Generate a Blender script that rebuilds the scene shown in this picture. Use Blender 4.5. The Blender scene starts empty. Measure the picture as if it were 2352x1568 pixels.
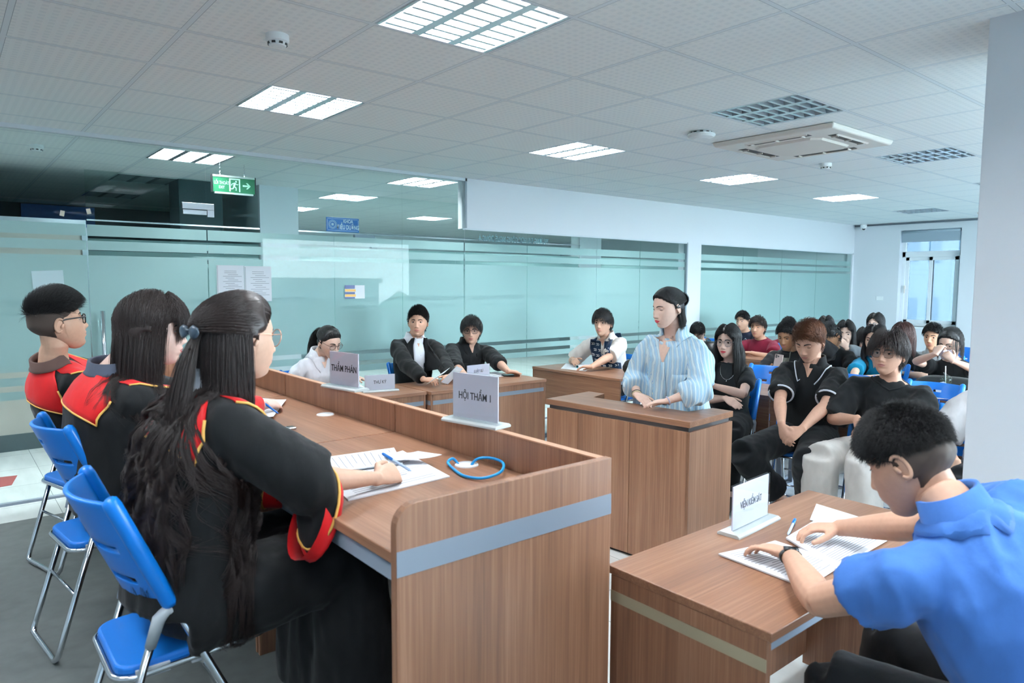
import bpy, bmesh, math, random
import numpy as np
from mathutils import Vector, Matrix, noise
from mathutils.bvhtree import BVHTree
random.seed(7); np.random.seed(7)
S = bpy.context.scene
COL = S.collection

# ------------------------------------------------------------------ camera
CZ, CE, GY, T, X0, Y0 = 1.6085, 2.70, 6.041, 0.6, 0.885, 3.337
FPX = 1598.8
PF = 0.22                      # height of the platform the judges sit on
def _camrot(yaw, pitch, roll):
    cy, sy, cp, sp = math.cos(yaw), math.sin(yaw), math.cos(pitch), math.sin(pitch)
    f = Vector((cy*cp, sy*cp, sp)); r = Vector((sy, -cy, 0)); u = r.cross(f)
    c, s = math.cos(roll), math.sin(roll)
    return c*r + s*u, -s*r + c*u, f
CR, CU, CF = _camrot(.8811, -.0841, .0043)
cam = bpy.data.cameras.new('camera'); camo = bpy.data.objects.new('camera', cam); COL.objects.link(camo)
camo.matrix_world = Matrix(((CR.x, CU.x, -CF.x, 0), (CR.y, CU.y, -CF.y, 0), (CR.z, CU.z, -CF.z, CZ), (0, 0, 0, 1)))
cam.sensor_width = 36; cam.lens = FPX*36/2352
cam.clip_start = .05; cam.clip_end = 600
cam.dof.use_dof = True; cam.dof.focus_distance = 4.6; cam.dof.aperture_fstop = 4.5
S.camera = camo

# ------------------------------------------------------------------ world, exposure
W = bpy.data.worlds.new('world'); S.world = W; W.use_nodes = True
wn = W.node_tree.nodes; wl = W.node_tree.links
bg = wn['Background']
tc = wn.new('ShaderNodeTexCoord'); sp = wn.new('ShaderNodeSeparateXYZ'); rp = wn.new('ShaderNodeValToRGB')
wl.new(tc.outputs['Generated'], sp.inputs[0]); wl.new(sp.outputs['Z'], rp.inputs[0]); wl.new(rp.outputs[0], bg.inputs[0])
e = rp.color_ramp.elements
e[0].position = 0; e[0].color = (.86, .92, 1, 1); e[1].position = .5; e[1].color = (.70, .84, 1, 1)
bg.inputs[1].default_value = 32.0
S.view_settings.view_transform = 'Standard'; S.view_settings.look = 'None'
S.view_settings.gamma = 1; S.view_settings.use_curve_mapping = False
S.view_settings.exposure = 0.72
S.cycles.max_bounces = 10; S.cycles.diffuse_bounces = 6; S.cycles.glossy_bounces = 4
S.cycles.transmission_bounces = 8; S.cycles.transparent_max_bounces = 16
S.cycles.caustics_reflective = False; S.cycles.caustics_refractive = False
S.cycles.sample_clamp_indirect = 4; S.cycles.use_denoising = True
LAMP_W = 48.0                  # watts of one ceiling fixture that is switched on
LAMP_COL = (.93, .97, 1.0)
WIN_W = 60.0
# ------------------------------------------------------------------ helpers
def lin(h):
    h = h.lstrip('#'); out = []
    for k in (0, 2, 4):
        c = int(h[k:k+2], 16)/255
        out.append(c/12.92 if c <= .04045 else ((c+.055)/1.055)**2.4)
    return (*out, 1)
MATS = {}
def mat(name, color='#cccccc', rough=.5, metal=0, **kw):
    if name in MATS: return MATS[name]
    m = bpy.data.materials.new(name); m.use_nodes = True; MATS[name] = m
    b = m.node_tree.nodes['Principled BSDF']
    b.inputs['Base Color'].default_value = lin(color); b.inputs['Roughness'].default_value = rough
    b.inputs['Metallic'].default_value = metal
    for k, v in kw.items():
        if k == 'noise':      # (scale, amount, stretch vector): slight tone variation and bump
            add_noise(m, *v)
        else: b.inputs[k.replace('_', ' ')].default_value = v
    return m
def nodes(m): return m.node_tree.nodes, m.node_tree.links, m.node_tree.nodes['Principled BSDF']
def add_noise(m, scale=40, amount=.15, stretch=(1, 1, 1), bump=.15, dist=.002):
    n, l, b = nodes(m)
    t = n.new('ShaderNodeTexCoord'); mp = n.new('ShaderNodeMapping'); mp.inputs['Scale'].default_value = stretch
    nz = n.new('ShaderNodeTexNoise'); nz.inputs['Scale'].default_value = scale; nz.inputs['Detail'].default_value = 4
    l.new(t.outputs['Object'], mp.inputs[0]); l.new(mp.outputs[0], nz.inputs['Vector'])
    if amount:
        mx = n.new('ShaderNodeMix'); mx.data_type = 'RGBA'; mx.blend_type = 'MULTIPLY'
        c = b.inputs['Base Color'].default_value[:]
        mr = n.new('ShaderNodeMapRange'); mr.inputs[1].default_value = .3; mr.inputs[2].default_value = .7
        mr.inputs[3].default_value = 1-amount; mr.inputs[4].default_value = 1+amount*.5
        l.new(nz.outputs[0], mr.inputs[0])
        mx.inputs[0].default_value = 1; mx.inputs[6].default_value = c; l.new(mr.outputs[0], mx.inputs[7])
        l.new(mx.outputs[2], b.inputs['Base Color'])
    if bump:
        bp = n.new('ShaderNodeBump'); bp.inputs['Strength'].default_value = bump; bp.inputs['Distance'].default_value = dist
        l.new(nz.outputs[0], bp.inputs['Height']); l.new(bp.outputs[0], b.inputs['Normal'])

class MB:
    """collects boxes, tubes, prisms into one mesh"""
    def __init__(s): s.v = []; s.f = []; s.mi = []; s.cur = 0
    def add(s, vs, fs):
        k = len(s.v); s.v += [tuple(p) for p in vs]; s.f += [tuple(i+k for i in f) for f in fs]; s.mi += [s.cur]*len(fs); return s
    def box(s, a, b, M=None):
        x0, y0, z0 = a; x1, y1, z1 = b
        vs = [Vector(p) for p in ((x0, y0, z0), (x1, y0, z0), (x1, y1, z0), (x0, y1, z0), (x0, y0, z1), (x1, y0, z1), (x1, y1, z1), (x0, y1, z1))]
        if M is not None: vs = [M @ p for p in vs]
        return s.add(vs, [(0, 3, 2, 1), (4, 5, 6, 7), (0, 1, 5, 4), (1, 2, 6, 5), (2, 3, 7, 6), (3, 0, 4, 7)])
    def tube(s, pts, r, n=10, closed=False, cap=True, flat=None):
        """r: number or per-point list of radius or (ra, rb); flat: reference vector for the first radius"""
        pts = [Vector(p) for p in pts]; m = len(pts); rs = r if isinstance(r, (list, tuple)) else [r]*m
        vs = []; a = None
        for i, p in enumerate(pts):
            if closed: d = pts[(i+1) % m]-pts[i-1]
            else: d = pts[min(i+1, m-1)]-pts[max(i-1, 0)]
            d.normalize()
            if a is None:
                ref = Vector(flat) if flat is not None else (Vector((0, 0, 1)) if abs(d.z) < .9 else Vector((1, 0, 0)))
                a = ref-d*ref.dot(d)
            else: a = a-d*a.dot(d)
            a.normalize(); b = d.cross(a)
            q = rs[i]; ra, rb = q if isinstance(q, (list, tuple)) else (q, q)
            for k in range(n):
                t = 2*math.pi*k/n; vs.append(p+a*(ra*math.cos(t))+b*(rb*math.sin(t)))
        fs = []
        for i in range(m if closed else m-1):
            j = (i+1) % m
            for k in range(n): fs.append((i*n+k, i*n+(k+1) % n, j*n+(k+1) % n, j*n+k))
        if cap and not closed:
            fs.append(tuple(range(n-1, -1, -1))); fs.append(tuple((m-1)*n+k for k in range(n)))
        return s.add(vs, fs)
    def lathe(s, prof, c=(0, 0, 0), n=24, M=None):
        vs = []; c = Vector(c)
        for r, z in prof:
            for k in range(n):
                t = 2*math.pi*k/n; p = Vector((r*math.cos(t), r*math.sin(t), z))
                vs.append((M @ p if M is not None else p)+c)
        fs = []
        for i in range(len(prof)-1):
            for k in range(n): fs.append((i*n+k, i*n+(k+1) % n, (i+1)*n+(k+1) % n, (i+1)*n+k))
        fs.append(tuple(range(n-1, -1, -1))); fs.append(tuple((len(prof)-1)*n+k for k in range(n)))
        return s.add(vs, fs)
    def prism(s, poly, f, g):
        """poly: 2D outline (counter-clockwise), f/g: functions 2D -> 3D for the two ends"""
        n = len(poly); vs = [f(p) for p in poly]+[g(p) for p in poly]
        return s.add(vs, [tuple(range(n-1, -1, -1)), tuple(range(n, 2*n))]+[(i, (i+1) % n, n+(i+1) % n, n+i) for i in range(n)])
    def build(s, name, m, parent=None, smooth=False, bevel=0, seg=2):
        me = bpy.data.meshes.new(name); me.from_pydata([tuple(p) for p in s.v], [], s.f)
        for x in (m if isinstance(m, (list, tuple)) else [m]): me.materials.append(x)
        if any(s.mi): me.polygons.foreach_set('material_index', s.mi)
        if smooth: me.polygons.foreach_set('use_smooth', [True]*len(me.polygons))
        me.validate()
        bm = bmesh.new(); bm.from_mesh(me); bmesh.ops.recalc_face_normals(bm, faces=bm.faces); bm.to_mesh(me); bm.free()
        return link(name, me, parent, bevel, seg)
def link(name, me, parent=None, bevel=0, seg=2):
    o = bpy.data.objects.new(name, me); COL.objects.link(o)
    if parent is not None: o.parent = parent
    if bevel:
        b = o.modifiers.new('bevel', 'BEVEL'); b.width = bevel; b.segments = seg; b.limit_method = 'ANGLE'; b.angle_limit = math.radians(50)
    return o
def tag(o, label=None, cat=None, group=None, kind=None):
    if label: o['label'] = label
    if cat: o['category'] = cat
    if group: o['group'] = group
    if kind: o['kind'] = kind
    return o
def thing(name, label, cat, loc=(0, 0, 0), rz=0, group=None):
    o = bpy.data.objects.new(name, None); COL.objects.link(o); o.location = loc; o.rotation_euler = (0, 0, rz)
    o.empty_display_size = .1
    return tag(o, label, cat, group)
def box(name, a, b, m, parent=None, bevel=0, M=None):
    return MB().box(a, b, M).build(name, m, parent, bevel=bevel)
def struct(o): o['kind'] = 'structure'; return o
def dup(root, loc, rz, label=None, group=None):
    """copy of a thing with copies of its parts and their sub-parts"""
    r = root.copy(); COL.objects.link(r); r.location = loc; r.rotation_euler = (0, 0, rz)
    if label: r['label'] = label
    if group: r['group'] = group
    for ch in list(root.children):
        c = ch.copy(); COL.objects.link(c); c.parent = r
        for g in list(ch.children):
            d = g.copy(); COL.objects.link(d); d.parent = c
    return r
def at(u, v, dep):
    """point of the room seen at photo pixel (u, v) at camera-axis distance dep (used to read positions off the photograph)"""
    return Vector((0, 0, CZ))+(CF+CR*((u-1176)/FPX)-CU*((v-784)/FPX))*dep
def onz(u, v, z):
    d = CF+CR*((u-1176)/FPX)-CU*((v-784)/FPX); return Vector((0, 0, CZ))+d*((z-CZ)/d.z)
def onx(u, v, x):
    d = CF+CR*((u-1176)/FPX)-CU*((v-784)/FPX); return Vector((0, 0, CZ))+d*(x/d.x)
def ony(u, v, y):
    d = CF+CR*((u-1176)/FPX)-CU*((v-784)/FPX); return Vector((0, 0, CZ))+d*(y/d.y)
def text(body, size, M, m, parent=None, name='lettering', bold=.0, depth=.0004, sx=1, serif=False, align='CENTER', space=1.0):
    """lettering as a mesh; M maps the text plane (x right, y up, z out) into the parent's space"""
    c = bpy.data.curves.new('t', 'FONT'); c.body = body; c.size = size; c.align_x = align; c.align_y = 'CENTER'
    c.offset = bold; c.extrude = depth; c.space_character = space; c.resolution_u = 3
    o = bpy.data.objects.new('t', c); COL.objects.link(o)
    bpy.context.view_layer.update()
    me = bpy.data.meshes.new_from_object(o.evaluated_get(bpy.context.evaluated_depsgraph_get()))
    bpy.data.objects.remove(o); bpy.data.curves.remove(c)
    if serif: add_serifs(me, size)
    me.transform(Matrix.Diagonal((sx, 1, 1, 1))); me.transform(M)
    me.materials.clear(); me.materials.append(m)
    return link(name, me, parent)
def add_serifs(me, size):
    """small slab serifs at the feet and tops of the strokes, as on the printed name cards"""
    y0 = -.35*size; co = [v.co.copy() for v in me.vertices]
    if not co: return
    lo = min(c.y for c in co); base = [c for c in co]
    bm = bmesh.new(); bm.from_mesh(me)
    ys = sorted(c.y for c in co); y_base = None
    from collections import Counter
    cnt = Counter(round(c.y/size, 3) for c in co)
    common = [y for y, k in cnt.most_common(6)]
    if not common: bm.free(); return
    yl = sorted(common)[0]          # slab feet on the baseline only
    xs = sorted(set(round(c.x/size, 3) for c in co if abs(c.y/size-yl) < .004)); i = 0
    while i < len(xs)-1:
        w = xs[i+1]-xs[i]
        if .05 < w < .16:
            cx = (xs[i]+xs[i+1])/2*size; hw = (w/2+.05)*size; yy = yl*size; h = .035*size
            bm.faces.new([bm.verts.new((cx+a*hw, yy+b*h, .0004)) for a, b in ((-1, 0), (1, 0), (1, 1), (-1, 1))]); i += 2
        else: i += 1
    bm.to_mesh(me); bm.free()
def frame(o, x, y):
    """matrix with origin o, x axis x, y axis y"""
    x = Vector(x).normalized(); y = Vector(y).normalized(); z = x.cross(y); y = z.cross(x)
    return Matrix(((x.x, y.x, z.x, o[0]), (x.y, y.y, z.y, o[1]), (x.z, y.z, z.z, o[2]), (0, 0, 0, 1)))

# ------------------------------------------------------------------ materials
def wood(name, axis, c0='#8c634b', c1='#a17960', c2='#775441', rough=.36):
    """walnut laminate with its grain along one object axis"""
    if name in MATS: return MATS[name]
    m = mat(name, c0, rough); n, l, b = nodes(m)
    t = n.new('ShaderNodeTexCoord'); mp = n.new('ShaderNodeMapping')
    sc = [85, 85, 85]; sc['xyz'.index(axis)] = 1.6; mp.inputs['Scale'].default_value = sc
    a = n.new('ShaderNodeTexNoise'); a.inputs['Scale'].default_value = 1.6; a.inputs['Detail'].default_value = 5; a.inputs['Roughness'].default_value = .6
    mp2 = n.new('ShaderNodeMapping'); sc2 = [16, 16, 16]; sc2['xyz'.index(axis)] = .5; mp2.inputs['Scale'].default_value = sc2
    a2 = n.new('ShaderNodeTexNoise'); a2.inputs['Scale'].default_value = 1.2; a2.inputs['Detail'].default_value = 3
    l.new(t.outputs['Object'], mp.inputs[0]); l.new(mp.outputs[0], a.inputs['Vector'])
    l.new(t.outputs['Object'], mp2.inputs[0]); l.new(mp2.outputs[0], a2.inputs['Vector'])
    ad = n.new('ShaderNodeMath'); ad.operation = 'MULTIPLY_ADD'; ad.inputs[1].default_value = .45
    l.new(a2.outputs[0], ad.inputs[0]); 
    mu = n.new('ShaderNodeMath'); mu.operation = 'MULTIPLY'; mu.inputs[1].default_value = .55; l.new(a.outputs[0], mu.inputs[0]); l.new(mu.outputs[0], ad.inputs[2])
    r = n.new('ShaderNodeValToRGB'); e = r.color_ramp.elements
    e[0].position = .34; e[0].color = lin(c2); e[1].position = .66; e[1].color = lin(c1)
    k = e.new(.5); k.color = lin(c0)
    l.new(ad.outputs[0], r.inputs[0]); l.new(r.outputs[0], b.inputs['Base Color'])
    return m
WX, WY, WZ = wood('walnut_grain_x', 'x'), wood('walnut_grain_y', 'y'), wood('walnut_grain_z', 'z')
M_EDGE = mat('walnut_edge', '#7d4f33', .4)
M_STRIP = mat('grey_strip', '#7d8794', .4)
M_STEEL = mat('chrome', '#d5dade', .16, 1)
M_GREYMETAL = mat('painted_grey_steel', '#8f9aa8', .45)
M_DARKMETAL = mat('dark_steel', '#2b2d30', .4, .6)
M_BLUE = mat('blue_plastic', '#0a78d6', .32)
M_BLUEPAD = mat('blue_seat_vinyl', '#0d70cc', .42)
M_GREYPL = mat('grey_plastic', '#aeb6bc', .4)
M_WALL = mat('white_paint', '#d3d9df', .7)
M_CEIL = mat('ceiling_panel', '#cfd6d8', .75)
M_WHITE = mat('white_plastic', '#e8ecee', .4)
M_CREAM = mat('cream_plastic', '#ddd6cf', .45)
M_BLACK = mat('black_plastic', '#15171a', .35)
M_PAPER = mat('paper', '#e9edf3', .7)
M_INK = mat('ink', '#3a3d48', .7)
M_INKF = mat('faded_ink', '#8f949e', .8)
M_TXT = mat('name_card_ink', '#2a2433', .6)
def glassy(name, tint, refl=1.0, rough=0.0, ior=1.5):
    """thin clear sheet: straight-through light tinted, Fresnel reflection on top"""
    if name in MATS: return MATS[name]
    m = bpy.data.materials.new(name); m.use_nodes = True; MATS[name] = m; n = m.node_tree.nodes; l = m.node_tree.links
    n.remove(n['Principled BSDF'])
    tr = n.new('ShaderNodeBsdfTransparent'); tr.inputs[0].default_value = lin(tint)
    g = n.new('ShaderNodeBsdfGlossy'); g.inputs['Roughness'].default_value = rough
    ge = n.new('ShaderNodeNewGeometry'); dt = n.new('ShaderNodeVectorMath'); dt.operation = 'DOT_PRODUCT'
    l.new(ge.outputs['Incoming'], dt.inputs[0]); l.new(ge.outputs['Normal'], dt.inputs[1])
    def op(o, x, y):
        k = n.new('ShaderNodeMath'); k.operation = o
        for i, q in enumerate((x, y)):
            if isinstance(q, (int, float)): k.inputs[i].default_value = q
            elif q is not None: l.new(q, k.inputs[i])
        return k.outputs[0]
    f0 = ((ior-1)/(ior+1))**2          # Schlick's approximation of Fresnel reflection, the same from both sides of the sheet
    sch = op('POWER', op('SUBTRACT', 1, op('ABSOLUTE', dt.outputs['Value'], None)), 5)
    mu = n.new('ShaderNodeMath'); mu.operation = 'MULTIPLY'; mu.inputs[1].default_value = refl
    l.new(op('ADD', op('MULTIPLY', sch, 1-f0), f0), mu.inputs[0])
    mx = n.new('ShaderNodeMixShader'); l.new(mu.outputs[0], mx.inputs[0]); l.new(tr.outputs[0], mx.inputs[1]); l.new(g.outputs[0], mx.inputs[2])
    l.new(mx.outputs[0], n['Material Output'].inputs[0])
    return m
M_GLASS = glassy('green_tinted_glass', '#f4faf9', .13)
M_LENS = glassy('spectacle_lens', '#f4f6f8', .8)
M_ACRYL = glassy('clear_acrylic', '#fbfdfd', 1.0)
M_WINGLASS = glassy('window_glass', '#f4f9f9', .5)
M_DIMGLASS = glassy('solar_window_glass', '#747c81', .5)  # dark tint put in to dim the outdoor brightness behind these panes
def emit(name, color, strength):
    if name in MATS: return MATS[name]
    m = mat(name, color, .5); b = m.node_tree.nodes['Principled BSDF']
    b.inputs['Emission Color'].default_value = lin(color); b.inputs['Emission Strength'].default_value = strength
    return m
# ------------------------------------------------------------------ room shell
XF, YB, XL, YC, YE = 13.25, -3.4, -2.6, 8.0, 14.0     # far wall, back wall, near end wall, second glass line, end of the ward beyond
# floor: polished pale tiles
def tile_floor():
    m = mat('polished_tile', '#c9cfcf', .12); n, l, b = nodes(m)
    t = n.new('ShaderNodeTexCoord'); br = n.new('ShaderNodeTexBrick'); br.offset = 0
    br.inputs['Scale'].default_value = 1; br.inputs['Brick Width'].default_value = .6; br.inputs['Row Height'].default_value = .6
    br.inputs['Mortar Size'].default_value = .002; br.inputs['Color1'].default_value = lin('#dfe4e3'); br.inputs['Color2'].default_value = lin('#d9dedd')
    br.inputs['Mortar'].default_value = lin('#8f9696'); l.new(t.outputs['Object'], br.inputs['Vector'])
    nz = n.new('ShaderNodeTexNoise'); nz.inputs['Scale'].default_value = 3; nz.inputs['Detail'].default_value = 6
    mp = n.new('ShaderNodeMapping'); mp.inputs['Scale'].default_value = (3, .6, 1); l.new(t.outputs['Object'], mp.inputs[0]); l.new(mp.outputs[0], nz.inputs['Vector'])
    r = n.new('ShaderNodeMapRange'); r.inputs[1].default_value = .35; r.inputs[2].default_value = .65; r.inputs[3].default_value = .9; r.inputs[4].default_value = 1.04
    l.new(nz.outputs[0], r.inputs[0])
    mx = n.new('ShaderNodeMix'); mx.data_type = 'RGBA'; mx.blend_type = 'MULTIPLY'; mx.inputs[0].default_value = 1
    l.new(br.outputs[0], mx.inputs[6]); l.new(r.outputs[0], mx.inputs[7]); l.new(mx.outputs[2], b.inputs['Base Color'])
    return m
struct(box('floor', (XL, YB, -.12), (XF+.3, YE, 0), tile_floor()))
M_CARPET = mat('dark_grey_vinyl', '#565c5b', .55); add_noise(M_CARPET, 14, .18, (1, 1, 1), .1)
o = struct(box('floor_platform', (XL, YB, .001), (1.50, 4.86, PF), M_CARPET))

# ceiling: lay-in panels with a woven relief, one mesh of tiles with openings for the lamps
LAMPS = [(i, j) for i in (-3, 1, 5, 9, 13, 17) for j in (-11, -8, -5, -2, 1, 5, 8, 11)]
ON = lambda i, j: not (i >= 5 and j == -2) and not (i >= 17) and not (i <= 1 and j >= 8)
def ceil_mat():
    m = mat('ceiling_tile', '#c9d0d2', .8); n, l, b = nodes(m)
    t = n.new('ShaderNodeTexCoord'); s = n.new('ShaderNodeSeparateXYZ'); l.new(t.outputs['Object'], s.inputs[0])
    def math_(op, a, v=None, c=None):
        x = n.new('ShaderNodeMath'); x.operation = op
        if isinstance(a, (int, float)): x.inputs[0].default_value = a
        else: l.new(a, x.inputs[0])
        if v is not None:
            if isinstance(v, (int, float)): x.inputs[1].default_value = v
            else: l.new(v, x.inputs[1])
        return x.outputs[0]
    def cellpos(out, off, per): return math_('FRACT', math_('DIVIDE', math_('SUBTRACT', out, off-120*per), per))
    dx = [cellpos(s.outputs[k], o_, .043) for k, o_ in ((0, X0), (1, Y0))]
    sq = [math_('LESS_THAN', math_('ABSOLUTE', math_('SUBTRACT', d, .5)), .27) for d in dx]
    dots = math_('MULTIPLY', sq[0], sq[1])
    tx = [cellpos(s.outputs[k], o_, .6) for k, o_ in ((0, X0), (1, Y0))]
    ed = [math_('ABSOLUTE', math_('SUBTRACT', d, .5)) for d in tx]
    bar = math_('GREATER_THAN', math_('MAXIMUM', ed[0], ed[1]), .482)
    line = math_('GREATER_THAN', math_('MAXIMUM', ed[0], ed[1]), .4955)
    seam = math_('SUBTRACT', math_('GREATER_THAN', math_('MAXIMUM', ed[0], ed[1]), .478), bar)
    c1 = n.new('ShaderNodeMix'); c1.data_type = 'RGBA'; c1.inputs[6].default_value = lin('#eef2f2'); c1.inputs[7].default_value = lin('#e6ebec'); l.new(dots, c1.inputs[0])
    c2 = n.new('ShaderNodeMix'); c2.data_type = 'RGBA'; c2.inputs[7].default_value = lin('#e0e8ec'); l.new(bar, c2.inputs[0]); l.new(c1.outputs[2], c2.inputs[6])
    c3 = n.new('ShaderNodeMix'); c3.data_type = 'RGBA'; c3.inputs[7].default_value = lin('#a3aeb5'); l.new(seam, c3.inputs[0]); l.new(c2.outputs[2], c3.inputs[6])
    l.new(c3.outputs[2], b.inputs['Base Color'])
    bp = n.new('ShaderNodeBump'); bp.inputs['Strength'].default_value = .25; bp.inputs['Distance'].default_value = .002; bp.invert = True
    l.new(math_('ADD', dots, math_('MULTIPLY', bar, -1.5)), bp.inputs['Height']); l.new(bp.outputs[0], b.inputs['Normal'])
    return m
mb = MB(); lampset = set(LAMPS); k = 0
for i in range(-6, 22):
    for j in range(-12, 18):
        if (i, j) in lampset: continue
        x0, x1 = max(X0+T*i, XL), min(X0+T*(i+1), XF+.2); y0, y1 = max(Y0+T*j, YB), min(Y0+T*(j+1), YE)
        if x1-x0 < .01 or y1-y0 < .01: continue
        mb.box((x0, y0, CE), (x1, y1, CE+.012))
struct(mb.build('ceiling', ceil_mat()))
struct(box('ceiling_slab', (XL-.2, YB-.2, 3.0), (XF+.4, YE+.2, 3.1), M_WALL))  # unseen lid added above the panels to block sky light

# fixed walls
struct(box('wall_near_end', (XL-.2, YB-.2, -.1), (XL, YE, 3.0), M_WALL))
def wall_with_holes(name, axis, pos, thick, a0, a1, z0, z1, holes, m):
    """wall plane across axis ('x': runs along y) with rectangular openings"""
    mb = MB(); cuts = sorted(set([a0, a1]+[h for w in holes for h in w[:2]]))
    for p, q in zip(cuts[:-1], cuts[1:]):
        zs = [(z0, z1)]
        for w in holes:
            if w[0] <= p and q <= w[1]: zs = [(z0, w[2]), (w[3], z1)]
        for lo, hi in zs:
            if axis == 'x': mb.box((pos, p, lo), (pos+thick, q, hi))
            else: mb.box((p, pos, lo), (q, pos+thick, hi))
    return struct(mb.build(name, m))
WINX = [(4.28, 5.24, .87, 2.56), (1.72, 2.72, .87, 2.56), (-.9, .1, .87, 2.56), (-3.0, -1.9, .87, 2.56)]
WINY = [(-2.3, -.5, .9, 2.62), (2.23, 2.95, .95, 2.1), (4.6, 9.5, .9, 2.62), (9.9, 10.55, .6, 2.3), (11.4, 13.0, .7, 2.3)]  # first and third openings are added, unseen, to let in more daylight
wall_with_holes('wall_far', 'x', XF, .22, YB, YE, -.1, 3.0, WINX, M_WALL)
wall_with_holes('wall_back', 'y', YB-.22, .22, XL, XF+.22, -.1, 3.0, WINY, M_WALL)
struct(box('wall_bulkhead', (4.357, GY, 2.182), (XF, GY+.16, CE+.02), M_WALL))
struct(box('wall_pier', (8.185, GY, 0), (8.50, GY+.16, 2.182), M_WALL))
struct(box('wall_ward_end', (XL, YE, -.1), (XF+.2, YE+.2, 3.0), M_WALL))
PILLAR = struct(box('wall_pillar', (3.40, .42, 0), (4.02, 1.042, CE+.02), M_WALL, bevel=.004))
struct(box('baseboard_pillar', (3.388, .408, 0), (4.032, 1.054, .10), mat('grey_skirting', '#9aa1a5', .4)))
# windows of the far wall: white frame, top light and two sliding sashes, roller blind
M_FRAME = mat('white_window_frame', '#dfe6ea', .35)
M_BLIND = mat('grey_roller_blind', '#93a4b0', .8)
def window_x(n, y0, y1, z0, z1, blind):
    x = XF+.13; mb = MB(); zt = z1-.42
    t = .055
    for a, b in (((y0, z0), (y0+t, z1)), ((y1-t, z0), (y1, z1)), ((y0, z0), (y1, z0+t)), ((y0, z1-t), (y1, z1)), ((y0, zt-.05), (y1, zt+.05))):
        mb.box((x, a[0], a[1]), (x+.07, b[0], b[1]))
    w = mb.build('window_%d' % n, M_FRAME, bevel=.004); struct(w)
    ym = (y0+y1)/2
    for q, (p, r, dx) in enumerate(((y0+t, ym+.035, -.012), (ym-.035, y1-t, .02))):
        s = MB(); zz0, zz1 = z0+t, zt-.05; u = .06
        for a, b in (((p, zz0), (p+u, zz1)), ((r-u, zz0), (r, zz1)), ((p, zz0), (r, zz0+u)), ((p, zz1-u), (r, zz1))):
            s.box((x+dx, a[0], a[1]), (x+dx+.035, b[0], b[1]))
        so = s.build('sash', M_FRAME, w, bevel=.003)
        box('pane', (x+dx+.015, p+u, zz0+u), (x+dx+.02, r-u, zz1-u), M_DIMGLASS, so)
    box('pane', (x+.03, y0+t, zt+.05), (x+.035, y1-t, z1-t), M_DIMGLASS, w)
    h = MB(); h.box((x-.045, y1-t-.035, z0+.66), (x-.012, y1-t-.005, z0+.72)); h.box((x-.05, y1-t-.03, z0+.58), (x-.035, y1-t-.012, z0+.72)); h.build('window_handle', M_CREAM, w, bevel=.003)
    if blind:
        box('roller_blind', (XF+.02, y0+.02, z1-.21), (XF+.028, y1-.02, z1-.03), M_BLIND, w)
        MB().tube([(XF+.03, y0+.02, z1-.03), (XF+.03, y1-.02, z1-.03)], .022).build('blind_roller', M_BLIND, w, smooth=True)
    box('sill', (XF-.02, y0-.03, z0-.03), (XF+.14, y1+.03, z0), M_FRAME, w, bevel=.004)
for k, w in enumerate(WINX): window_x(k+1, *w, k < 2)
def window_y(n, x0, x1, z0, z1):
    y = YB-.14; mb = MB(); t = .05
    for a, b in (((x0, z0), (x0+t, z1)), ((x1-t, z0), (x1, z1)), ((x0, z0), (x1, z0+t)), ((x0, z1-t), (x1, z1))):
        mb.box((a[0], y, a[1]), (b[0], y+.06, b[1]))
    w = struct(mb.build('window_%d' % n, M_FRAME, bevel=.003)); box('pane', (x0+t, y+.03, z0+t), (x1-t, y+.035, z1-t), M_WINGLASS if x1-x0 > 2 else M_DIMGLASS, w)
for k, w in enumerate(WINY): window_y(k+5, *w)
# daylight through those windows
def daylight(name, loc, rot, sx, sy, power):
    L = bpy.data.lights.new(name, 'AREA'); L.shape = 'RECTANGLE'; L.size = sx; L.size_y = sy; L.energy = power; L.color = (.86, .93, 1)
    L.cycles.is_portal = power == 0
    o = bpy.data.objects.new(name, L); COL.objects.link(o); o.location = loc; o.rotation_euler = rot
for y0, y1, z0, z1 in WINX: daylight('window_daylight', (XF+.25, (y0+y1)/2, (z0+z1)/2), (0, math.pi/2, 0), z1-z0, y1-y0, 0)
for x0, x1, z0, z1 in WINY: daylight('window_daylight', ((x0+x1)/2, YB-.25, (z0+z1)/2), (math.pi/2, 0, 0), x1-x0, z1-z0, 0)

# ------------------------------------------------------------------ glass partition
def film_mat():
    m = bpy.data.materials.new('frosted_film'); m.use_nodes = True; n = m.node_tree.nodes; l = m.node_tree.links; n.remove(n['Principled BSDF'])
    d = n.new('ShaderNodeBsdfDiffuse'); d.inputs[0].default_value = lin('#d6e4e6')
    t = n.new('ShaderNodeBsdfTranslucent'); t.inputs[0].default_value = lin('#e4f0f1')
    a = n.new('ShaderNodeMixShader'); a.inputs[0].default_value = .45; l.new(d.outputs[0], a.inputs[1]); l.new(t.outputs[0], a.inputs[2])
    tr = n.new('ShaderNodeBsdfTransparent'); tr.inputs[0].default_value = lin('#cfe4e4')
    x = n.new('ShaderNodeMixShader'); x.inputs[0].default_value = .30; l.new(a.outputs[0], x.inputs[1]); l.new(tr.outputs[0], x.inputs[2])
    l.new(x.outputs[0], n['Material Output'].inputs[0]); return m
M_FILM = film_mat()
M_FILMTXT = mat('film_lettering', '#8fb2b6', .6); M_FILMTXT2 = mat('film_lettering_clear', '#c9e2e3', .5)
BANDS = [(.755, .815), (.855, .915), (.955, 1.80), (1.84, 1.91), (1.945, 2.03)]
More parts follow.
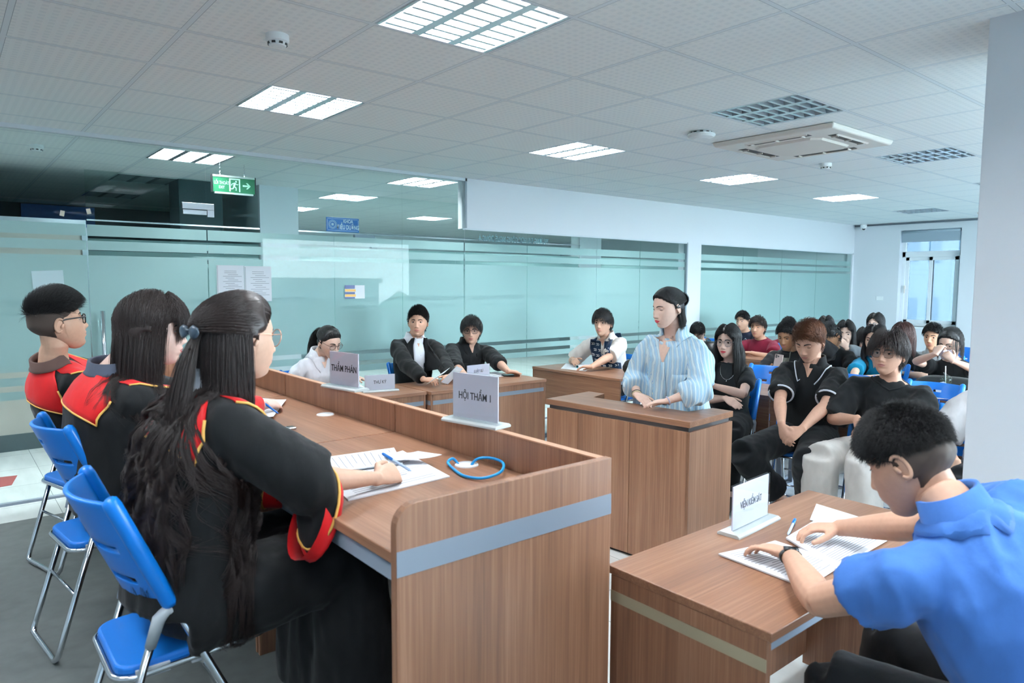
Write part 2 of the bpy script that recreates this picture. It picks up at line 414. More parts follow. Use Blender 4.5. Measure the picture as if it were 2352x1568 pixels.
def pane(n, x0, x1, z0, z1, film=True, y=GY, kind='window', txt=0):
    w = struct(box('%s_%d' % (kind, n), (x0+.002, y+.02, z0), (x1-.002, y+.03, z1), M_GLASS))
    if film:
        mb = MB()
        for a, b in BANDS:
            if b < z1: mb.box((x0+.004, y+.0315, max(a, z0)), (x1-.004, y+.0325, b))
        mb.build('frosted_film', M_FILM, w)
    if txt:
        f = frame((x0+txt, y+.0335, 1.447), (-1, 0, 0), (0, 0, 1))
        text('TRƯỜNG ĐẠI HỌC CÔNG NGHỆ ĐÔNG Á', .062, f, M_FILMTXT, w, sx=.62)
        f = frame((x0+txt, y+.0335, 1.372), (-1, 0, 0), (0, 0, 1))
        text('EAST ASIA UNIVERSITY OF TECHNOLOGY', .04, f, M_FILMTXT2, w, sx=.75)
    return w
pane(15, -.1, .884, 0, 2.185, txt=.42)
# glass door with patch fitting and pull bar
d1 = pane(1, .884, 1.742, .02, 2.185, kind='door', txt=.52)
mb = MB()
for yy in (GY-.04, GY+.09): mb.tube([(.955, yy, .62), (.955, yy, 1.385)], .016, 14)
for z in (.70, 1.30): mb.tube([(.955, GY-.04, z), (.955, GY+.09, z)], .009, 10)
mb.build('door_handle', M_STEEL, d1, smooth=True)
mb = MB(); mb.box((1.56, GY+.012, 2.150), (1.742, GY+.038, 2.187)); mb.build('door_patch', M_STEEL, d1, bevel=.002)
pane(16, -.1, 1.742, 2.192, CE, film=False)
w12 = bpy.data.objects['window_16']
mb = MB(); mb.box((1.555, GY+.01, 2.192), (1.80, GY+.04, 2.243)); mb.box((1.746, GY+.01, 2.135), (1.80, GY+.04, 2.192)); mb.build('transom_patch', M_STEEL, w12, bevel=.002)
xs = [1.744, 2.862, 3.588, 4.340]
for k in range(3): pane(17+k, xs[k], xs[k+1], 0, CE, txt=(.56, .36, .4)[k])
xs = [4.352, 5.226, 6.368, 7.194, 8.172]
for k in range(4): pane(20+k, xs[k], xs[k+1], 0, 2.175, txt=(.45, .55, .4, .5)[k])
xs = [8.512, 9.62, 10.75, 11.9, 13.2]
for k in range(4): pane(24+k, xs[k], xs[k+1], 0, 2.175, txt=(.5, .6, .5, .5)[k])
# aluminium channels
M_ALU = mat('white_aluminium', '#c9d3da', .4)
struct(box('trim_1', (-2.6, GY-.004, CE-.03), (4.357, GY+.05, CE+.01), M_ALU))
struct(box('trim_2', (4.338, GY-.004, 2.182), (4.357, GY+.06, CE), mat('grey_aluminium', '#8d9aa3', .4)))
struct(box('trim_3', (4.34, GY-.002, 2.165), (8.185, GY+.05, 2.183), M_ALU))
struct(box('trim_4', (8.50, GY-.002, 2.165), (XF, GY+.05, 2.183), M_ALU))
struct(box('trim_5', (8.160, GY-.002, 0), (8.186, GY+.05, 2.182), mat('grey_aluminium', '#8d9aa3', .4)))
struct(box('trim_6', (-2.6, GY+.005, 0), (XF, GY+.045, .018), M_GREYMETAL))
struct(box('trim_7', (13.2, GY-.002, 0), (13.25, GY+.1, 2.182), M_WALL))
# big mirrored letters on the upper part of the long glass front
f = frame((5.05, GY+.036, 2.085), (-1, 0, 0), (0, 0, 1)); M_BLUETXT = mat('pale_blue_lettering', '#8db4c0', .6)
text('TRƯỜNG ĐẠI HỌC CÔNG NGHỆ ĐÔNG Á', .085, f, M_BLUETXT, bpy.data.objects['window_20'], sx=.62)
f = frame((5.05, GY+.036, 1.985), (-1, 0, 0), (0, 0, 1))
text('KHOA ĐIỀU DƯỠNG', .075, f, M_BLUETXT, bpy.data.objects['window_20'], sx=.7)

# ------------------------------------------------------------------ corridor and rooms beyond the glass
M_LIFT = mat('brushed_lift_door', '#c9c4bb', .35, .25)
M_DARKW = mat('dark_room_wall', '#3f4c52', .7)  # lack of light in the room beyond is put into this wall colour
struct(box('wall_lift', (XL, YC, 0), (-.4, YC+.2, CE), M_WALL))
struct(box('door_2', (-.4, YC, 0), (1.12, YC+.04, 2.13), M_LIFT))
mb = MB(); mb.box((-.42, YC-.03, 2.13), (1.16, YC+.06, 2.2)); mb.box((1.12, YC-.03, 0), (1.17, YC+.06, 2.13)); mb.box((.355, YC-.004, 0), (.36, YC, 2.13)); mb.build('door_frame', M_STEEL, bpy.data.objects['door_2'])
struct(box('wall_lift_base', (-.4, YC-.006, 0), (1.17, YC+.03, .16), mat('dark_stone_skirting', '#4c5a5e', .25)))
struct(box('wall_corridor_pier', (2.87, YC-.02, 0), (3.32, YC+.4, CE), M_WALL))
struct(box('wall_ward_partition', (2.98, YC+.4, 0), (3.12, YE, CE), M_WALL))
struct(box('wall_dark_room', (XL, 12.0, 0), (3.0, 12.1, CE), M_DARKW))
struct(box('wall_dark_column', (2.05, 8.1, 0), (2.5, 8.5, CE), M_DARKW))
pane(28, 1.17, 2.87, 0, CE, y=YC)
xs = [3.32, 4.42, 5.6, 6.8, 8.0]
for k in range(4): pane(29+k, xs[k], xs[k+1], 0, CE, y=YC)
struct(box('wall_ward_pier', (8.0, YC, 0), (8.5, YC+.2, CE), M_WALL))
pane(33, 8.5, 10.6, 0, CE, y=YC); pane(34, 10.6, XF, 0, CE, y=YC)
struct(box('trim_8', (1.17, YC-.01, 2.2), (8.0, YC+.04, 2.215), M_STEEL))
struct(box('trim_9', (1.17, YC+.0, 0), (XF, YC+.04, .02), M_GREYMETAL))
# ------------------------------------------------------------------ lamps and devices of the ceiling
M_TUBE = emit('lamp_tube', '#ffffff', 7.0)
M_TUBEOFF = mat('lamp_tube_off', '#e6eaf0', .3)
M_REFL = mat('louvre_reflector', '#dfe6ec', .22, .55)
M_PAN = mat('lamp_pan', '#d5dde4', .4, .2)
def louvre_light(on):
    t = thing('ceiling_light', '', 'ceiling light')
    mb = MB(); h = .085
    for a, b in (((-.3, -.3), (.3, -.29)), ((-.3, .29), (.3, .3)), ((-.3, -.29), (-.29, .29)), ((.29, -.29), (.3, .29))):
        mb.box((a[0], a[1], 0), (b[0], b[1], h))
    mb.box((-.3, -.3, h), (.3, .3, h+.01)); mb.build('housing', M_PAN, t)
    for k in (-1, 0, 1):
        x = k*.192
        MB().tube([(x, -.275, .062), (x, .275, .062)], .013, 10).build('lamp_tube', M_TUBE if on else M_TUBEOFF, t, smooth=True)
    mb = MB()
    for x in (-.287, -.096, .096, .287):        # long V-shaped reflectors
        w = .012 if abs(x) > .2 else .022
        mb.prism([(-w, .0), (w, .0), (.003, .05), (-.003, .05)], lambda p: (x+p[0], -.288, p[1]), lambda p: (x+p[0], .288, p[1]))
    for k in range(3):
        xc = (k-1)*.192
        for q in range(8):                      # cross blades
            y = -.252+q*.072
            mb.prism([(-.010, .0), (.010, .0), (.002, .034), (-.002, .034)], lambda p: (xc-.075, y+p[0], p[1]), lambda p: (xc+.075, y+p[0], p[1]))
    mb.build('louvre', M_REFL, t)
    return t
lt_on, lt_off = louvre_light(True), louvre_light(False); lt_on['label'] = lt_off['label'] = ''
used = {True: False, False: False}
seen_lab = {(1, -2): 'large lit louvred ceiling light at the top edge of the photo', (1, 1): 'lit louvred ceiling light nearest the glass door, above the judges',
            (5, 1): 'lit louvred ceiling light above the lawyers and the standing woman', (5, -2): 'unlit louvred ceiling light beside the ceiling air conditioner',
            (9, 1): 'lit louvred ceiling light beyond the air conditioner, left of the far ones', (9, -2): 'unlit louvred ceiling light near the white pillar, beyond the air conditioner',
            (13, 1): 'lit louvred ceiling light before the camera corner of the far wall', (17, 1): 'unlit louvred ceiling light closest to the far window',
            (1, 5): 'lit louvred ceiling light behind the glass, above the exit sign', (5, 5): 'lit louvred ceiling light behind the glass next to the white bulkhead',
            (5, 8): 'bright ceiling light behind the glass above the blue room sign'}
for (i, j) in LAMPS:
    x, y = X0+T*i+T/2, Y0+T*j+T/2
    if x > XF or x < XL or y < YB or y > YE: continue
    on = ON(i, j); src = lt_on if on else lt_off
    if not used[on]: t = src; used[on] = True; t.location = (x, y, CE)
    else: t = dup(src, (x, y, CE), 0)
    t['label'] = seen_lab.get((i, j), '%s louvred ceiling light in row %d, place %d of the ceiling grid' % ('lit' if on else 'unlit', j+12, i+6))
    t['group'] = 'louvred ceiling lights'
    if on:
        L = bpy.data.lights.new('lamp_glow', 'AREA'); L.shape = 'SQUARE'; L.size = .56; L.energy = LAMP_W*(1.7 if j >= 5 else 1); L.color = LAMP_COL
        lo = bpy.data.objects.new('lamp_glow', L); COL.objects.link(lo); lo.location = (x, y, CE+.055)
def smoke(x, y, label, kind=0):
    t = thing('smoke_detector', label, 'smoke detector', (x, y, CE), 0, 'ceiling detectors')
    if kind == 0:
        MB().lathe([(.05, 0), (.05, -.028), (.047, -.032), (.043, -.032), (.036, -.05), (.02, -.054), (.0005, -.054)], n=28).build('body', M_WHITE, t, smooth=False, bevel=.002)
        for a in range(8):
            an = a*math.pi/4; M = Matrix.Rotation(an, 4, 'Z')
            MB().box((.034, -.008, -.045), (.0425, .008, -.036), M).build('vent', M_BLACK, t)
    else:
        MB().lathe([(.07, 0), (.07, -.012), (.098, -.016), (.1, -.026), (.085, -.04), (.05, -.052), (.0005, -.053)], n=32).build('body', M_WHITE, t, bevel=.002)
        for a in range(10): MB().box((.074, -.012, -.011), (.0765, .012, -.004), Matrix.Rotation(a*.628, 4, 'Z')).build('vent', M_BLACK, t)
smoke(1.223, 3.129, 'round white smoke detector on the ceiling nearest the camera'); smoke(4.322, 3.099, 'wide white domed detector beside the air conditioner', 1)
smoke(6.283, 3.152, 'small white smoke detector beyond the air conditioner'); smoke(.679, 6.86, 'white smoke detector seen behind the glass at far left')
# cassette air conditioner
ac = thing('air_conditioner', 'cream square ceiling cassette air conditioner with open louvre flaps', 'air conditioner', (5.19, 2.80, CE), 0)
mb = MB(); R = .48
mb.prism([(-R, -R), (R, -R), (R, R), (-R, R)], lambda p: (p[0]*.97, p[1]*.97, -.038), lambda p: (p[0], p[1], -.002)); mb.build('panel', M_CREAM, ac, bevel=.012, seg=3)
mb = MB(); q = .27
mb.prism([(-q, -q+.06), (-q+.06, -q), (q-.06, -q), (q, -q+.06), (q, q-.06), (q-.06, q), (-q+.06, q), (-q, q-.06)], lambda p: (p[0]*.95, p[1]*.95, -.054), lambda p: (p[0], p[1], -.038)); mb.build('intake_grille', mat('cream_grille', '#d8d0c8', .5), ac, bevel=.004)
for k in range(4):
    M = Matrix.Rotation(k*math.pi/2, 4, 'Z')
    MB().box((-.25, .325, -.0395), (.25, .385, -.037), M).build('air_slot', mat('slot_shadow_plastic', '#4a4643', .7), ac)
    MB().box((-.245, .0, -.003), (.245, .055, .003), M @ Matrix.Translation((0, .382, -.044)) @ Matrix.Rotation(.5, 4, 'X')).build('flap', M_CREAM, ac, bevel=.002)
    for s in (-.2, 0, .2): MB().box((s-.004, .33, -.05), (s+.004, .38, -.037), M).build('flap_hinge', M_CREAM, ac)
cam2 = thing('security_camera', 'small white dome security camera in the far ceiling corner', 'security camera', (13.1, 5.82, CE), 0)
MB().lathe([(.055, 0), (.055, -.05), (.05, -.06), (.0005, -.06)], n=20).build('housing', M_WHITE, cam2, smooth=True)
bm_ = bmesh.new(); bmesh.ops.create_uvsphere(bm_, u_segments=16, v_segments=10, radius=.046, matrix=Matrix.Translation((-.02, -.01, -.07))); me = bpy.data.meshes.new('eye'); bm_.to_mesh(me); bm_.free(); me.materials.append(M_WHITE); link('ball', me, cam2)
MB().lathe([(.026, 0), (.024, -.014), (.0005, -.014)], n=16, M=Matrix.Translation((-.055, -.03, -.085)) @ Matrix.Rotation(-.9, 4, 'Y') @ Matrix.Rotation(.4, 4, 'X')).build('lens', M_BLACK, cam2)
tag(box('cable_duct', (13.21, 3.5, CE-.035), (13.248, 6.03, CE-.008), mat('dark_cable', '#55606a', .6)), 'thin dark cable line under the ceiling along the far wall', 'cable')
tag(box('wall_plate', (13.24, 5.48, 1.32), (13.249, 5.6, 1.39), M_WHITE, bevel=.002), 'pale blank socket plate on the far wall left of the window', 'wall plate')
tag(box('ceiling_vent', (12.2, 3.35, CE-.02), (12.5, 3.75, CE-.002), M_CREAM, bevel=.004), 'cream ceiling unit at the far end beside the pillar edge', 'ceiling unit')

# ------------------------------------------------------------------ signs behind and on the glass
M_GREEN = mat('exit_sign_green', '#1f6b48', .4); M_GREENW = mat('exit_sign_symbols', '#b9ead0', .5)
ex = thing('exit_sign', 'green hanging exit sign with running figure and arrow behind the glass', 'exit sign', (2.18, 6.72, 2.50), 0)
ES = 1.0
mb = MB(); mb.box((-.19, -.012, -.07), (.19, .012, .07)); mb.build('panel', M_GREEN, ex)
mb = MB(); mb.box((-.19, -.016, .066), (.19, .016, .084)); mb.box((-.175, -.014, -.086), (.175, .014, -.070)); mb.build('rail', mat('sign_rail', '#c2ccc8', .3, .3), ex)
mb = MB(); mb.box((-.20, -.018, -.075), (-.19, .018, .085)); mb.box((.19, -.018, -.075), (.20, .018, .085)); mb.build('end_cap', M_BLACK, ex)
for x in (-.12, .10):
    pts = [(x+.004*math.sin(k*2.4), 0, .084+k*.012) for k in range(11)]; MB().tube(pts, .003, 6).build('chain', M_STEEL, ex)
FX = lambda x, z: frame((x, -.0135, z), (1, 0, 0), (0, 0, 1))
text('LỐI THOÁT', .042, FX(-.112, .012), M_GREENW, ex, sx=.62, bold=.0004); text('EXIT', .036, FX(-.112, -.028), M_GREENW, ex, sx=.7, bold=.0004)
mb = MB()
def flat(poly, y=-.0135):
    mb.prism(poly, lambda p: (p[0], y, p[1]), lambda p: (p[0], y-.001, p[1]))
flat([(-.045, -.06), (-.033, -.06), (-.033, .048), (.043, .048), (.043, -.06), (.055, -.06), (.055, .06), (-.045, .06)])
def limb(a, b, w):
    d = (Vector(b)-Vector(a)).normalized(); nrm = Vector((-d[1], d[0]))*w/2; a, b = Vector(a), Vector(b)
    flat([tuple(a-nrm), tuple(b-nrm), tuple(b+nrm), tuple(a+nrm)])
mb.lathe([(.0085, 0), (.0085, .001), (.0003, .001)], (.018, -.0135, .033), 14, Matrix.Rotation(math.pi/2, 4, 'X'))
limb((.008, .022), (-.002, -.012), .018); limb((.006, .020), (-.018, .010), .007); limb((-.018, .010), (-.026, -.004), .007); limb((.010, .018), (.026, .004), .007); limb((.026, .004), (.036, .010), .006)
limb((0, -.012), (.018, -.026), .010); limb((.018, -.026), (.016, -.050), .008); limb((-.002, -.012), (-.012, -.034), .010); limb((-.012, -.034), (-.032, -.036), .008)
flat([(.078, -.008), (.125, -.008), (.108, -.028), (.124, -.028), (.152, 0), (.124, .028), (.108, .028), (.125, .008), (.078, .008)])
mb.build('pictogram', M_GREENW, ex)
M_SBLUE = mat('sign_blue', '#1560a8', .4)
kh = thing('room_sign', 'blue enamel room sign with emblem behind the glass', 'sign', (3.875, YC-.035, 2.305), 0)
mb = MB(); mb.box((-.215, -.006, -.085), (.215, .006, .085)); mb.build('plate', M_SBLUE, kh, bevel=.002)
SG = lambda x, z: frame((x, -.0065, z), (1, 0, 0), (0, 0, 1))
text('KHOA', .06, SG(.07, .042), M_WHITE, kh, sx=.75, bold=.0012); text('ĐIỀU DƯỠNG', .075, SG(.07, -.03), M_WHITE, kh, sx=.62, bold=.0014)
mb = MB()
for a in range(18):
    t0, t1 = a*2*math.pi/18, (a+.55)*2*math.pi/18
    mb.prism([(.055*math.cos(t0), .055*math.sin(t0)), (.055*math.cos(t1), .055*math.sin(t1)), (.045*math.cos(t1), .045*math.sin(t1)), (.045*math.cos(t0), .045*math.sin(t0))], lambda p: (p[0]-.135, -.0065, p[1]), lambda p: (p[0]-.135, -.0075, p[1]))
for r0, r1 in ((.040, .034),):
    for a in range(24):
        t0, t1 = a*2*math.pi/24, (a+1)*2*math.pi/24
        mb.prism([(r0*math.cos(t0), r0*math.sin(t0)), (r0*math.cos(t1), r0*math.sin(t1)), (r1*math.cos(t1), r1*math.sin(t1)), (r1*math.cos(t0), r1*math.sin(t0))], lambda p: (p[0]-.135, -.0065, p[1]), lambda p: (p[0]-.135, -.0075, p[1]))
mb.box((-.15, -.0075, -.014), (-.12, -.0065, .014))
mb.build('emblem', mat('sign_silver', '#c5d5e2', .4), kh)
mb = MB()
for a, b in (((-.2, .068), (.2, .071)), ((-.2, -.071), (.2, -.068)), ((-.205, -.06), (-.202, .06)), ((.202, -.06), (.205, .06))): mb.box((a[0], -.0075, a[1]), (b[0], -.0065, b[1]))
mb.build('border', M_WHITE, kh)
mb = MB(); mb.box((4.05, YC-.012, 2.13), (4.33, YC+.05, 2.2)); mb.box((4.28, YC-.012, 2.04), (4.36, YC+.05, 2.13)); tag(mb.build('door_closer', M_GREYMETAL, bevel=.003), 'grey metal door fitting under the blue room sign behind the glass', 'door fitting')
# papers stuck on the glass
def sheet(name, x0, x1, z0, z1, y, label, cat='notice', lines=0, poly=None, m=M_PAPER, holes=False):
    mb = MB(); poly = poly or [(x0, z0), (x1, z0), (x1, z1), (x0, z1)]
    mb.prism(poly, lambda p: (p[0], y, p[1]), lambda p: (p[0], y+.0008, p[1])); o = tag(mb.build(name, m), label, cat)
    if lines:
        mb = MB(); w = x1-x0
        for k in range(lines):
            z = z1-.05-k*(z1-z0-.07)/lines; a = x0+.05+.02*((k*7) % 3); b = x1-.02-.03*((k*5) % 3)
            if k < 2: a, b = x0+w*.28, x1-w*.28
            mb.box((a, y-.0006, z), (b, y-.0001, z+.003))
        mb.build('printed_lines', M_INKF, o)
    if holes:
        mb = MB(); k = 0
        while z0+.01+k*.0095 < z1-.008:
            z = z0+.01+k*.0095; mb.box((x0+.004, y-.0006, z), (x0+.009, y-.0001, z+.004)); k += 1
        mb.build('binding_holes', M_INK, o)
    return o
yg = GY+.0185
sheet('notice', 1.806, 2.03, 1.44, 1.745, yg, 'white printed notice on the glass, with binding holes, next to the door', lines=16, holes=True)
sheet('notice', 2.035, 2.265, 1.44, 1.742, yg, 'white printed notice on the glass, second from the door', lines=14, holes=True)
sheet('blank_sheet', .5, .73, 1.52, 1.69, yg, 'pale torn blank sheet taped on the glass above the first judge', 'paper', poly=[(.537, 1.525), (.665, 1.525), (.727, 1.562), (.722, 1.687), (.529, 1.677)], m=mat('pale_blue_paper', '#cfe6ea', .6))
st = sheet('sticker', 2.958, 3.165, 1.453, 1.579, yg, 'navy, yellow and white information sticker on the glass', 'sticker')
mb = MB(); navy = mat('sticker_navy', '#16357a', .4); yel = mat('sticker_yellow', '#f0b23a', .4)
for z0, z1 in ((1.546, 1.579), (1.494, 1.515), (1.453, 1.468)): mb.box((2.958, yg-.001, z0), (3.062, yg-.0002, z1))
mb.build('blue_bars', navy, st)
mb = MB()
for z0 in (1.519, 1.471): mb.box((2.962, yg-.0012, z0), (3.07, yg-.0002, z0+.022))
mb.build('yellow_bars', yel, st)
for x, z in ((.735, 2.10), (.903, 2.125)): tag(MB().box((-.014, yg-GY-.0012, -.02), (.014, yg-GY-.0004, .02), Matrix.Translation((x, GY, z)) @ Matrix.Rotation(.2 if x < .8 else -.2, 4, 'Y')).build('tape_scrap', mat('cream_tape', '#d8d4c6', .6)), 'small scrap of cream tape on the glass %s the door seam' % ('left of' if x < .8 else 'right of'), 'tape')
tag(box('wall_banner', (.96, 11.9, 2.38), (1.85, 11.99, 2.68), mat('banner_blue', '#1d5fb0', .5)), 'blue banner in the dark room behind the glass at far left', 'banner')
tag(MB().prism([(0, 0), (.22, -.03), (.16, -.34), (.05, -.36)], lambda p: (.22+p[0], 7.0+p[1], .001), lambda p: (.22+p[0], 7.0+p[1], .002)).build('floor_sticker', mat('worn_red_sticker', '#a0504e', .6)), 'worn red sticker on the corridor floor behind the glass', 'sticker')

# ------------------------------------------------------------------ outside
def city_mat():
    m = mat('city_roofs', '#9fb0b4', .9); n, l, b = nodes(m)
    t = n.new('ShaderNodeTexCoord'); v = n.new('ShaderNodeTexVoronoi'); v.inputs['Scale'].default_value = .09
    l.new(t.outputs['Object'], v.inputs['Vector']); r = n.new('ShaderNodeValToRGB'); e = r.color_ramp.elements
    s = n.new('ShaderNodeSeparateColor'); l.new(v.outputs['Color'], s.inputs[0]); l.new(s.outputs[0], r.inputs[0])
    e[0].color = lin('#86a18f'); e[1].color = lin('#cfd6d8'); k = e.new(.45); k.color = lin('#9bb3a2'); k = e.new(.6); k.color = lin('#c4aaa2'); k = e.new(.75); k.color = lin('#b9c4ca')
    l.new(r.outputs[0], b.inputs['Base Color']); return m
struct(box('ground', (-260, -300, -19), (300, 260, -18), city_mat()))
M_BLDG = mat('pale_building', '#c9d2d8', .8); M_BWIN = mat('building_glass', '#8fa6b4', .3)
def building(x0, y0, x1, y1, h, label):
    t = thing('building', label, 'building', ((x0+x1)/2, (y0+y1)/2, -18)); a, b = (x1-x0)/2, (y1-y0)/2
    box('walls', (-a, -b, 0), (a, b, h), M_BLDG, t); box('parapet', (-a-.3, -b-.3, h), (a+.3, b+.3, h+.5), M_BLDG, t)
    mb = MB(); z = 1.5
    while z < h-1.5:
        y = -b+1
        while y < b-1.5: mb.box((-a-.05, y, z), (-a, y+1.4, z+1.5)); y += 2.6
        x = -a+1
        while x < a-1.5: mb.box((x, b, z), (x+1.4, b+.05, z+1.5)); mb.box((x, -b-.05, z), (x+1.4, -b, z+1.5)); x += 2.6
        z += 3.2
    mb.build('windows', M_BWIN, t)
building(30, 13.0, 40, 22, 34, 'tall pale tower block outside the far window, on its left')
building(46, 13.3, 60, 17.5, 23, 'white building outside the far window, on its right')
building(76, 36, 90, 50, 21, 'low distant block outside the far window behind the others')
building(20, -62, 34, -50, 19.5, 'low building seen through the back windows')
random.seed(3)
for k in range(12):
    x, y = (52+11*(k % 3)+random.uniform(-1, 1), 24+11*(k//3)+random.uniform(-1, 1)) if k < 6 else (-12+13*(k-6), -72-6*(k % 2))
    bm_ = bmesh.new(); bmesh.ops.create_icosphere(bm_, subdivisions=3, radius=1)
    for v in bm_.verts: v.co *= 1+.35*noise.noise(v.co*2.3+Vector((k*3, 0, 0)))+.15*noise.noise(v.co*7)
    me = bpy.data.meshes.new('tree'); bm_.to_mesh(me); bm_.free(); me.materials.append(mat('tree_leaves', '#5f7f68', .9))
    t = thing('tree', 'round hazy green tree number %d among the roofs outside the %s' % (k+1, 'far window' if k < 6 else 'back windows'), 'tree', (x, y, -18), 0, 'trees outside')
    c = link('crown', me, t); c.location = (0, 0, 11); c.scale = (5, 5, 6); MB().tube([(0, 0, 0), (0, 0, 8)], .4, 8).build('trunk', M_EDGE, t)
# ------------------------------------------------------------------ desks
DT = .985                      # judges' desk top
def judge_desk(y0, y1, label, near=False, far=False):
    t = thing('judge_desk', label, 'desk', (1.12, (y0+y1)/2, PF), 0, 'judges desk units')
    ox, oy = 1.12, (y0+y1)/2
    B = lambda nm, a, b, m, bev=.0025: box(nm, (a[0]-ox, a[1]-oy, a[2]-PF), (b[0]-ox, b[1]-oy, b[2]-PF), m, t, bev)
    ya, yb = y0+(.026 if near else .002), y1-(.026 if far else .002)
    B('desktop', (.782, ya, DT-.028), (1.452, yb, DT), WY)
    B('front_panel', (1.454, ya, PF+.10), (1.480, yb, 1.1), WZ)
    B('front_panel_edge', (1.452, ya, 1.1), (1.482, yb, 1.104), mat('light_walnut_edge', '#b98d70', .4), 0)
    B('frame_rail', (.80, ya, DT-.085), (.83, yb, DT-.030), M_GREYMETAL)
    B('foot_rail', (1.38, ya, PF+.03), (1.44, yb, PF+.10), M_GREYMETAL)
    B('cable_tray', (1.30, ya, PF+.16), (1.42, yb, PF+.30), mat('beige_tray', '#cfc8b8', .5))
    for yy, full in ((y0, near), (y1, far)):
        s = 1 if yy == y0 else -1
        pr = [(.771, PF), (1.484, PF), (1.484, 1.106)]+[(.771+.055-.055*math.sin(a), 1.106-.055+.055*math.cos(a)) for a in np.linspace(0, math.pi/2, 7)]
        if full:
            q0, q1 = (yy, yy+s*.025)
            mb = MB(); mb.prism(pr, lambda p: (p[0]-ox, min(q0, q1)-oy, p[1]-PF), lambda p: (p[0]-ox, max(q0, q1)-oy, p[1]-PF))
            ep = mb.build('end_panel', WZ, t, bevel=.002)
            yo = q0-oy; B_ = (min(yo, yo-s*.0015), max(yo, yo-s*.0015))
            box('grey_strip', (.772-ox, B_[0], .940-PF), (1.4835-ox, B_[1], 1.0-PF), M_STRIP, ep)
        else:
            q = sorted((yy+s*.004, yy+s*.02)); B('side_panel', (.86, q[0], PF), (1.44, q[1], DT-.03), WZ)
    return t
judge_desk(1.343, 2.530, 'walnut judges desk unit nearest the camera, with grey-striped end panel', near=True)
judge_desk(2.534, 3.722, 'middle walnut judges desk unit, in front of the second judge')
judge_desk(3.726, 4.80, 'walnut judges desk unit at the far end, by the glass door', far=True)
def ring(x, y, label):
    o = MB().lathe([(.041, 0), (.040, .004), (.034, .0055), (.033, .002), (.0005, .002)], (x, y, DT), 32).build('cable_port', M_WHITE, smooth=False)
    tag(o, label, 'cable port')
ring(1.372, 1.905, 'white round cable port on the judges desk, with blue cable through it'); ring(1.385, 3.06, 'white round cable port on the middle judges desk, empty')
def cr(pts, n=10):
    """smooth path through points (Catmull-Rom)"""
    pts = [Vector(p) for p in pts]; P = [pts[0]*2-pts[1]]+pts+[pts[-1]*2-pts[-2]]; out = []
    for i in range(1, len(P)-2):
        for k in range(n):
            t = k/n; a, b, c, d = P[i-1:i+3]
            out.append(.5*((2*b)+(c-a)*t+(2*a-5*b+4*c-d)*t*t+(3*b-a-3*c+d)*t**3))
    return out+[pts[-1]]
M_CABLE = mat('blue_cable', '#1391d4', .4)
tag(MB().tube(cr([(1.372, 1.915, .93), (1.362, 1.925, .97), (1.345, 1.945, 1.003), (1.315, 1.935, .998), (1.295, 1.87, .991), (1.275, 1.78, .991), (1.30, 1.715, .995), (1.37, 1.715, 1.003), (1.43, 1.78, 1.010), (1.43, 1.85, 1.012), (1.40, 1.885, 1.005), (1.380, 1.895, .975), (1.375, 1.90, .93)]), .0048, 10).build('blue_cable_loop', M_CABLE, smooth=True), 'loop of blue network cable on the judges desk top', 'cable')
tag(MB().tube(cr([(.95, 1.42, .95), (.95, 1.425, .80), (.93, 1.45, .62), (.86, 1.50, .42), (.82, 1.52, .30), (.84, 1.47, .226), (.95, 1.40, .226)]), .0045, 8).build('blue_cable', M_CABLE, smooth=True), 'blue network cable hanging below the judges desk', 'cable')

M_STRIPB = mat('beige_strip', '#a39a82', .45)
def desk(label, x0, x1, y0, y1, h=.75, front='-y', strip=M_STRIP, full=True, group='walnut desks on the main floor'):
    """small office desk; front: the side with the modesty panel"""
    cx, cy = (x0+x1)/2, (y0+y1)/2; t = thing('desk', label, 'desk', (cx, cy, 0), 0, group)
    B = lambda nm, a, b, m, bev=.0025, par=None: box(nm, (a[0]-cx, a[1]-cy, a[2]), (b[0]-cx, b[1]-cy, b[2]), m, par or t, bev)
    along_x = front in ('-y', '+y')
    B('desktop', (x0, y0, h-.025), (x1, y1, h), WX if along_x else WY)
    if along_x:
        s = B('side_panel', (x0+.002, y0+.012, .01), (x0+.022, y1-.015, h-.026), WZ); s2 = B('side_panel', (x1-.022, y0+.012, .01), (x1-.002, y1-.015, h-.026), WZ)
        fy = y0+.012 if front == '-y' else y1-.03
        fp = B('front_panel', (x0+.023, fy, .06), (x1-.023, fy+.018, h-.026), WZ)
        if strip:
            B('edge_strip', (x0+.0005, y0+.013, h-.108), (x0+.0018, y1-.016, h-.074), strip, 0, s)
            B('edge_strip', (x1-.0018, y0+.013, h-.108), (x1-.0005, y1-.016, h-.074), strip, 0, s2)
            B('edge_strip', (x0+.023, fy-.0012 if front == '-y' else fy+.018, h-.108), (x1-.023, fy if front == '-y' else fy+.0192, h-.074), strip, 0, fp)
        B('frame_rail', (x0+.03, y1-.05 if front == '-y' else y0+.02, h-.065), (x1-.03, y1-.02 if front == '-y' else y0+.05, h-.027), M_GREYMETAL)
    return t
desk('walnut desk of the prosecutor in the blue shirt, with a beige strip', 1.545, 2.775, .862, 1.410, front='+y', strip=M_STRIPB)
desk('walnut desk with grey strip where the two lawyers sit', 2.960, 4.185, 4.585, 5.150)
desk('walnut desk of the secretary behind the judges panel', 1.735, 2.945, 4.625, 5.190)
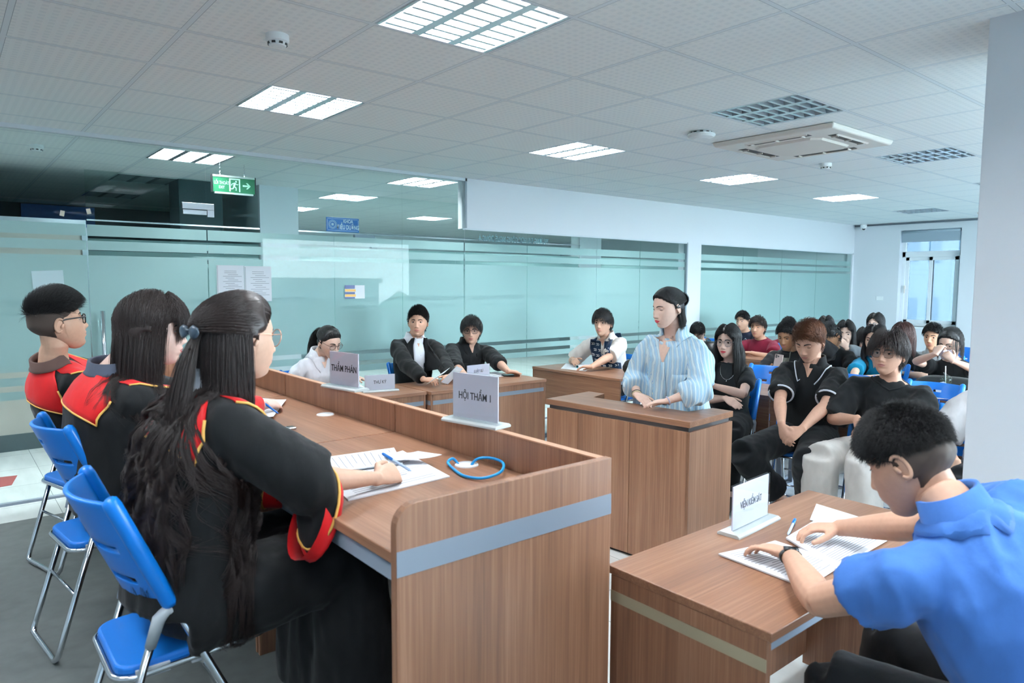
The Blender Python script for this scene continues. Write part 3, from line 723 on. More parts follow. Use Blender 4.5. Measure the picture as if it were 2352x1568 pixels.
def bench_desk(label, x0, y0, y1, h=.75, d=.58, ph=.34):
    """audience desk: short front panel hung between grey steel legs"""
    cx, cy = x0+d/2, (y0+y1)/2; t = thing('audience_desk', label, 'desk', (cx, cy, 0), 0, 'audience desks')
    L = y1-y0
    box('desktop', (-d/2, -L/2+.002, h-.025), (d/2, L/2-.002, h), WY, t, .0025)
    box('front_panel', (-d/2+.004, -L/2+.004, h-.026-ph), (-d/2+.022, L/2-.004, h-.026), WY, t, .002)
    for s in (-1, 1):
        y = s*(L/2-.05); mb = MB()
        mb.box((-.03, y-.02, .04), (.03, y+.02, h-.026)); mb.box((-.25, y-.02, 0), (.25, y+.02, .045)); mb.box((-.24, y-.02, h-.06), (.24, y+.02, h-.026))
        mb.build('leg', M_GREYMETAL, t, bevel=.004)
    mb = MB(); mb.box((-.012, -L/2+.07, .30), (.012, L/2-.07, .34)); mb.build('cross_bar', M_GREYMETAL, t)
    return t
v = bench_desk('walnut desk of the young man in the patterned navy vest', 4.70, 4.17, 5.37)
TABLES = [(4.90, 1.735, 2.825, 'audience desk behind the young man in the black polo shirt'), (4.90, 2.829, 3.95, 'audience desk behind the girl in the black T-shirt'), (4.90, .62, 1.731, 'audience desk next to the pillar, in the front row of desks'),
          (5.98, 1.30, 2.42, 'second-row audience desk with the black bag, cup and papers'), (5.98, 2.424, 3.54, 'second-row audience desk of the girl in the teal polo'), (5.98, 3.544, 4.66, 'second-row audience desk of the man with the phone'),
          (7.15, 3.86, 4.98, 'third-row audience desk of the man in the maroon T-shirt'), (7.15, 4.984, 5.85, 'third-row audience desk of the reading man in teal, by the glass'), (7.15, 2.74, 3.856, 'third-row audience desk of the girl in the grey jacket'), (7.15, 1.6, 2.736, 'third-row audience desk of the young man in the patterned shirt')]
for x, a, b, lab in TABLES: bench_desk(lab, x, a, b)

# witness stand: U-shaped top on a closed front
WS = Matrix.Translation((3.10, 2.262, 0)) @ Matrix.Rotation(math.radians(4.5), 4, 'Z')   # local x: away from the judges, y: along the front
st = thing('witness_stand', 'walnut witness stand with U-shaped top in front of the standing woman', 'stand', (3.105, 2.25, 0), math.radians(5.2))
HT = .863; LW = 1.055
mb = MB(); poly = [(0, 0), (.49, 0), (.49, .10), (.36, .14), (.28, .14), (.28, LW-.14), (.36, LW-.14), (.46, LW-.1), (.46, LW), (0, LW)]
poly = [(0, 0), (.48, 0), (.48, .135), (.27, .175), (.27, LW-.175), (.44, LW-.135), (.44, LW), (0, LW)]
mb.prism(poly, lambda p: (p[0], p[1], HT-.035), lambda p: (p[0], p[1], HT)); mb.build('stand_top', WY, st, bevel=.003)
mb = MB(); mb.box((.018, .018, HT-.06), (.26, LW-.018, HT-.035)); mb.box((.018, .018, HT-.06), (.46, .10, HT-.035)); mb.box((.018, LW-.1, HT-.06), (.43, LW-.018, HT-.035)); mb.build('shadow_gap', mat('dark_reveal', '#5c5a5c', .5), st)
for k, (a, b) in enumerate(((.006, .395), (.398, .787), (.790, LW-.006))): box('front_panel', (.005, a, .02), (.025, b, HT-.06), WZ, st, .0015)
box('side_panel', (.005, .005, .02), (.478, .025, HT-.06), WZ, st, .002).location = (.0, -.0025, 0)
box('side_panel', (.027, LW-.025, .02), (.44, LW-.005, HT-.06), WZ, st, .002)
box('plinth', (.03, .03, 0), (.25, LW-.03, .02), M_DARKMETAL, st)

# ------------------------------------------------------------------ folding chairs
def chair_proto():
    t = thing('folding_chair', '', 'chair')
    # backrest: curved blue shell with a hand hole and two pairs of slots
    nx, nz = 24, 16; w = .352
    def pt(i, k):
        a = i/nx*2-1; z = .575+k/nz*.285; yy = -.075-(z-.575)*.43-.062*(1-a*a)
        return Vector((a*w/2, yy, z))
    def hole(i, k):
        if k in (3, 8) and (3 <= i < 10 or 14 <= i < 21): return True
        if k == 12 and 10 <= i < 14: return True
        return False
    bm = bmesh.new(); vs = [[bm.verts.new(pt(i, k)) for k in range(nz+1)] for i in range(nx+1)]
    for i in range(nx):
        for k in range(nz):
            if not hole(i, k): bm.faces.new((vs[i][k], vs[i+1][k], vs[i+1][k+1], vs[i][k+1]))
    bmesh.ops.recalc_face_normals(bm, faces=bm.faces)
    me = bpy.data.meshes.new('backrest'); bm.to_mesh(me); bm.free(); me.materials.append(M_BLUE)
    me.polygons.foreach_set('use_smooth', [True]*len(me.polygons))
    o = link('backrest', me, t); s = o.modifiers.new('thickness', 'SOLIDIFY'); s.thickness = .013; s.offset = 0
    b = o.modifiers.new('bevel', 'BEVEL'); b.width = .003; b.segments = 2; b.limit_method = 'ANGLE'; b.angle_limit = math.radians(60)
    for sx in (-1, 1):
        x = sx*.183
        MB().tube([(x, -.197, .872), (x, -.193, .866), (x, -.186, .852), (x, -.072, .585), (x, -.068, .575)], [.010, .0185, .0205, .0205, .018], 14, flat=(1, 0, 0)).build('sleeve', M_BLUE, o, smooth=True)
    # chrome frame: two crossing loops
    for nm, a, b in (('front_leg_frame', (-.185, .85), (.19, .013)), ('rear_leg_frame', (-.088, .56), (-.262, .013))):
        x = .183 if nm[0] == 'f' else .168
        d = Vector((0, b[0]-a[0], b[1]-a[1])).normalized(); foot = Vector((x, b[0], b[1])); q = foot-d*.045
        r1 = [Vector((x, a[0], a[1])), q, q+d*.025, foot-Vector((.012, 0, -.003)), Vector((x-.04, b[0], b[1])), Vector((0, b[0], b[1]))]
        pth = r1+[Vector((-p.x, p.y, p.z)) for p in r1[-2::-1]]
        MB().tube(pth, .0105, 10, flat=(1, 0, 0)).build(nm, M_STEEL, t, smooth=True)
    for a, y, z in ((.183, .103, .2), (.168, -.19, .24)): MB().tube([(-a, y, z), (a, y, z)], .006, 8).build('cross_bar', M_STEEL, t, smooth=True)
    # seat pad on a chrome rim
    def rr(w, d, r, n=6):
        out = []
        for cx, cy, a0 in ((w-r, d-r, 0), (-w+r, d-r, 90), (-w+r, -d+r, 180), (w-r, -d+r, 270)):
            for k in range(n+1):
                a = math.radians(a0+90*k/n); out.append((cx+r*math.cos(a), cy+r*math.sin(a)))
        return out
    so = rr(.158, .19, .05); tilt = lambda p, z: (p[0], p[1], z+p[1]*.05)
    MB().prism(so, lambda p: tilt(p, .412), lambda p: tilt(p, .438)).build('seat', M_BLUEPAD, t, bevel=.008, seg=3)
    MB().tube([tilt(p, .410) for p in rr(.163, .195, .055)], .009, 8, closed=True).build('seat_rim', M_STEEL, t, smooth=True)
    for sx in (-1, 1):
        x = sx*.183; mb = MB()
        mb.tube([(x, -.045, .553), (x, -.075, .565), (x, -.097, .545), (x*.955, -.117, .475)], [.014, .0165, .0165, .0135], 12, flat=(1, 0, 0)); mb.build('hinge', M_GREYPL, t, smooth=True)
        for q, y0, y1 in ((.02, -.15, -.07), (.018, -.02, .03)): box('bracket', (x-sx*q-.004, y0, .395), (x-sx*q+.004, y1, .42), M_GREYPL, t, .002)
    return t
CH0 = chair_proto(); ch_used = [False]
def chair(x, y, face, label, z=0):
    """face: world angle the sitter looks towards, degrees"""
    rz = math.radians(face-90)
    if not ch_used[0]: ch_used[0] = True; CH0.location = (x, y, z); CH0.rotation_euler = (0, 0, rz); CH0['label'] = label; CH0['group'] = 'blue folding chairs'; return CH0
    return dup(CH0, (x, y, z), rz, label, 'blue folding chairs')
chair(.485, 2.04, 0, 'blue folding chair under the long-haired judge nearest the camera', PF)
chair(.505, 3.10, 7, 'blue folding chair under the second judge with shoulder-length hair', PF)
chair(.58, 4.02, 16, 'blue folding chair under the male judge with black glasses', PF)
cp = chair(1.93, .40, 80, 'blue folding chair under the prosecutor in the blue shirt, with a white sticker')
mb = MB(); mb.box((-.11, -.2415, .785), (-.065, -.2395, .825)); sk = mb.build('maker_sticker', M_WHITE, cp)
mb = MB(); mb.box((-.10, -.2420, .795), (-.08, -.2414, .815)); mb.build('sticker_print', mat('sticker_print_blue', '#4d6f9a', .5), sk)
chair(4.66, 3.04, 195, 'blue folding chair under the girl in the black T-shirt with folded arms')
chair(4.66, 2.42, 197, 'blue folding chair under the young man in the black polo shirt')
chair(4.64, 1.90, 195, 'blue folding chair under the young man in black T-shirt and white trousers')
chair(4.62, 1.38, 190, 'blue folding chair under the person in the white printed T-shirt by the pillar')
chair(4.62, 3.70, 185, 'blue folding chair with the beige bag, behind the standing woman')
chair(3.36, 5.45, 270, 'blue folding chair under the lawyer in the black suit'); chair(3.97, 5.46, 270, 'blue folding chair under the lawyer in the black shirt')
chair(2.36, 5.48, 270, 'blue folding chair under the secretary in the white shirt'); chair(5.38, 4.86, 180, 'blue folding chair under the young man in the navy vest')
for x, y, lab in ((5.62, 3.36, 'empty blue folding chair behind the girl with folded arms'), (5.62, 2.62, 'empty blue folding chair behind the polo shirt man, papers beside it'), (5.64, 2.00, 'empty blue folding chair next to the papers, behind the white-trousered man'), (5.64, 4.02, 'empty blue folding chair between the standing woman and the girl with folded arms')):
    chair(x, y, 180, lab)
for x, y, lab in ((6.72, 3.75, 'blue folding chair under the man with the phone'), (6.72, 3.28, 'blue folding chair under the man resting his head on his hands'), (6.70, 2.78, 'blue folding chair under the girl in the teal polo'), (6.78, 2.18, 'blue folding chair under the masked girl with the drink'), (6.95, 2.55, 'blue folding chair of the girl with reddish hair'), (6.70, 1.62, 'empty blue folding chair behind the black bag'),
                  (7.98, 4.72, 'blue folding chair under the man in the maroon T-shirt'), (7.95, 5.5, 'blue folding chair under the reading man in the teal jacket'), (7.9, 3.55, 'blue folding chair under the girl in the grey jacket'), (8.0, 2.75, 'blue folding chair under the young man in the patterned shirt'), (9.3, 3.05, 'empty blue folding chair by the far wall, left of the patterned shirt'), (9.3, 2.55, 'empty blue folding chair by the far wall, near the pillar edge')):
    chair(x, y, 180, lab)

# ------------------------------------------------------------------ acrylic name stands
def name_stand(loc, rz, words, label, w=.30, h=.19, size=.042, plain=False, sx=.8, ty=0):
    """local x along the card, +y the reading side"""
    t = thing('name_stand', label, 'name stand', loc, rz, 'acrylic name stands')
    mb = MB(); mb.prism([(-.042, 0), (.042, 0), (.042, .008), (.032, .014), (-.032, .014), (-.042, .008)], lambda p: (-w/2-.02, p[0], p[1]), lambda p: (w/2+.02, p[0], p[1])); mb.build('base', M_ACRYLB, t, bevel=.002)
    MB().box((-w/2, -.006, .012), (w/2, -.003, .012+h)).build('clear_plate', M_ACRYL, t)
    MB().box((-w/2, .003, .012), (w/2, .006, .012+h)).build('clear_plate', M_ACRYL, t)
    card = box('card', (-w/2+.004, -.002, .016), (w/2-.004, .002, h+.008), M_CARD, t)
    for s in (1, -1): text(words, size, frame((0, .0023*s, .012+h*.5+ty), (-s, 0, 0), (0, 0, 1)), M_TXT, card, sx=sx, bold=size*.012, serif=True)
    return t
M_ACRYLB = mat('acrylic_base', '#eaf3f4', .06); M_ACRYLB.node_tree.nodes['Principled BSDF'].inputs['Transmission Weight'].default_value = .35
M_CARD = mat('lilac_card', '#dcd9ea', .6)
name_stand((1.468, 1.985, 1.104), math.radians(101), 'HỘI THẨM 1', 'acrylic name stand HỘI THẨM 1 on the judges panel', .225, .17, .036)
name_stand((1.470, 3.03, 1.104), math.radians(101), 'THẨM PHÁN', 'acrylic name stand THẨM PHÁN on the judges panel', .225, .165, .042)
name_stand((2.66, 4.86, .75), math.radians(168), 'THƯ KÝ', 'acrylic name stand THƯ KÝ on the secretary desk', .25, .125, .036)
name_stand((3.68, 4.93, .75), math.radians(184), 'LUẬT SƯ', 'acrylic name stand LUẬT SƯ on the lawyers desk', .27, .125, .034)
name_stand((2.185, 1.318, .75), math.radians(184), 'VIỆN KIỂM SÁT', 'acrylic name stand VIỆN KIỂM SÁT on the prosecutor desk', .262, .16, .034, sx=.66)
# ------------------------------------------------------------------ people: one builder, posed per person
def skin_mat(name, col):
    m = mat(name, col, .48); b = m.node_tree.nodes['Principled BSDF']
    b.inputs['Subsurface Weight'].default_value = 0; b.inputs['Specular IOR Level'].default_value = .35
    add_noise(m, 60, .05, (1, 1, 1), .06, .0006); return m
def hair_mat(name, col, tip=None):
    m = mat(name, col, .42); b = m.node_tree.nodes['Principled BSDF']; b.inputs['Specular IOR Level'].default_value = .45
    return m
M_EYEW = mat('eye_white', '#e6e1de', .25); M_IRIS = mat('iris_dark', '#22150f', .15); M_LASH = mat('eyelash', '#1a1210', .6)
def V(*a): return Vector(a)
def yawv(d): a = math.radians(d); return Vector((math.cos(a), math.sin(a), 0))

def ico(n):
    bm = bmesh.new(); bmesh.ops.create_icosphere(bm, subdivisions=n, radius=1)
    v = np.array([p.co[:] for p in bm.verts]); f = [tuple(q.index for q in p.verts) for p in bm.faces]; bm.free()
    return v/np.linalg.norm(v, axis=1)[:, None], f
ICO = {n: ico(n) for n in (3, 4, 5, 6)}
def ss(a, b, x):
    t = np.clip((x-a)/(b-a), 0, 1); return t*t*(3-2*t)

def head_base(u, fem, full=0.0):
    """skull and jaw without features; u: unit directions, returns points; y forward, z up, metres"""
    x, y, z = u[:, 0]*.0765, np.where(u[:, 1] > 0, u[:, 1]*.088, u[:, 1]*.101), u[:, 2]*.116
    s = np.clip(-z/.116, 0, 1)
    x = x*(1-(.30 if fem else .20)*s**1.6*(1-.25*full))
    back = ss(0, .9, -u[:, 1])
    y = y*(1-.30*s*back)+.050*s**2.2
    z = z+.035*s*back
    x = x*(1+.03*np.exp(-((z+.02)/.03)**2)*(u[:, 1] > 0))           # cheekbones
    if fem: z = np.where(z < 0, z*.955, z)
    up = ss(.02, .116, z); y = np.where(u[:, 1] < 0, y*(1+.02*up), y)
    return np.stack([x, y, z], 1)
def head_points(u, fem, full=0.0, smile=0.0, nose=1.0):
    p = head_base(u, fem, full); x, y, z = p.T.copy(); w = ss(.15, .6, u[:, 1])
    def g(xc, zc, sx, sz, a, both=False):
        r = a*np.exp(-((x0_-xc)/sx)**2/2-((z0_-zc)/sz)**2/2)
        if both: r = r+a*np.exp(-((x0_+xc)/sx)**2/2-((z0_-zc)/sz)**2/2)
        return r
    x0_, z0_ = x.copy(), z.copy()
    dy = g(.033, .011, .015, .010, -.0105, True)+g(.030, .027, .018, .006, .0028, True)
    dy += g(0, .004, .0065, .012, .006)+g(0, -.012, .0075, .011, .0105*nose)+g(0, -.027, .0090, .0085, .0165*nose)+g(.0125, -.0315, .0058, .0055, .0085*nose, True)
    dy += g(.0065, -.0385, .004, .003, -.004, True)
    dy += g(.044, -.020, .018, .016, .0045+.004*full, True)+g(.035, -.055, .016, .02, .002+.006*full, True)
    dy += g(0, -.055, .022, .015, .0078)+g(0, -.0515, .015, .0040, .0030)+g(0, -.0645, .0135, .0045, .0038)+g(0, -.0580, .0145, .0020, -.0044)
    dy += g(0, -.0765, .02, .006, -.0032)+g(0, -.097, .019, .013, .0065)
    dy += g(0, .055, .04, .03, .003)
    y = y+dy*w
    return np.stack([x, y, z], 1)

def np_mesh(name, v, f, m, parent=None, smooth=True):
    me = bpy.data.meshes.new(name); v = np.asarray(v, dtype=np.float32)
    me.vertices.add(len(v)); me.vertices.foreach_set('co', v.ravel())
    ls = np.array([len(q) for q in f], dtype=np.int32); flat = np.fromiter((i for q in f for i in q), dtype=np.int32)
    me.loops.add(len(flat)); me.loops.foreach_set('vertex_index', flat)
    st = np.concatenate([[0], np.cumsum(ls)[:-1]]).astype(np.int32)
    me.polygons.add(len(ls)); me.polygons.foreach_set('loop_start', st)
    try: me.polygons.foreach_set('loop_total', ls)
    except Exception: pass
    if smooth: me.polygons.foreach_set('use_smooth', [True]*len(ls))
    if m is not None: me.materials.append(m)
    me.update(calc_edges=True); me.validate()
    return link(name, me, parent)
def grid_faces(nu, nv, k=0, closed=False):
    fs = []
    for i in range(nu-1 if not closed else nu):
        for j in range(nv-1):
            a = k+i*nv+j; b = k+((i+1) % nu)*nv+j; fs.append((a, b, b+1, a+1))
    return fs
def fuse(mb, voxel, iters=5, factor=.5):
    """one continuous surface from overlapping closed pieces"""
    me = bpy.data.meshes.new('fuse'); me.from_pydata([tuple(p) for p in mb.v], [], mb.f)
    bm = bmesh.new(); bm.from_mesh(me); bmesh.ops.recalc_face_normals(bm, faces=bm.faces); bm.to_mesh(me); bm.free()
    o = bpy.data.objects.new('fuse', me); COL.objects.link(o)
    r = o.modifiers.new('r', 'REMESH'); r.mode = 'VOXEL'; r.voxel_size = voxel; r.use_smooth_shade = True
    if iters:
        s = o.modifiers.new('s', 'SMOOTH'); s.factor = factor; s.iterations = iters
    bpy.context.view_layer.update(); dg = bpy.context.evaluated_depsgraph_get()
    out = bpy.data.meshes.new_from_object(o.evaluated_get(dg)); bpy.data.objects.remove(o); bpy.data.meshes.remove(me)
    return out
def mesh_arrays(me):
    v = np.empty(len(me.vertices)*3, dtype=np.float32); me.vertices.foreach_get('co', v)
    return v.reshape(-1, 3), [tuple(p.vertices) for p in me.polygons]
def wrinkle(me, amp, scale, stretch=(1, 1, .35), seed=0, mask=None):
    """cloth folds: ridged noise along the normals"""
    off = Vector((seed*3.7, seed*1.3, seed*2.1)); sx, sy, sz = stretch; n = len(me.vertices)
    co = np.empty(n*3, dtype=np.float32); me.vertices.foreach_get('co', co); co = co.reshape(-1, 3)
    no = np.empty(n*3, dtype=np.float32); me.vertices.foreach_get('normal', no); no = no.reshape(-1, 3)
    q = co*np.array([sx, sy, sz])*scale+np.array(off); N = noise.noise; o2 = np.array([5, 2, 9.])
    n1 = np.array([N(p) for p in q.tolist()]); n2 = np.array([N(p) for p in (q*2.3+o2).tolist()])
    k = (1-np.abs(n1)*2.2)+.45*(1-np.abs(n2)*2.2)-.6
    if mask: k = k*np.array([mask(p) for p in co])
    me.vertices.foreach_set('co', (co+no*(amp*k)[:, None]).astype(np.float32).ravel()); me.update()
def ik(a, c, l1, l2, pole):
    """elbow or knee between a and c, bent towards pole"""
    d = c-a; L = d.length; l1, l2 = l1, l2
    if L > (l1+l2)*.995: k = L/((l1+l2)*.995); l1 *= k; l2 *= k
    if L < abs(l1-l2)*1.05: L = abs(l1-l2)*1.05
    x = (l1*l1-l2*l2+L*L)/(2*L); h = math.sqrt(max(l1*l1-x*x, 0)); dn = d.normalized()
    p = Vector(pole); p = p-dn*p.dot(dn)
    if p.length < 1e-4: p = dn.orthogonal()
    return a+dn*x+p.normalized()*h

def hand(mb, w, d, n, thumb, k=1.0, curl=(.3, .45, .3), spread=.06, tcurl=.3, fingers=None, tdir=None):
    """w wrist, d finger direction, n back-of-hand normal, thumb: unit vector towards the thumb side"""
    d = Vector(d).normalized(); n = Vector(n); n = (n-d*n.dot(d)).normalized(); s = Vector(thumb); s = (s-d*s.dot(d)-n*s.dot(n)).normalized()
    P = lambda a, b, c: w+d*(a*k)+s*(b*k)+n*(c*k)
    mb.tube([P(-.02, 0, 0), P(.005, 0, 0), P(.03, .002, .001), P(.06, .001, .002), P(.083, -.001, 0), P(.092, -.002, -.003)], [(.0255*k, .0195*k), (.027*k, .018*k), (.037*k, .0165*k), (.0415*k, .0145*k), (.041*k, .0115*k), (.036*k, .008*k)], 16, flat=s)
    for q, (off, L, r) in enumerate(((.0285, .072, .0083), (.0095, .080, .0086), (-.0095, .074, .0082), (-.027, .058, .0073))):
        c3 = curl if fingers is None else fingers[q]
        p = P(.080+(.004 if q in (1, 2) else 0), off, -.001); dd = (d+s*(spread*(1.5-q))).normalized(); pts = [P(.060, off*.9, 0), p]; ang = 0
        for seg, a in zip((.46, .30, .24), c3):
            ang += a; v = dd*math.cos(ang)-n*math.sin(ang); p = p+v*(L*seg*k); pts.append(p)
        pts = [pts[0], pts[1], pts[1].lerp(pts[2], .5), pts[2], pts[3], pts[4]]
        mb.tube(pts, [r*1.0*k, r*1.06*k, r*.96*k, r*k, r*.9*k, r*.72*k], 9)
    t0 = P(.018, .022, -.004); td = tdir or (d*.62+s*.72-n*.28); td = Vector(td).normalized()
    t1 = t0+td*(.042*k); t2 = t1+(td+d*.5*tcurl*2-s*.55*tcurl*2).normalized()*(.033*k); t3 = t2+(td+d*.8*tcurl*2-s*.9*tcurl*2).normalized()*(.025*k)
    mb.tube([P(.005, .012, -.002), t0, t1, t2, t3], [.014*k, .0145*k, .0115*k, .0105*k, .0078*k], 10)

def eye_parts(body_v, body_f, bvh, fem, open_, gaze, toW, names, parent_list):
    for sx in (-1, 1):
        hit = bvh.ray_cast(V(sx*.0315, .3, .0105), V(0, -1, 0)); y = hit[0].y if hit[0] else .08
        c = V(sx*.0315, y-.0088, .0100); r = .0129
        v, f = ICO[4]; pts = v*r
        gx, gz = gaze; gd = np.array([gx, 1.0, gz]); gd /= np.linalg.norm(gd)
        me_v = pts+np.array(c); dots = v @ gd
        mi = [1 if (dots[q[0]]+dots[q[1]]+dots[q[2]])/3 > math.cos(.50) else 0 for q in f]
        parent_list.append(('eye', toW(me_v), f, [M_EYEW, M_IRIS], mi))
        # lids are part of the face
        R = r*1.09; na, ne = 15, 6
        for lid in (1, -1):
            grid = []
            for i in range(na):
                az = math.radians(-78+156*i/(na-1)); t = math.cos(az*1.12)
                e0 = (math.radians(27)*open_*max(t, 0)**.7 if lid > 0 else -math.radians(20)*min(open_, 1)*max(t, 0)**.7)+math.radians(-3 if open_ > .2 else -14)+math.radians(4)*math.sin(az)*sx
                for j in range(ne):
                    e = e0+(math.radians(72 if lid > 0 else -62)-e0)*j/(ne-1)
                    rr = R*(1+.05*(1 if j == 0 else 0))
                    grid.append(c+V(rr*math.sin(az)*math.cos(e), rr*math.cos(az)*math.cos(e), rr*math.sin(e)*1.0))
            if lid > 0:
                lash = MB().tube([grid[i*ne]+(grid[i*ne]-c).normalized()*.0006 for i in range(1, na-1)], [.0006+.0006*math.sin(math.pi*i/(na-1)) for i in range(1, na-1)], 6)
                parent_list.append(('eyelash', toW(np.array([tuple(q) for q in lash.v])), lash.f, [M_LASH], [0]*len(lash.f)))
            k = len(body_v); body_v += [tuple(q) for q in grid]; body_f += grid_faces(na, ne, k)

def patch_grid(bvh, toW_dir, left, right, n=7, off=.001):
    """strip between two 2-D outlines (x, z) laid on the head front; returns verts and faces"""
    vs = []
    for (xa, za), (xb, zb) in zip(left, right):
        for k in range(n):
            t = k/(n-1); x, z = xa+(xb-xa)*t, za+(zb-za)*t
            h = bvh.ray_cast(V(x, .3, z), V(0, -1, 0)); y = (h[0].y if h[0] else .07)
            edge = 0 if k in (0, n-1) else 1
            vs.append((x, y+off*(.2+.8*edge), z))
    return vs, grid_faces(len(left), n)

def strands(root_v, root_n, path_fn, count, npts, radius, name, m, parent, toW, jitter=.003, taper=.35, rng=None, bvh=None, zlim=0):
    rng = rng or np.random.default_rng(1); idx = rng.integers(0, len(root_v), count); pos = np.empty((count, npts, 3))
    R0 = root_v[idx]+rng.normal(0, jitter*.5, (count, 3)); N0 = root_n[idx]
    pos = path_fn(R0, N0, npts, rng)
    P = toW(pos.reshape(-1, 3)).astype(np.float32)
    if bvh is not None:
        off = np.repeat(rng.uniform(.003, .013, count), npts); P0 = P.copy()
        for i in np.nonzero(P[:, 2] < zlim)[0].tolist():
            q = Vector(P[i].tolist()); loc, no, _i, _d = bvh.find_nearest(q, .25)
            if loc is not None and (q-loc).dot(no) < off[i]: P[i] = loc+no*float(off[i])
    hc = bpy.data.hair_curves.new(name); hc.add_curves([npts]*count)
    hc.attributes['position'].data.foreach_set('vector', P.ravel())
    ra = hc.attributes.new('radius', 'FLOAT', 'POINT'); t = np.linspace(0, 1, npts); rr = radius*(1-(1-taper)*t**2)
    ra.data.foreach_set('value', np.tile(rr, count).astype(np.float32))
    hc.materials.append(m)
    return link(name, hc, parent)

# hair regions and paths are in head space (y forward, z up); E() pushes points outside the skull
def ell(p, s):
    """signed offset outside an ellipsoid around the skull; returns scaled radius"""
    a = np.array([.0765, .101, .116]); c = np.array([0, -.004, .004])
    return np.linalg.norm((p-c)/a, axis=-1)/s, a, c
def push_out(p, s, soft=1.0):
    r, a, c = ell(p, s); k = np.where(r < 1, 1/np.maximum(r, 1e-3), 1.0)
    low = ss(-.12, -.06, p[..., 2])           # no push below the jaw
    k = 1+(k-1)*low*soft
    return c+(p-c)*k[..., None]
def hair_mask(u, style):
    """1 where hair grows"""
    x, y, z = u[:, 0], u[:, 1], u[:, 2]
    st = style
    hz = st.get('line', .60)                 # forehead hairline height (unit z)
    front = ss(hz-.10, hz+.06, z+.42*np.abs(x)**2.2)          # above the forehead line
    side = ss(-.02, .16, -y+.28*ss(.1, .6, z)+.10)*ss(st.get('side', -.30)-.1, st.get('side', -.30)+.06, z)
    back = ss(.25, .45, -y)*ss(st.get('nape', -.62)-.1, st.get('nape', -.62)+.05, z)
    earcut = 1-ss(.5, .8, np.abs(x))*ss(-.25, -.1, -np.abs(y+.05)+.0)*(z < .0)*st.get('ear', 1.0)
    return np.clip(np.maximum(np.maximum(front, side), back), 0, 1)*np.clip(earcut, 0, 1)

SKINS = {}
def skin(c):
    if c not in SKINS: SKINS[c] = skin_mat('skin_%s' % c.lstrip('#'), c)
    return SKINS[c]
LIPM = {'m': mat('lips_natural', '#b5756b', .4), 'f': mat('lips_rose', '#c4615f', .32), 'r': mat('lips_red', '#cc4450', .3)}
HAIRS = {'black': hair_mat('hair_black', '#0d0c0e'), 'dark': hair_mat('hair_dark_brown', '#261916'), 'brown': hair_mat('hair_chestnut', '#6b4028'), 'red': hair_mat('hair_auburn', '#3a1f1a')}
M_FADE = mat('shaved_hair', '#43362f', .7)
def cloth(name, col, rough=.85, bump=.25, scale=900):
    if name in MATS: return MATS[name]
    m = mat(name, col, rough); b = m.node_tree.nodes['Principled BSDF']; b.inputs['Specular IOR Level'].default_value = .25
    b.inputs['Sheen Weight'].default_value = .08
    add_noise(m, 26, .07, (1, 1, .5), .3, .006)
    return m

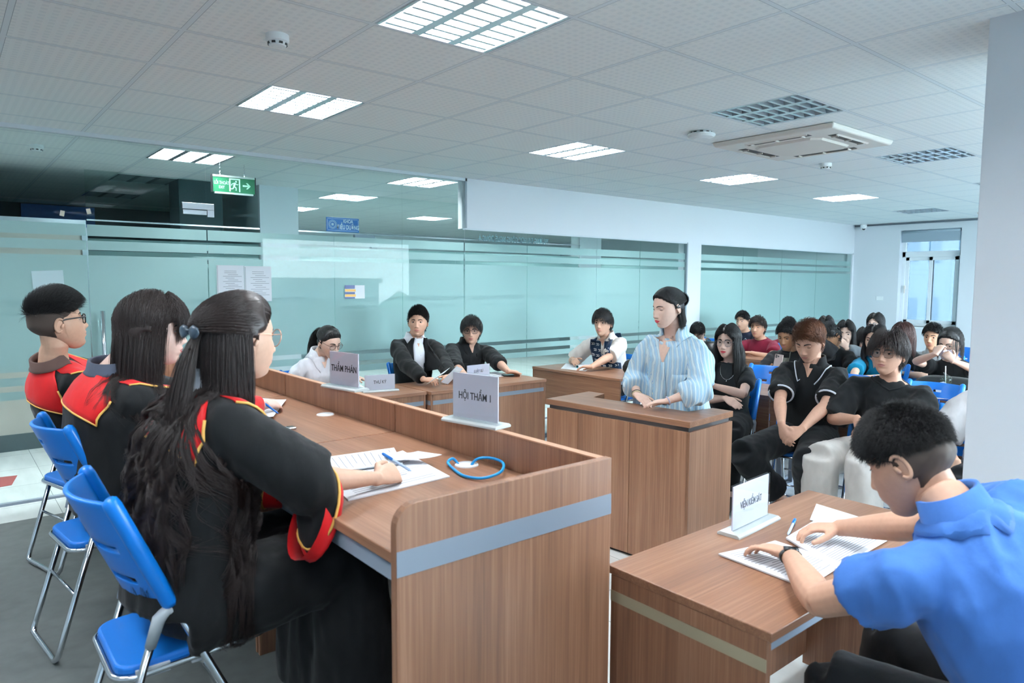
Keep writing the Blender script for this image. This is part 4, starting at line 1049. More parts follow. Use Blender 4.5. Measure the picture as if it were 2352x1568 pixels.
class Person: pass
def make_person(label, head, yaw, pitch=0, roll=0, hs=1.0, fem=False, full=0.0, skin_col='#d8b49c', neck=None, hip=None, face_body=None, hip_face=None,
                sw=None, bs=1.0, hands=None, poles=None, legs=None, floor=0, top=None, pants=None, hair=None, eyes_open=.8, gaze=(0, 0), lips='m', glasses=None,
                lod=1, girth=1.0, base=None, group=None, shoes='#2b2624', bare=False, no_legs=False, robe=None, brow=1.0, mustache=False, nose=1.0, torso_push=0.0):
    P = Person(); head = Vector(head); SK = skin(skin_col)
    # --- frames
    f = yawv(yaw); cp, sp_ = math.cos(math.radians(pitch)), math.sin(math.radians(pitch)); r = Vector((f.y, -f.x, 0))
    F = f*cp+V(0, 0, 1)*sp_; U = V(0, 0, 1)*cp-f*sp_
    cr_, sr_ = math.cos(math.radians(roll)), math.sin(math.radians(roll)); R = r*cr_+U*sr_; U = U*cr_-r*sr_
    HM = np.array([[R.x, F.x, U.x], [R.y, F.y, U.y], [R.z, F.z, U.z]])*hs; hc = np.array(head)
    toW = lambda p: np.asarray(p) @ HM.T+hc
    Hm = Matrix(((R.x*hs, F.x*hs, U.x*hs, head.x), (R.y*hs, F.y*hs, U.y*hs, head.y), (R.z*hs, F.z*hs, U.z*hs, head.z), (0, 0, 0, 1)))
    fb = yawv(face_body if face_body is not None else yaw); rb = Vector((fb.y, -fb.x, 0))
    fh = yawv(hip_face) if hip_face is not None else fb; rh = Vector((fh.y, -fh.x, 0))
    if neck is None: neck = head-U*(.146*hs)-F*(.034*hs)-V(0, 0, .012)
    neck = Vector(neck)+V(0, 0, .026*hs)
    if hip is None: hip = V(neck.x-fb.x*.03, neck.y-fb.y*.03, floor+.53)
    hip = Vector(hip); sw = (sw or (.165 if fem else .19))*bs
    up = (neck-hip).normalized(); fwd = (fb-up*fb.dot(up)).normalized(); rt = fwd.cross(up)
    P.neck, P.up, P.fwd, P.rt, P.hip, P.head, P.F, P.U, P.R, P.Hm, P.toW, P.hs = neck, up, fwd, rt, hip, head, F, U, R, Hm, toW, hs
    L = (neck-hip).length; mid = hip.lerp(neck, .5)-fwd*(.028+torso_push)
    def spine(t): return hip*(1-t)**2+mid*2*t*(1-t)+neck*t*t
    # --- limbs
    sh = [neck-up*(.085*bs)+rt*(s*(sw-.022)) for s in (-1, 1)]
    arm_u, arm_f = (.262, .232) if fem else (.285, .25); arm_u *= bs; arm_f *= bs
    wr, el = [], []
    for q, s in enumerate((-1, 1)):
        h = hands[q] if hands and hands[q] else dict(w=neck-up*.40+rt*(s*.16)+fwd*.30)
        w = Vector(h['w']); wr.append(w)
        pole = (poles[q] if poles and poles[q] else (rt*(s*.6)-fwd*.5-V(0, 0, 1)))
        el.append(Vector(h['e']) if 'e' in h else ik(sh[q], w, arm_u, arm_f, pole))
    thick = (.82 if fem else 1.0)*girth
    # --- body (skin): head, neck, chest, arms, hands, feet in one surface
    mb = MB()
    nr = (.048 if fem else .056)*(1+.08*(girth-1))
    mb.tube([head-U*(.02*hs)-F*(.022*hs), head-U*(.085*hs)-F*(.022*hs), head.lerp(neck, .72)-F*.004, neck-up*.005, neck-up*.05], [nr*.98, nr, nr*1.03, nr*1.16, nr*1.34], 18)
    mb.tube([spine(1), spine(.9), spine(.7), spine(.45), spine(.15)], [(.06*bs, .055), (.13*bs*thick, .075), (.135*bs*thick, .088), (.12*thick, .085), (.12*thick, .085)], 18, flat=rt)
    for q, s in enumerate((-1, 1)):
        a, e_, w = sh[q], el[q], wr[q]; k = thick*bs
        mb.tube([a-rt*(s*.09), a, a.lerp(e_, .25), a.lerp(e_, .6), e_], [.05*k, .052*k, .049*k, .043*k, .040*k], 14)
        fa = (w-e_); fd = fa.normalized()
        mb.tube([e_-fd*.015, e_+fa*.06, e_+fa*.28, e_+fa*.6, e_+fa*.88, w], [.036*k, .041*k, .0425*k, .0345*k, .0265*k, .0255*k], 14)
        h = hands[q] if hands and hands[q] else {}
        d = Vector(h.get('d', fd)); n = Vector(h.get('n', (0, 0, 1)))
        th = Vector(h.get('t', d.cross(n)*(-s)))         # palm down: thumbs point inwards
        if h.get('thumb_flip'): th = -th
        hand(mb, w, d, n, th, (.90 if fem else 1.0)*bs*h.get('k', 1.0), h.get('curl', (.3, .5, .35)), h.get('spread', .06), h.get('tcurl', .3), h.get('fingers'), h.get('tdir'))
    # legs
    LG = []
    if not no_legs:
        for q, s in enumerate((-1, 1)):
            hj = hip+rh*(s*.085*bs)-V(0, 0, .01); lg = legs[q] if legs and legs[q] else {}
            kn = Vector(lg['k']) if 'k' in lg else hj+fh*.43*bs+rh*(s*.05)+V(0, 0, .03)
            ft = Vector(lg['a']) if 'a' in lg else V(kn.x+fh.x*.02, kn.y+fh.y*.02, floor+.09)
            fd = Vector(lg['f']) if 'f' in lg else fh
            LG.append((hj, kn, ft, fd))
            mb.tube([hip, hj, hj.lerp(kn, .5), kn], [.05, .05, .040, .028], 12); mb.tube([kn, kn.lerp(ft, .25), kn.lerp(ft, .55), ft], [.027, .040, .040, .034], 12)
            if bare:
                heel = ft-fd*.03-V(0, 0, .045); toe = ft+fd*.15-V(0, 0, .062)
                mb.tube([ft+V(0, 0, .02), ft-V(0, 0, .01), ft-V(0, 0, .04)+fd*.02], [.036, .038, .034], 12)
                mb.tube([heel-fd*.02, heel+V(0, 0, .005), ft+fd*.05-V(0, 0, .04), ft+fd*.11-V(0, 0, .055), toe], [(.018, .02), (.032, .03), (.037, .028), (.044, .018), (.02, .010)], 14, flat=rh)
    vox = {0: .0042, 1: .0052, 2: .0068}[lod]
    bme = fuse(mb, vox, 4, .45); bv, bf = mesh_arrays(bme); bpy.data.meshes.remove(bme)
    # head
    u, hf = ICO[6 if lod == 0 else 5]; uu = u+np.array([0, .45, -.05]); uu = uu/np.linalg.norm(uu, axis=1)[:, None]
    hp = head_points(uu, fem, full, nose=nose); hbvh = BVHTree.FromPolygons([Vector(q) for q in hp], hf)
    hv, hff = [tuple(q) for q in hp], list(hf)
    extra = []
    eye_parts(hv, hff, hbvh, fem, eyes_open, gaze, toW, None, extra)
    for s in ((-1, 1) if not (hair and hair['style'] == 'long') else ()):       # ears (long hair covers them)
        c = V(s*.0765, -.014, -.004); tl = Matrix.Translation(c) @ Matrix.Scale(.88, 4) @ Matrix.Rotation(s*math.radians(-22), 4, 'Z') @ Matrix.Rotation(math.radians(-10), 4, 'X')
        em = MB(); rim = []
        for k in range(19):
            a = math.radians(-128+k*256/18); rad = 1-.18*ss(60, 128, abs(math.degrees(a)) if a < 0 else 0)
            rim.append(V(s*.009, -.017*math.cos(a)*rad, .031*math.sin(a)*rad+(.0 if a > 0 else -.001)))
        em.tube([tl @ q for q in rim], [.0035+.0022*math.sin(math.pi*k/18) for k in range(19)], 8)
        disc = [(0.0, .0, -.030), (-.016, .004, .0), (0, .0, .028)]
        em.tube([tl @ V(s*.004, -.002, -.033), tl @ V(s*.0055, -.004, -.022), tl @ V(s*.0055, -.006, .0), tl @ V(s*.0055, -.005, .020), tl @ V(s*.004, -.004, .028)], [(.006, .003), (.010, .0035), (.0145, .0035), (.0135, .0035), (.006, .002)], 12, flat=(0, 1, 0))
        em.tube([tl @ V(s*.007, .008, -.012), tl @ V(s*.008, .010, -.004), tl @ V(s*.004, .013, .008)], [.0045, .005, .004], 8)
        em.tube([tl @ V(s*.004, .003, -.030), tl @ V(s*.005, .002, -.036)], [(.0085, .004), (.006, .003)], 10, flat=(0, 1, 0))
        k = len(hv); hv += [tuple(q) for q in em.v]; hff += [tuple(i+k for i in q) for q in em.f]
    hw = toW(np.array(hv)); KB = len(bv)
    P.hbvh = hbvh
    # --- clothing meshes first (their surface carries collars and skin openings)
    extra_skin = ([], [])
    P.top_bvh = None; kids = []
    if top is not None:
        cm = MB(); ez = top.get('ease', .012); tw = top.get('wide', 1.0)*girth*(.94 if fem else 1.0)
        hem = top.get('hem', .0)            # how far below the hip the hem hangs (share of torso)
        prof = [(-.02-hem, .168+ez, .125+ez), (.12, .160+ez, .120+ez), (.32, .150+ez, .112+ez), (.55, .162+ez, .116+ez), (.74, .172+ez*.7, .116+ez*.7), (.84, .156+ez*.5, .102+ez*.4), (.93, .112+ez*.4, .080+ez*.3), (1.0, .066+top.get('nw', 0), .060+top.get('nw', 0))]
        if fem: prof[3] = (.55, .150+ez, .118+ez); prof[4] = (.72, .160+ez*.7, .122+ez*.7)
        if top.get('open'): prof = prof[:-2]+[(.925, .112+ez*.4, .080+ez*.3), (.955, .088, .070)]
        pts, rad = [], []
        for t, a, b in prof:
            c = spine(max(t, 0)) if t >= 0 else hip+(hip-spine(.1)).normalized()*(-t*L)
            pts.append(c); rad.append((a*bs*tw, b*bs*tw*top.get('deep', 1.0)))
        cm.tube(pts, rad, 28, flat=rt)
        sl = top.get('sleeve', 'short'); P.cuffs = []
        for q, s in enumerate((-1, 1)):
            a, e_, w = sh[q], el[q], wr[q]; k = thick*bs; se = top.get('sl_ease', .014); fa = w-e_
            if sl == 'short':
                t1 = top.get('sl_len', .62); end = a.lerp(e_, t1); r1 = .052*k+se*1.35
                cm.tube([a-rt*(s*.09)+up*.012, a-rt*(s*.015)+up*.004, a.lerp(e_, .22), a.lerp(e_, t1*.75), end], [.058*k, .059*k+se*.4, .056*k+se*.9, .053*k+se*1.1, r1], 18)
                P.cuffs.append((end, (e_-a).normalized(), r1, q))
            else:
                t1 = {'long': .93, 'three': .62, 'half': .22}[sl] if isinstance(sl, str) else sl; end = e_+fa*t1
                r1 = (.030 if t1 > .8 else .040)*k+se*top.get('cuff_ease', .9)
                cm.tube([a-rt*(s*.09)+up*.012, a-rt*(s*.015)+up*.004, a.lerp(e_, .25), a.lerp(e_, .7), e_-(e_-a).normalized()*.01], [.058*k, .059*k+se*.4, .056*k+se*.9, .050*k+se, .047*k+se], 18)
                ep = [e_-fa.normalized()*.02, e_+fa*(t1*.3), e_+fa*(t1*.7), end]; bl = top.get('blouse', 0)
                cm.tube(ep, [.047*k+se, .047*k+se*1.05+bl, .041*k+se+bl, r1], 18)
                P.cuffs.append((end, fa.normalized(), r1, q))
        me = fuse(cm, top.get('vox', .011 if lod < 2 else .014), 6, .5)
        wrinkle(me, top.get('fold', .004)*1.5, top.get('fscale', 9), top.get('fstretch', (1, 1, .45)), seed=len(label) % 17)
        me.update(); tv, tf = mesh_arrays(me); me.materials.append(top['m']); me.polygons.foreach_set('use_smooth', [True]*len(me.polygons))
        P.top_bvh = BVHTree.FromPolygons([Vector(q) for q in tv], tf); P.top_me = me
        kids.append((top.get('name', 'shirt'), me))
    P.fh, P.rh, P.girth, P.lod = fh, rh, girth, lod
    if robe is not None: kids += robe(P, sh, el, wr, spine, LG, thick, L)
    def onto(x, z, dirv=None, bvh=None, side=1):
        """point of the garment front (side=1) or back at torso coordinates x (right), z (below the neck base)"""
        o = neck+rt*x-up*z+fwd*(.5*side); h = (bvh or P.top_bvh).ray_cast(o, -fwd*side, 1.2)
        return (h[0], h[1]) if h[0] is not None else (neck+rt*x-up*z+fwd*(.1*side), fwd*side)
    P.onto = onto
    def strip(name, rows, m, off=.003, n=7, thick_=.002, side=1, skin_=False):
        """panel laid on the garment; rows: list of (x_left, x_right, z) from the neck downwards"""
        vs = []
        for xa, xb, z in rows:
            za, zb = (z if isinstance(z, tuple) else (z, z))
            for k in range(n):
                t = k/(n-1); p, nn = onto(xa+(xb-xa)*t, za+(zb-za)*t, side=side); vs.append(p+fwd*side*off)
        fs = grid_faces(len(rows), n)
        if skin_:
            k = len(extra_skin[0]); extra_skin[0].extend(vs); extra_skin[1].extend([tuple(i+k for i in q) for q in fs]); return
        me = bpy.data.meshes.new(name); me.from_pydata([tuple(q) for q in vs], [], fs); me.materials.append(m); me.polygons.foreach_set('use_smooth', [True]*len(me.polygons))
        kids.append((name, me, thick_))
    P.strip = strip; P.kids = kids
    def collar(m, name='collar', h=.026, fall=.026, tip=.058, gap=20, rad=1.10, thick_=.003, lift=.0, snap=True):
        nb = neck+up*.010; vs = []; n = 33; r0 = nr*1.12*rad
        for i in range(n):
            a = math.radians(gap+(360-2*gap)*i/(n-1)); fr = max(0, math.cos(a)); dirn = fwd*math.cos(a)+rt*math.sin(a)
            e = ss(.55, .98, fr)
            base_ = nb-fwd*.010-up*(.045*e)*1.0
            p0 = base_+dirn*(r0*1.06)-up*.012
            p1 = base_+dirn*(r0*1.00)+up*h*(1-.45*e)
            out = base_+dirn*(r0*1.03+.008)+up*(h*(1-.45*e)+.002)
            p2 = base_+dirn*(r0*1.05+.016+.012*e)-up*(fall*.5+(tip-fall)*.55*e)+up*lift
            p3 = base_+dirn*(r0*1.07+.022+.018*e)-up*(fall+(tip-fall)*e)+up*lift
            if P.top_bvh and snap:
                for tag_ in (1,):
                    h_ = P.top_bvh.ray_cast(p3+up*.12+dirn*.02, -up, .3)
                    if h_[0] is not None: p3 = h_[0]+up*.004 if (h_[0]-p3).length < .05 else p3
            vs += [p0, p1, out, p2, p3]
        me = bpy.data.meshes.new(name); me.from_pydata([tuple(q) for q in vs], [], grid_faces(n, 5)); me.materials.append(m); me.polygons.foreach_set('use_smooth', [True]*len(me.polygons))
        kids.append((name, me, thick_)); P.collar_edge = [vs[i*5+4] for i in range(n)]
    P.collar = collar
    def neckband(m, rx=.078, ry=.070, drop=.012, front=.03, r_=.006, name='neckband'):
        pts = []
        for i in range(36):
            a = 2*math.pi*i/36; d = fwd*math.cos(a)*ry+rt*math.sin(a)*rx; c = neck+d-fwd*.008-up*(drop+front*max(0, math.cos(a))**1.5)
            h_ = P.top_bvh.ray_cast(c+up*.10, -up, .25)
            if h_[0] is not None and (h_[0]-c).length < .06: c = h_[0]
            pts.append(c)
        kids.append((name, MB().tube(pts, r_, 8, closed=True), m)); P.band = pts
        # skin inside the band
        k = len(extra_skin[0]); cc = neck+up*.012-fwd*.008; rings = 5; vs = []
        for i in range(36):
            for j in range(rings):
                t = j/(rings-1); q = pts[i].lerp(cc, t*.55)+up*(.0035*min(1, t*6)+.010*t*t); vs.append(q)
        extra_skin[0].extend(vs); extra_skin[1].extend(grid_faces(36, rings, k, True))
    P.neckband = neckband
    # trousers and shoes
    if pants is not None and not no_legs:
        pm = MB(); pe = pants.get('ease', .012); pw = pants.get('wide', 1.0)
        pm.tube([hip+up*.14, hip+up*.06, hip-V(0, 0, .05)+fh*.02, hip-V(0, 0, .085)+fh*.05], [(.145*bs, .105), (.165*bs, .12), (.165*bs, .115), (.13*bs, .08)], 22, flat=rh)
        for hj, kn, ft, fd in LG:
            k = (.95 if fem else 1.0)*bs*girth; e2 = pants.get('end', .90); end = kn.lerp(ft, e2)
            pm.tube([hj-fh*.03, hj.lerp(kn, .3), hj.lerp(kn, .7), kn+(kn-hj).normalized()*.020], [(.092*k+pe), (.088*k+pe), (.070*k+pe)*pw**.5, (.062*k+pe)*pw**.7], 18)
            pm.tube([kn+(kn-ft).normalized()*.02, kn.lerp(ft, .18), kn.lerp(ft, .5), end], [(.060*k+pe)*pw**.7, (.062*k+pe)*pw**.8, (.054*k+pe)*pw, (.047*k+pe)*pw*pants.get('flare', 1.0)], 18)
        me = fuse(pm, .012 if lod < 2 else .015, 6, .5); wrinkle(me, .005, 8, (1, 1, .8), seed=3); me.materials.append(pants['m']); me.polygons.foreach_set('use_smooth', [True]*len(me.polygons)); kids.append((pants.get('name', 'trousers'), me))
    if not no_legs:
        for hj, kn, ft, fd in LG:
            if bare == 'full': continue
            sm = MB(); lo = V(0, 0, 1); z0 = ft.z-.09
            c = lambda a, z: V(ft.x+fd.x*a, ft.y+fd.y*a, z0+z)
            rs = Vector((fd.y, -fd.x, 0))
            if bare: sm.tube([c(-.055, .020), c(-.03, .022), c(.05, .022), c(.12, .020), c(.17, .016)], [(.022, .016), (.036, .022), (.040, .020), (.046, .018), (.022, .010)], 14, flat=rs)
            else: sm.tube([c(-.065, .035), c(-.05, .05), c(.0, .055), (c(.07, .042)), c(.14, .032), c(.185, .022)], [(.018, .022), (.035, .048), (.039, .055), (.043, .040), (.044, .030), (.018, .014)], 14, flat=rs)
            kids.append(('shoe', sm, mat('shoe_%s' % shoes.lstrip('#'), shoes, .5)))
    # --- assemble the body mesh
    P.pending = (extra_skin, bv, hw, bf, hff, KB, SK)
    P.extra_eyes = extra; P.label = label; P.group = group; P.lod = lod; P.lipsm = LIPM[lips]; P.fem = fem; P.brow = brow; P.hairspec = hair; P.glasses = glasses
    P.base = Vector(base) if base is not None else V(hip.x, hip.y, floor); P.sh, P.el, P.wr = sh, el, wr; P.sp = spine; P.thick = thick; P.nr = nr; P.mustache = mustache
    return P

def finish(P):
    """creates the Blender objects of a person; garments may have been added to P.kids after make_person"""
    es, bv, hw, bf, hff, k, SK = P.pending
    vs = [bv, hw]; fs = list(bf)+[tuple(i+k for i in q) for q in hff]
    if es[0]: kk = len(bv)+len(hw); vs.append(np.array([tuple(q) for q in es[0]])); fs += [tuple(i+kk for i in q) for q in es[1]]
    root = np_mesh('person', np.vstack(vs), fs, SK); tag(root, P.label, 'person', P.group)
    objs = []
    for it in P.kids:
        nm = it[0]
        if isinstance(it[1], MB): o = it[1].build(nm, it[2], root, smooth=True)
        elif isinstance(it[1], bpy.types.Object): o = it[1]; o.parent = root
        else:
            o = link(nm, it[1], root)
            if len(it) > 2:
                s = o.modifiers.new('thickness', 'SOLIDIFY'); s.thickness = it[2]; s.offset = 0
        objs.append(o)
    for nm, v, f, ms, mi in P.extra_eyes:
        o = np_mesh(nm, v, f, None, root)
        for m in ms: o.data.materials.append(m)
        o.data.polygons.foreach_set('material_index', mi); objs.append(o)
    # lips and eyebrows follow the face
    n = 13; xs = [(-1+2*i/(n-1))*.0235 for i in range(n)]
    upz = lambda x: -.0485-.0090*(abs(x)/.0235)**1.7+.0-(.0015 if abs(x) < .003 else 0)
    loz = lambda x: -.0680+.0105*(abs(x)/.0235)**2.0
    v, f = patch_grid(P.hbvh, None, [(x, upz(x)) for x in xs], [(x, loz(x)) for x in xs], 9, .0009)
    objs.append(np_mesh('lips', P.toW(np.array(v)), f, P.lipsm, root))
    hm = HAIRS[P.hairspec['col']] if P.hairspec else HAIRS['black']
    if P.brow:
        for s in (-1, 1):
            q = [(s*(.012+.037*i/9), .0285+.0045*math.sin(math.pi*min(1, i/9*.9))-.003*(i/9)**3) for i in range(10)]; th = [.0042*P.brow*(1-.6*(i/9)**2) for i in range(10)]
            v, f = patch_grid(P.hbvh, None, [(a, b+t) for (a, b), t in zip(q, th)], [(a, b-t) for (a, b), t in zip(q, th)], 5, .0014)
            objs.append(np_mesh('eyebrow', P.toW(np.array(v)), f, mat('eyebrow_hair', '#2a201c', .8), root))
    if P.glasses: objs += make_glasses(P, root)
    if P.hairspec: objs += make_hair(P, root)
    # put the origin at the person's base
    T_ = Matrix.Translation(-P.base)
    for o in [root]+objs+[c for o in objs for c in o.children]:
        if o.get('shifted'): continue
        d = o.data
        if isinstance(d, bpy.types.Mesh): d.transform(T_)
        else:
            a = d.attributes['position'].data; buf = np.empty(len(a)*3, dtype=np.float32); a.foreach_get('vector', buf); buf = buf.reshape(-1, 3)-np.array(P.base, dtype=np.float32); a.foreach_set('vector', buf.ravel())
    root.location = P.base; P.root = root
    return root

def make_glasses(P, root):
    g = P.glasses; m = g['m']; w, h = g.get('w', .0245), g.get('h', .021); r = g.get('r', .0013); z0 = g.get('z', .007); pw = g.get('p', 2.4); out = []
    mb = MB(); lens = MB(); y = g.get('y', None)
    ys = []
    for s in (-1, 1):
        hit = P.hbvh.ray_cast(V(s*.0345, .3, z0+.012), V(0, -1, 0)); ys.append(hit[0].y if hit[0] else .08)
    nb = P.hbvh.ray_cast(V(0, .3, z0+.006), V(0, -1, 0))[0].y
    yy = max(max(ys)+.007, nb+.001)
    tilt = lambda x, z: V(x, yy-abs(x)*.10+(z-z0)*.12, z)
    for s in (-1, 1):
        cx = s*.0335; pts = []
        for k in range(28):
            a = 2*math.pi*k/28; c, q = math.cos(a), math.sin(a)
            pts.append((cx+w*math.copysign(abs(c)**(2/pw), c), z0+h*math.copysign(abs(q)**(2/pw), q)))
        mb.tube([tilt(*p) for p in pts], r, 7, closed=True)
        lens.prism([(p[0], p[1]) for p in (pts if s > 0 else pts)], lambda p: tilt(p[0]*1.0, p[1])-V(0, .0004, 0), lambda p: tilt(p[0], p[1])+V(0, .0004, 0))
        e0 = tilt(cx+s*w, z0+h*.45); mb.tube([e0, e0+V(s*.006, -.004, .0005), V(s*.0745, .055, z0+.010), V(s*.0795, .01, z0+.010), V(s*.080, -.018, z0+.004), V(s*.076, -.036, z0-.016)], r*g.get('temple', 1.0), 7)
    mb.tube([tilt(-.0335+w, z0+h*.35), tilt(-.004, z0+h*.55), tilt(.004, z0+h*.55), tilt(.0335-w, z0+h*.35)], r, 7)
    for M_ in (mb, lens): M_.v = [tuple(P.Hm @ Vector(q)) for q in M_.v]
    a = mb.build('glasses', m, root, smooth=True); out.append(a); b = lens.build('lens', M_LENS, a); 
    return out

# ------------------------------------------------------------------ hair
def make_hair(P, root):
    sp = P.hairspec; m = HAIRS[sp['col']]; style = sp['style']; fem = P.fem; out = []; lod = P.lod
    u, f = ICO[5]; mask = hair_mask(u, sp)
    if style in ('short', 'quiff', 'fringe', 'messy', 'spiky'):
        t_top, t_side = sp.get('top', .022), sp.get('sidet', .006)
    else: t_top, t_side = sp.get('top', .016), sp.get('sidet', .010)
    base = head_base(u, fem)
    n = u.copy(); zz = u[:, 2]
    shortst = style in ('short', 'quiff', 'fringe', 'messy', 'spiky')
    th = t_side+((t_top*(.45 if shortst else 1))-t_side)*ss(.05, .75, zz)
    low = ss(-.6, -.1, zz); th = th*(.55+.45*low)
    line = sp.get('line', .60); fz = ss(.1, .5, u[:, 1]); wide = (1-fz)+fz*(ss(line-.08, line+.34, zz)*.85+.15*ss(line-.08, line+.04, zz))
    bump = np.array([noise.noise(p) for p in (u*5+np.array([len(P.label), 0, 0])).tolist()])*sp.get('lump', .12)
    cap = base+n*((th*(1+bump)*wide+.0012)*mask)[:, None]-n*((1-mask)*.012)[:, None]
    # drop the cap's unneeded face part
    keep = [q for q in f if max(mask[q[0]], mask[q[1]], mask[q[2]]) > .02]
    usedv = sorted(set(i for q in keep for i in q)); mp = {a: b for b, a in enumerate(usedv)}
    cv = P.toW(cap[usedv]); cf = [tuple(mp[i] for i in q) for q in keep]
    o = np_mesh('hair', cv, cf, m, root); o['hair'] = 1
    if sp.get('fade'):
        o.data.materials.append(M_FADE); mi = []
        for q in keep:
            z = (zz[q[0]]+zz[q[1]]+zz[q[2]])/3; mi.append(1 if z < sp['fade'] else 0)
        o.data.polygons.foreach_set('material_index', mi)
    out.append(o)
    rng = np.random.default_rng(len(P.label)*7+3)
    sel = (mask > .55)
    if sp.get('fade'): sel &= zz > sp['fade']-.04
    rv, rn = cap[sel], n[sel]
    g = np.array(P.Hm.to_3x3().transposed() @ V(0, 0, -1)); g = g/np.linalg.norm(g)
    mult = {0: 1.9, 1: .6, 2: .26}[lod]; rad = {0: .00036, 1: .0008, 2: .0014}[lod]*sp.get('rad', 1.0)
    def norm(a): return a/np.maximum(np.linalg.norm(a, axis=-1, keepdims=True), 1e-6)
    if style in ('short', 'quiff', 'fringe', 'messy', 'spiky'):
        Ls = sp.get('len', .035); comb = np.array(sp.get('comb', (0, .3, .2)), dtype=float)
        def path(R0, N0, k, rng):
            c = len(R0); L = Ls*rng.uniform(.6, 1.15, (c, 1)); topw = ss(.0, .6, N0[:, 2:3]); L = L*(.35+.65*topw)
            d = N0*sp.get('lift', .7)+comb*topw+np.array([0, -.25, -.5])*(1-topw)+rng.normal(0, sp.get('rand', .22), (c, 3))
            if style == 'fringe': d = N0*.25+np.stack([N0[:, 0]*.5, .9+0*N0[:, 0], -.05+0*N0[:, 0]], 1)*topw+np.array([0, -.1, -.9])*(1-topw)+rng.normal(0, .12, (c, 3))
            if style == 'messy': d = N0*.45+norm(R0*np.array([1, 1, 0])+1e-4)*.6*topw+np.array([0, .15, -.15])*topw+np.array([0, -.1, -.8])*(1-topw)+rng.normal(0, .25, (c, 3))
            d = norm(d); pos = np.empty((c, k, 3)); p = R0-N0*.004; pos[:, 0] = p; curl = sp.get('curl', .0)
            s_hi = 1.03+(t_side*(1-topw[:, 0])+t_top*topw[:, 0])/.105; s0 = 1.02+(s_hi-1.02)*rng.uniform(.25, 1.0, c)**.7
            ph = rng.uniform(0, 6.28, (c, 1))
            for i in range(1, k):
                gr = sp.get('grav', .25)*(i/k)
                d = norm(d+g*gr+(np.sin(ph+i*1.7)*np.array([[1, .4, .2]])+np.cos(ph*2+i*1.9)*np.array([[.1, 1, .6]]))*curl)
                p = p+d*(L/(k-1)); pn = push_out(p, 1+(s0-1)*min(1, 1.6*i/k)); fr = ss(.055, .075, p[:, 1])[:, None]*ss(.075, .06, p[:, 2])[:, None]; p = pn*(1-fr)+push_out(p, 1.02)*fr; rr_, _a, cc_ = ell(p, 1.0); mx_ = (s_hi+sp.get('loose', .05))*1.0; kq = np.where((rr_ > mx_), mx_/np.maximum(rr_, 1e-3), 1.0); p = cc_+(p-cc_)*kq[:, None]; pos[:, i] = p
            return pos
        cnt = int(sp.get('n', 5200)*mult)
        out.append(strands(rv, rn, path, cnt, 7, rad, 'hair', m, root, P.toW, rng=rng))
    else:
        # long hair: away from the parting over the skull, then straight down
        part = sp.get('part', 0.0); Ls = sp.get('len', .35); tail = sp.get('tail'); backw = sp.get('backw', .0); frontw = sp.get('frontw', .25)
        seln = (mask > .5) & (zz > sp.get('rootz', .10)); rv2, rn2 = cap[seln], n[seln]
        def path(R0, N0, k, rng):
            c = len(R0); L = Ls*rng.uniform(.80, 1.05, (c, 1)); x = R0[:, 0:1]-part
            d = np.concatenate([np.sign(x)*(.9-.2*np.abs(x)/.07), -.15-backw+0*x, .12+0*x], 1)
            bang = sp.get('bangs', 0) and None
            d = norm(d+N0*.15); pos = np.empty((c, k, 3)); p = R0-N0*.003; pos[:, 0] = p; s0 = rng.uniform(1.04, 1.04+sp.get('vol', .14), c); top_s = 1+t_top*.75/.11
            wav = sp.get('wave', .0); ph = rng.uniform(0, 6.28, (c, 1)); isf = (R0[:, 1:2] > .045)
            if sp.get('bangs'): isb = (R0[:, 1] > .030) & (np.abs(R0[:, 0]) < sp['bangs']) & (rng.random(c) < .75)
            else: isb = np.zeros(c, bool)
            Lb = sp.get('banglen', .085); fyr = sp.get('fy', .05)+rng.normal(0, sp.get('fyj', .008), c)
            L = np.where(isb[:, None], Lb*rng.uniform(.85, 1.1, (c, 1)), L)
            d = np.where(isb[:, None], norm(np.stack([R0[:, 0]*2.0, .9+0*R0[:, 0], -.1+0*R0[:, 0]], 1)), d)
            if tail is None:
                for i in range(1, k):
                    t = i/k; grav = .55+1.2*t
                    d = norm(d+g*grav+np.where(isb[:, None], 0, 1)*np.array([[0, -backw*.6, 0]])+rng.normal(0, .025, (c, 3))+wav*np.sin(ph+i*.9)*np.array([[.7, .7, 0]]))
                    p = p+d*(L/(k-1)); q = p.copy()
                    r, a, cc = ell(p, 1.0); s1 = s0+(top_s-1.0)*ss(-.02, .09, p[:, 2])
                    kk = s1/np.maximum(r, 1e-3); kk = np.where(kk < 1, 1+(kk-1)*ss(-.075, .02, p[:, 2]), 1+(kk-1)*ss(-.13, -.05, p[:, 2]))
                    q = cc+(p-cc)*kk[:, None]
                    # keep long strands off the face
                    ff = sp.get('face', .055); hid = (~isb)&(q[:, 2] < .055)&(q[:, 1] > .0)&(np.abs(q[:, 0]) < ff+.02)
                    q[:, 0] = np.where(hid & (np.abs(q[:, 0]) < ff), np.sign(q[:, 0]+1e-5)*ff, q[:, 0])
                    q[:, 1] = np.where((~isb) & (q[:, 2] < .05) & (q[:, 1] > fyr), fyr-.35*(q[:, 1]-fyr), q[:, 1])
                    p = q; pos[:, i] = p
            else:
                T0 = np.array(tail['knot']); kk = tail.get('at', .45)
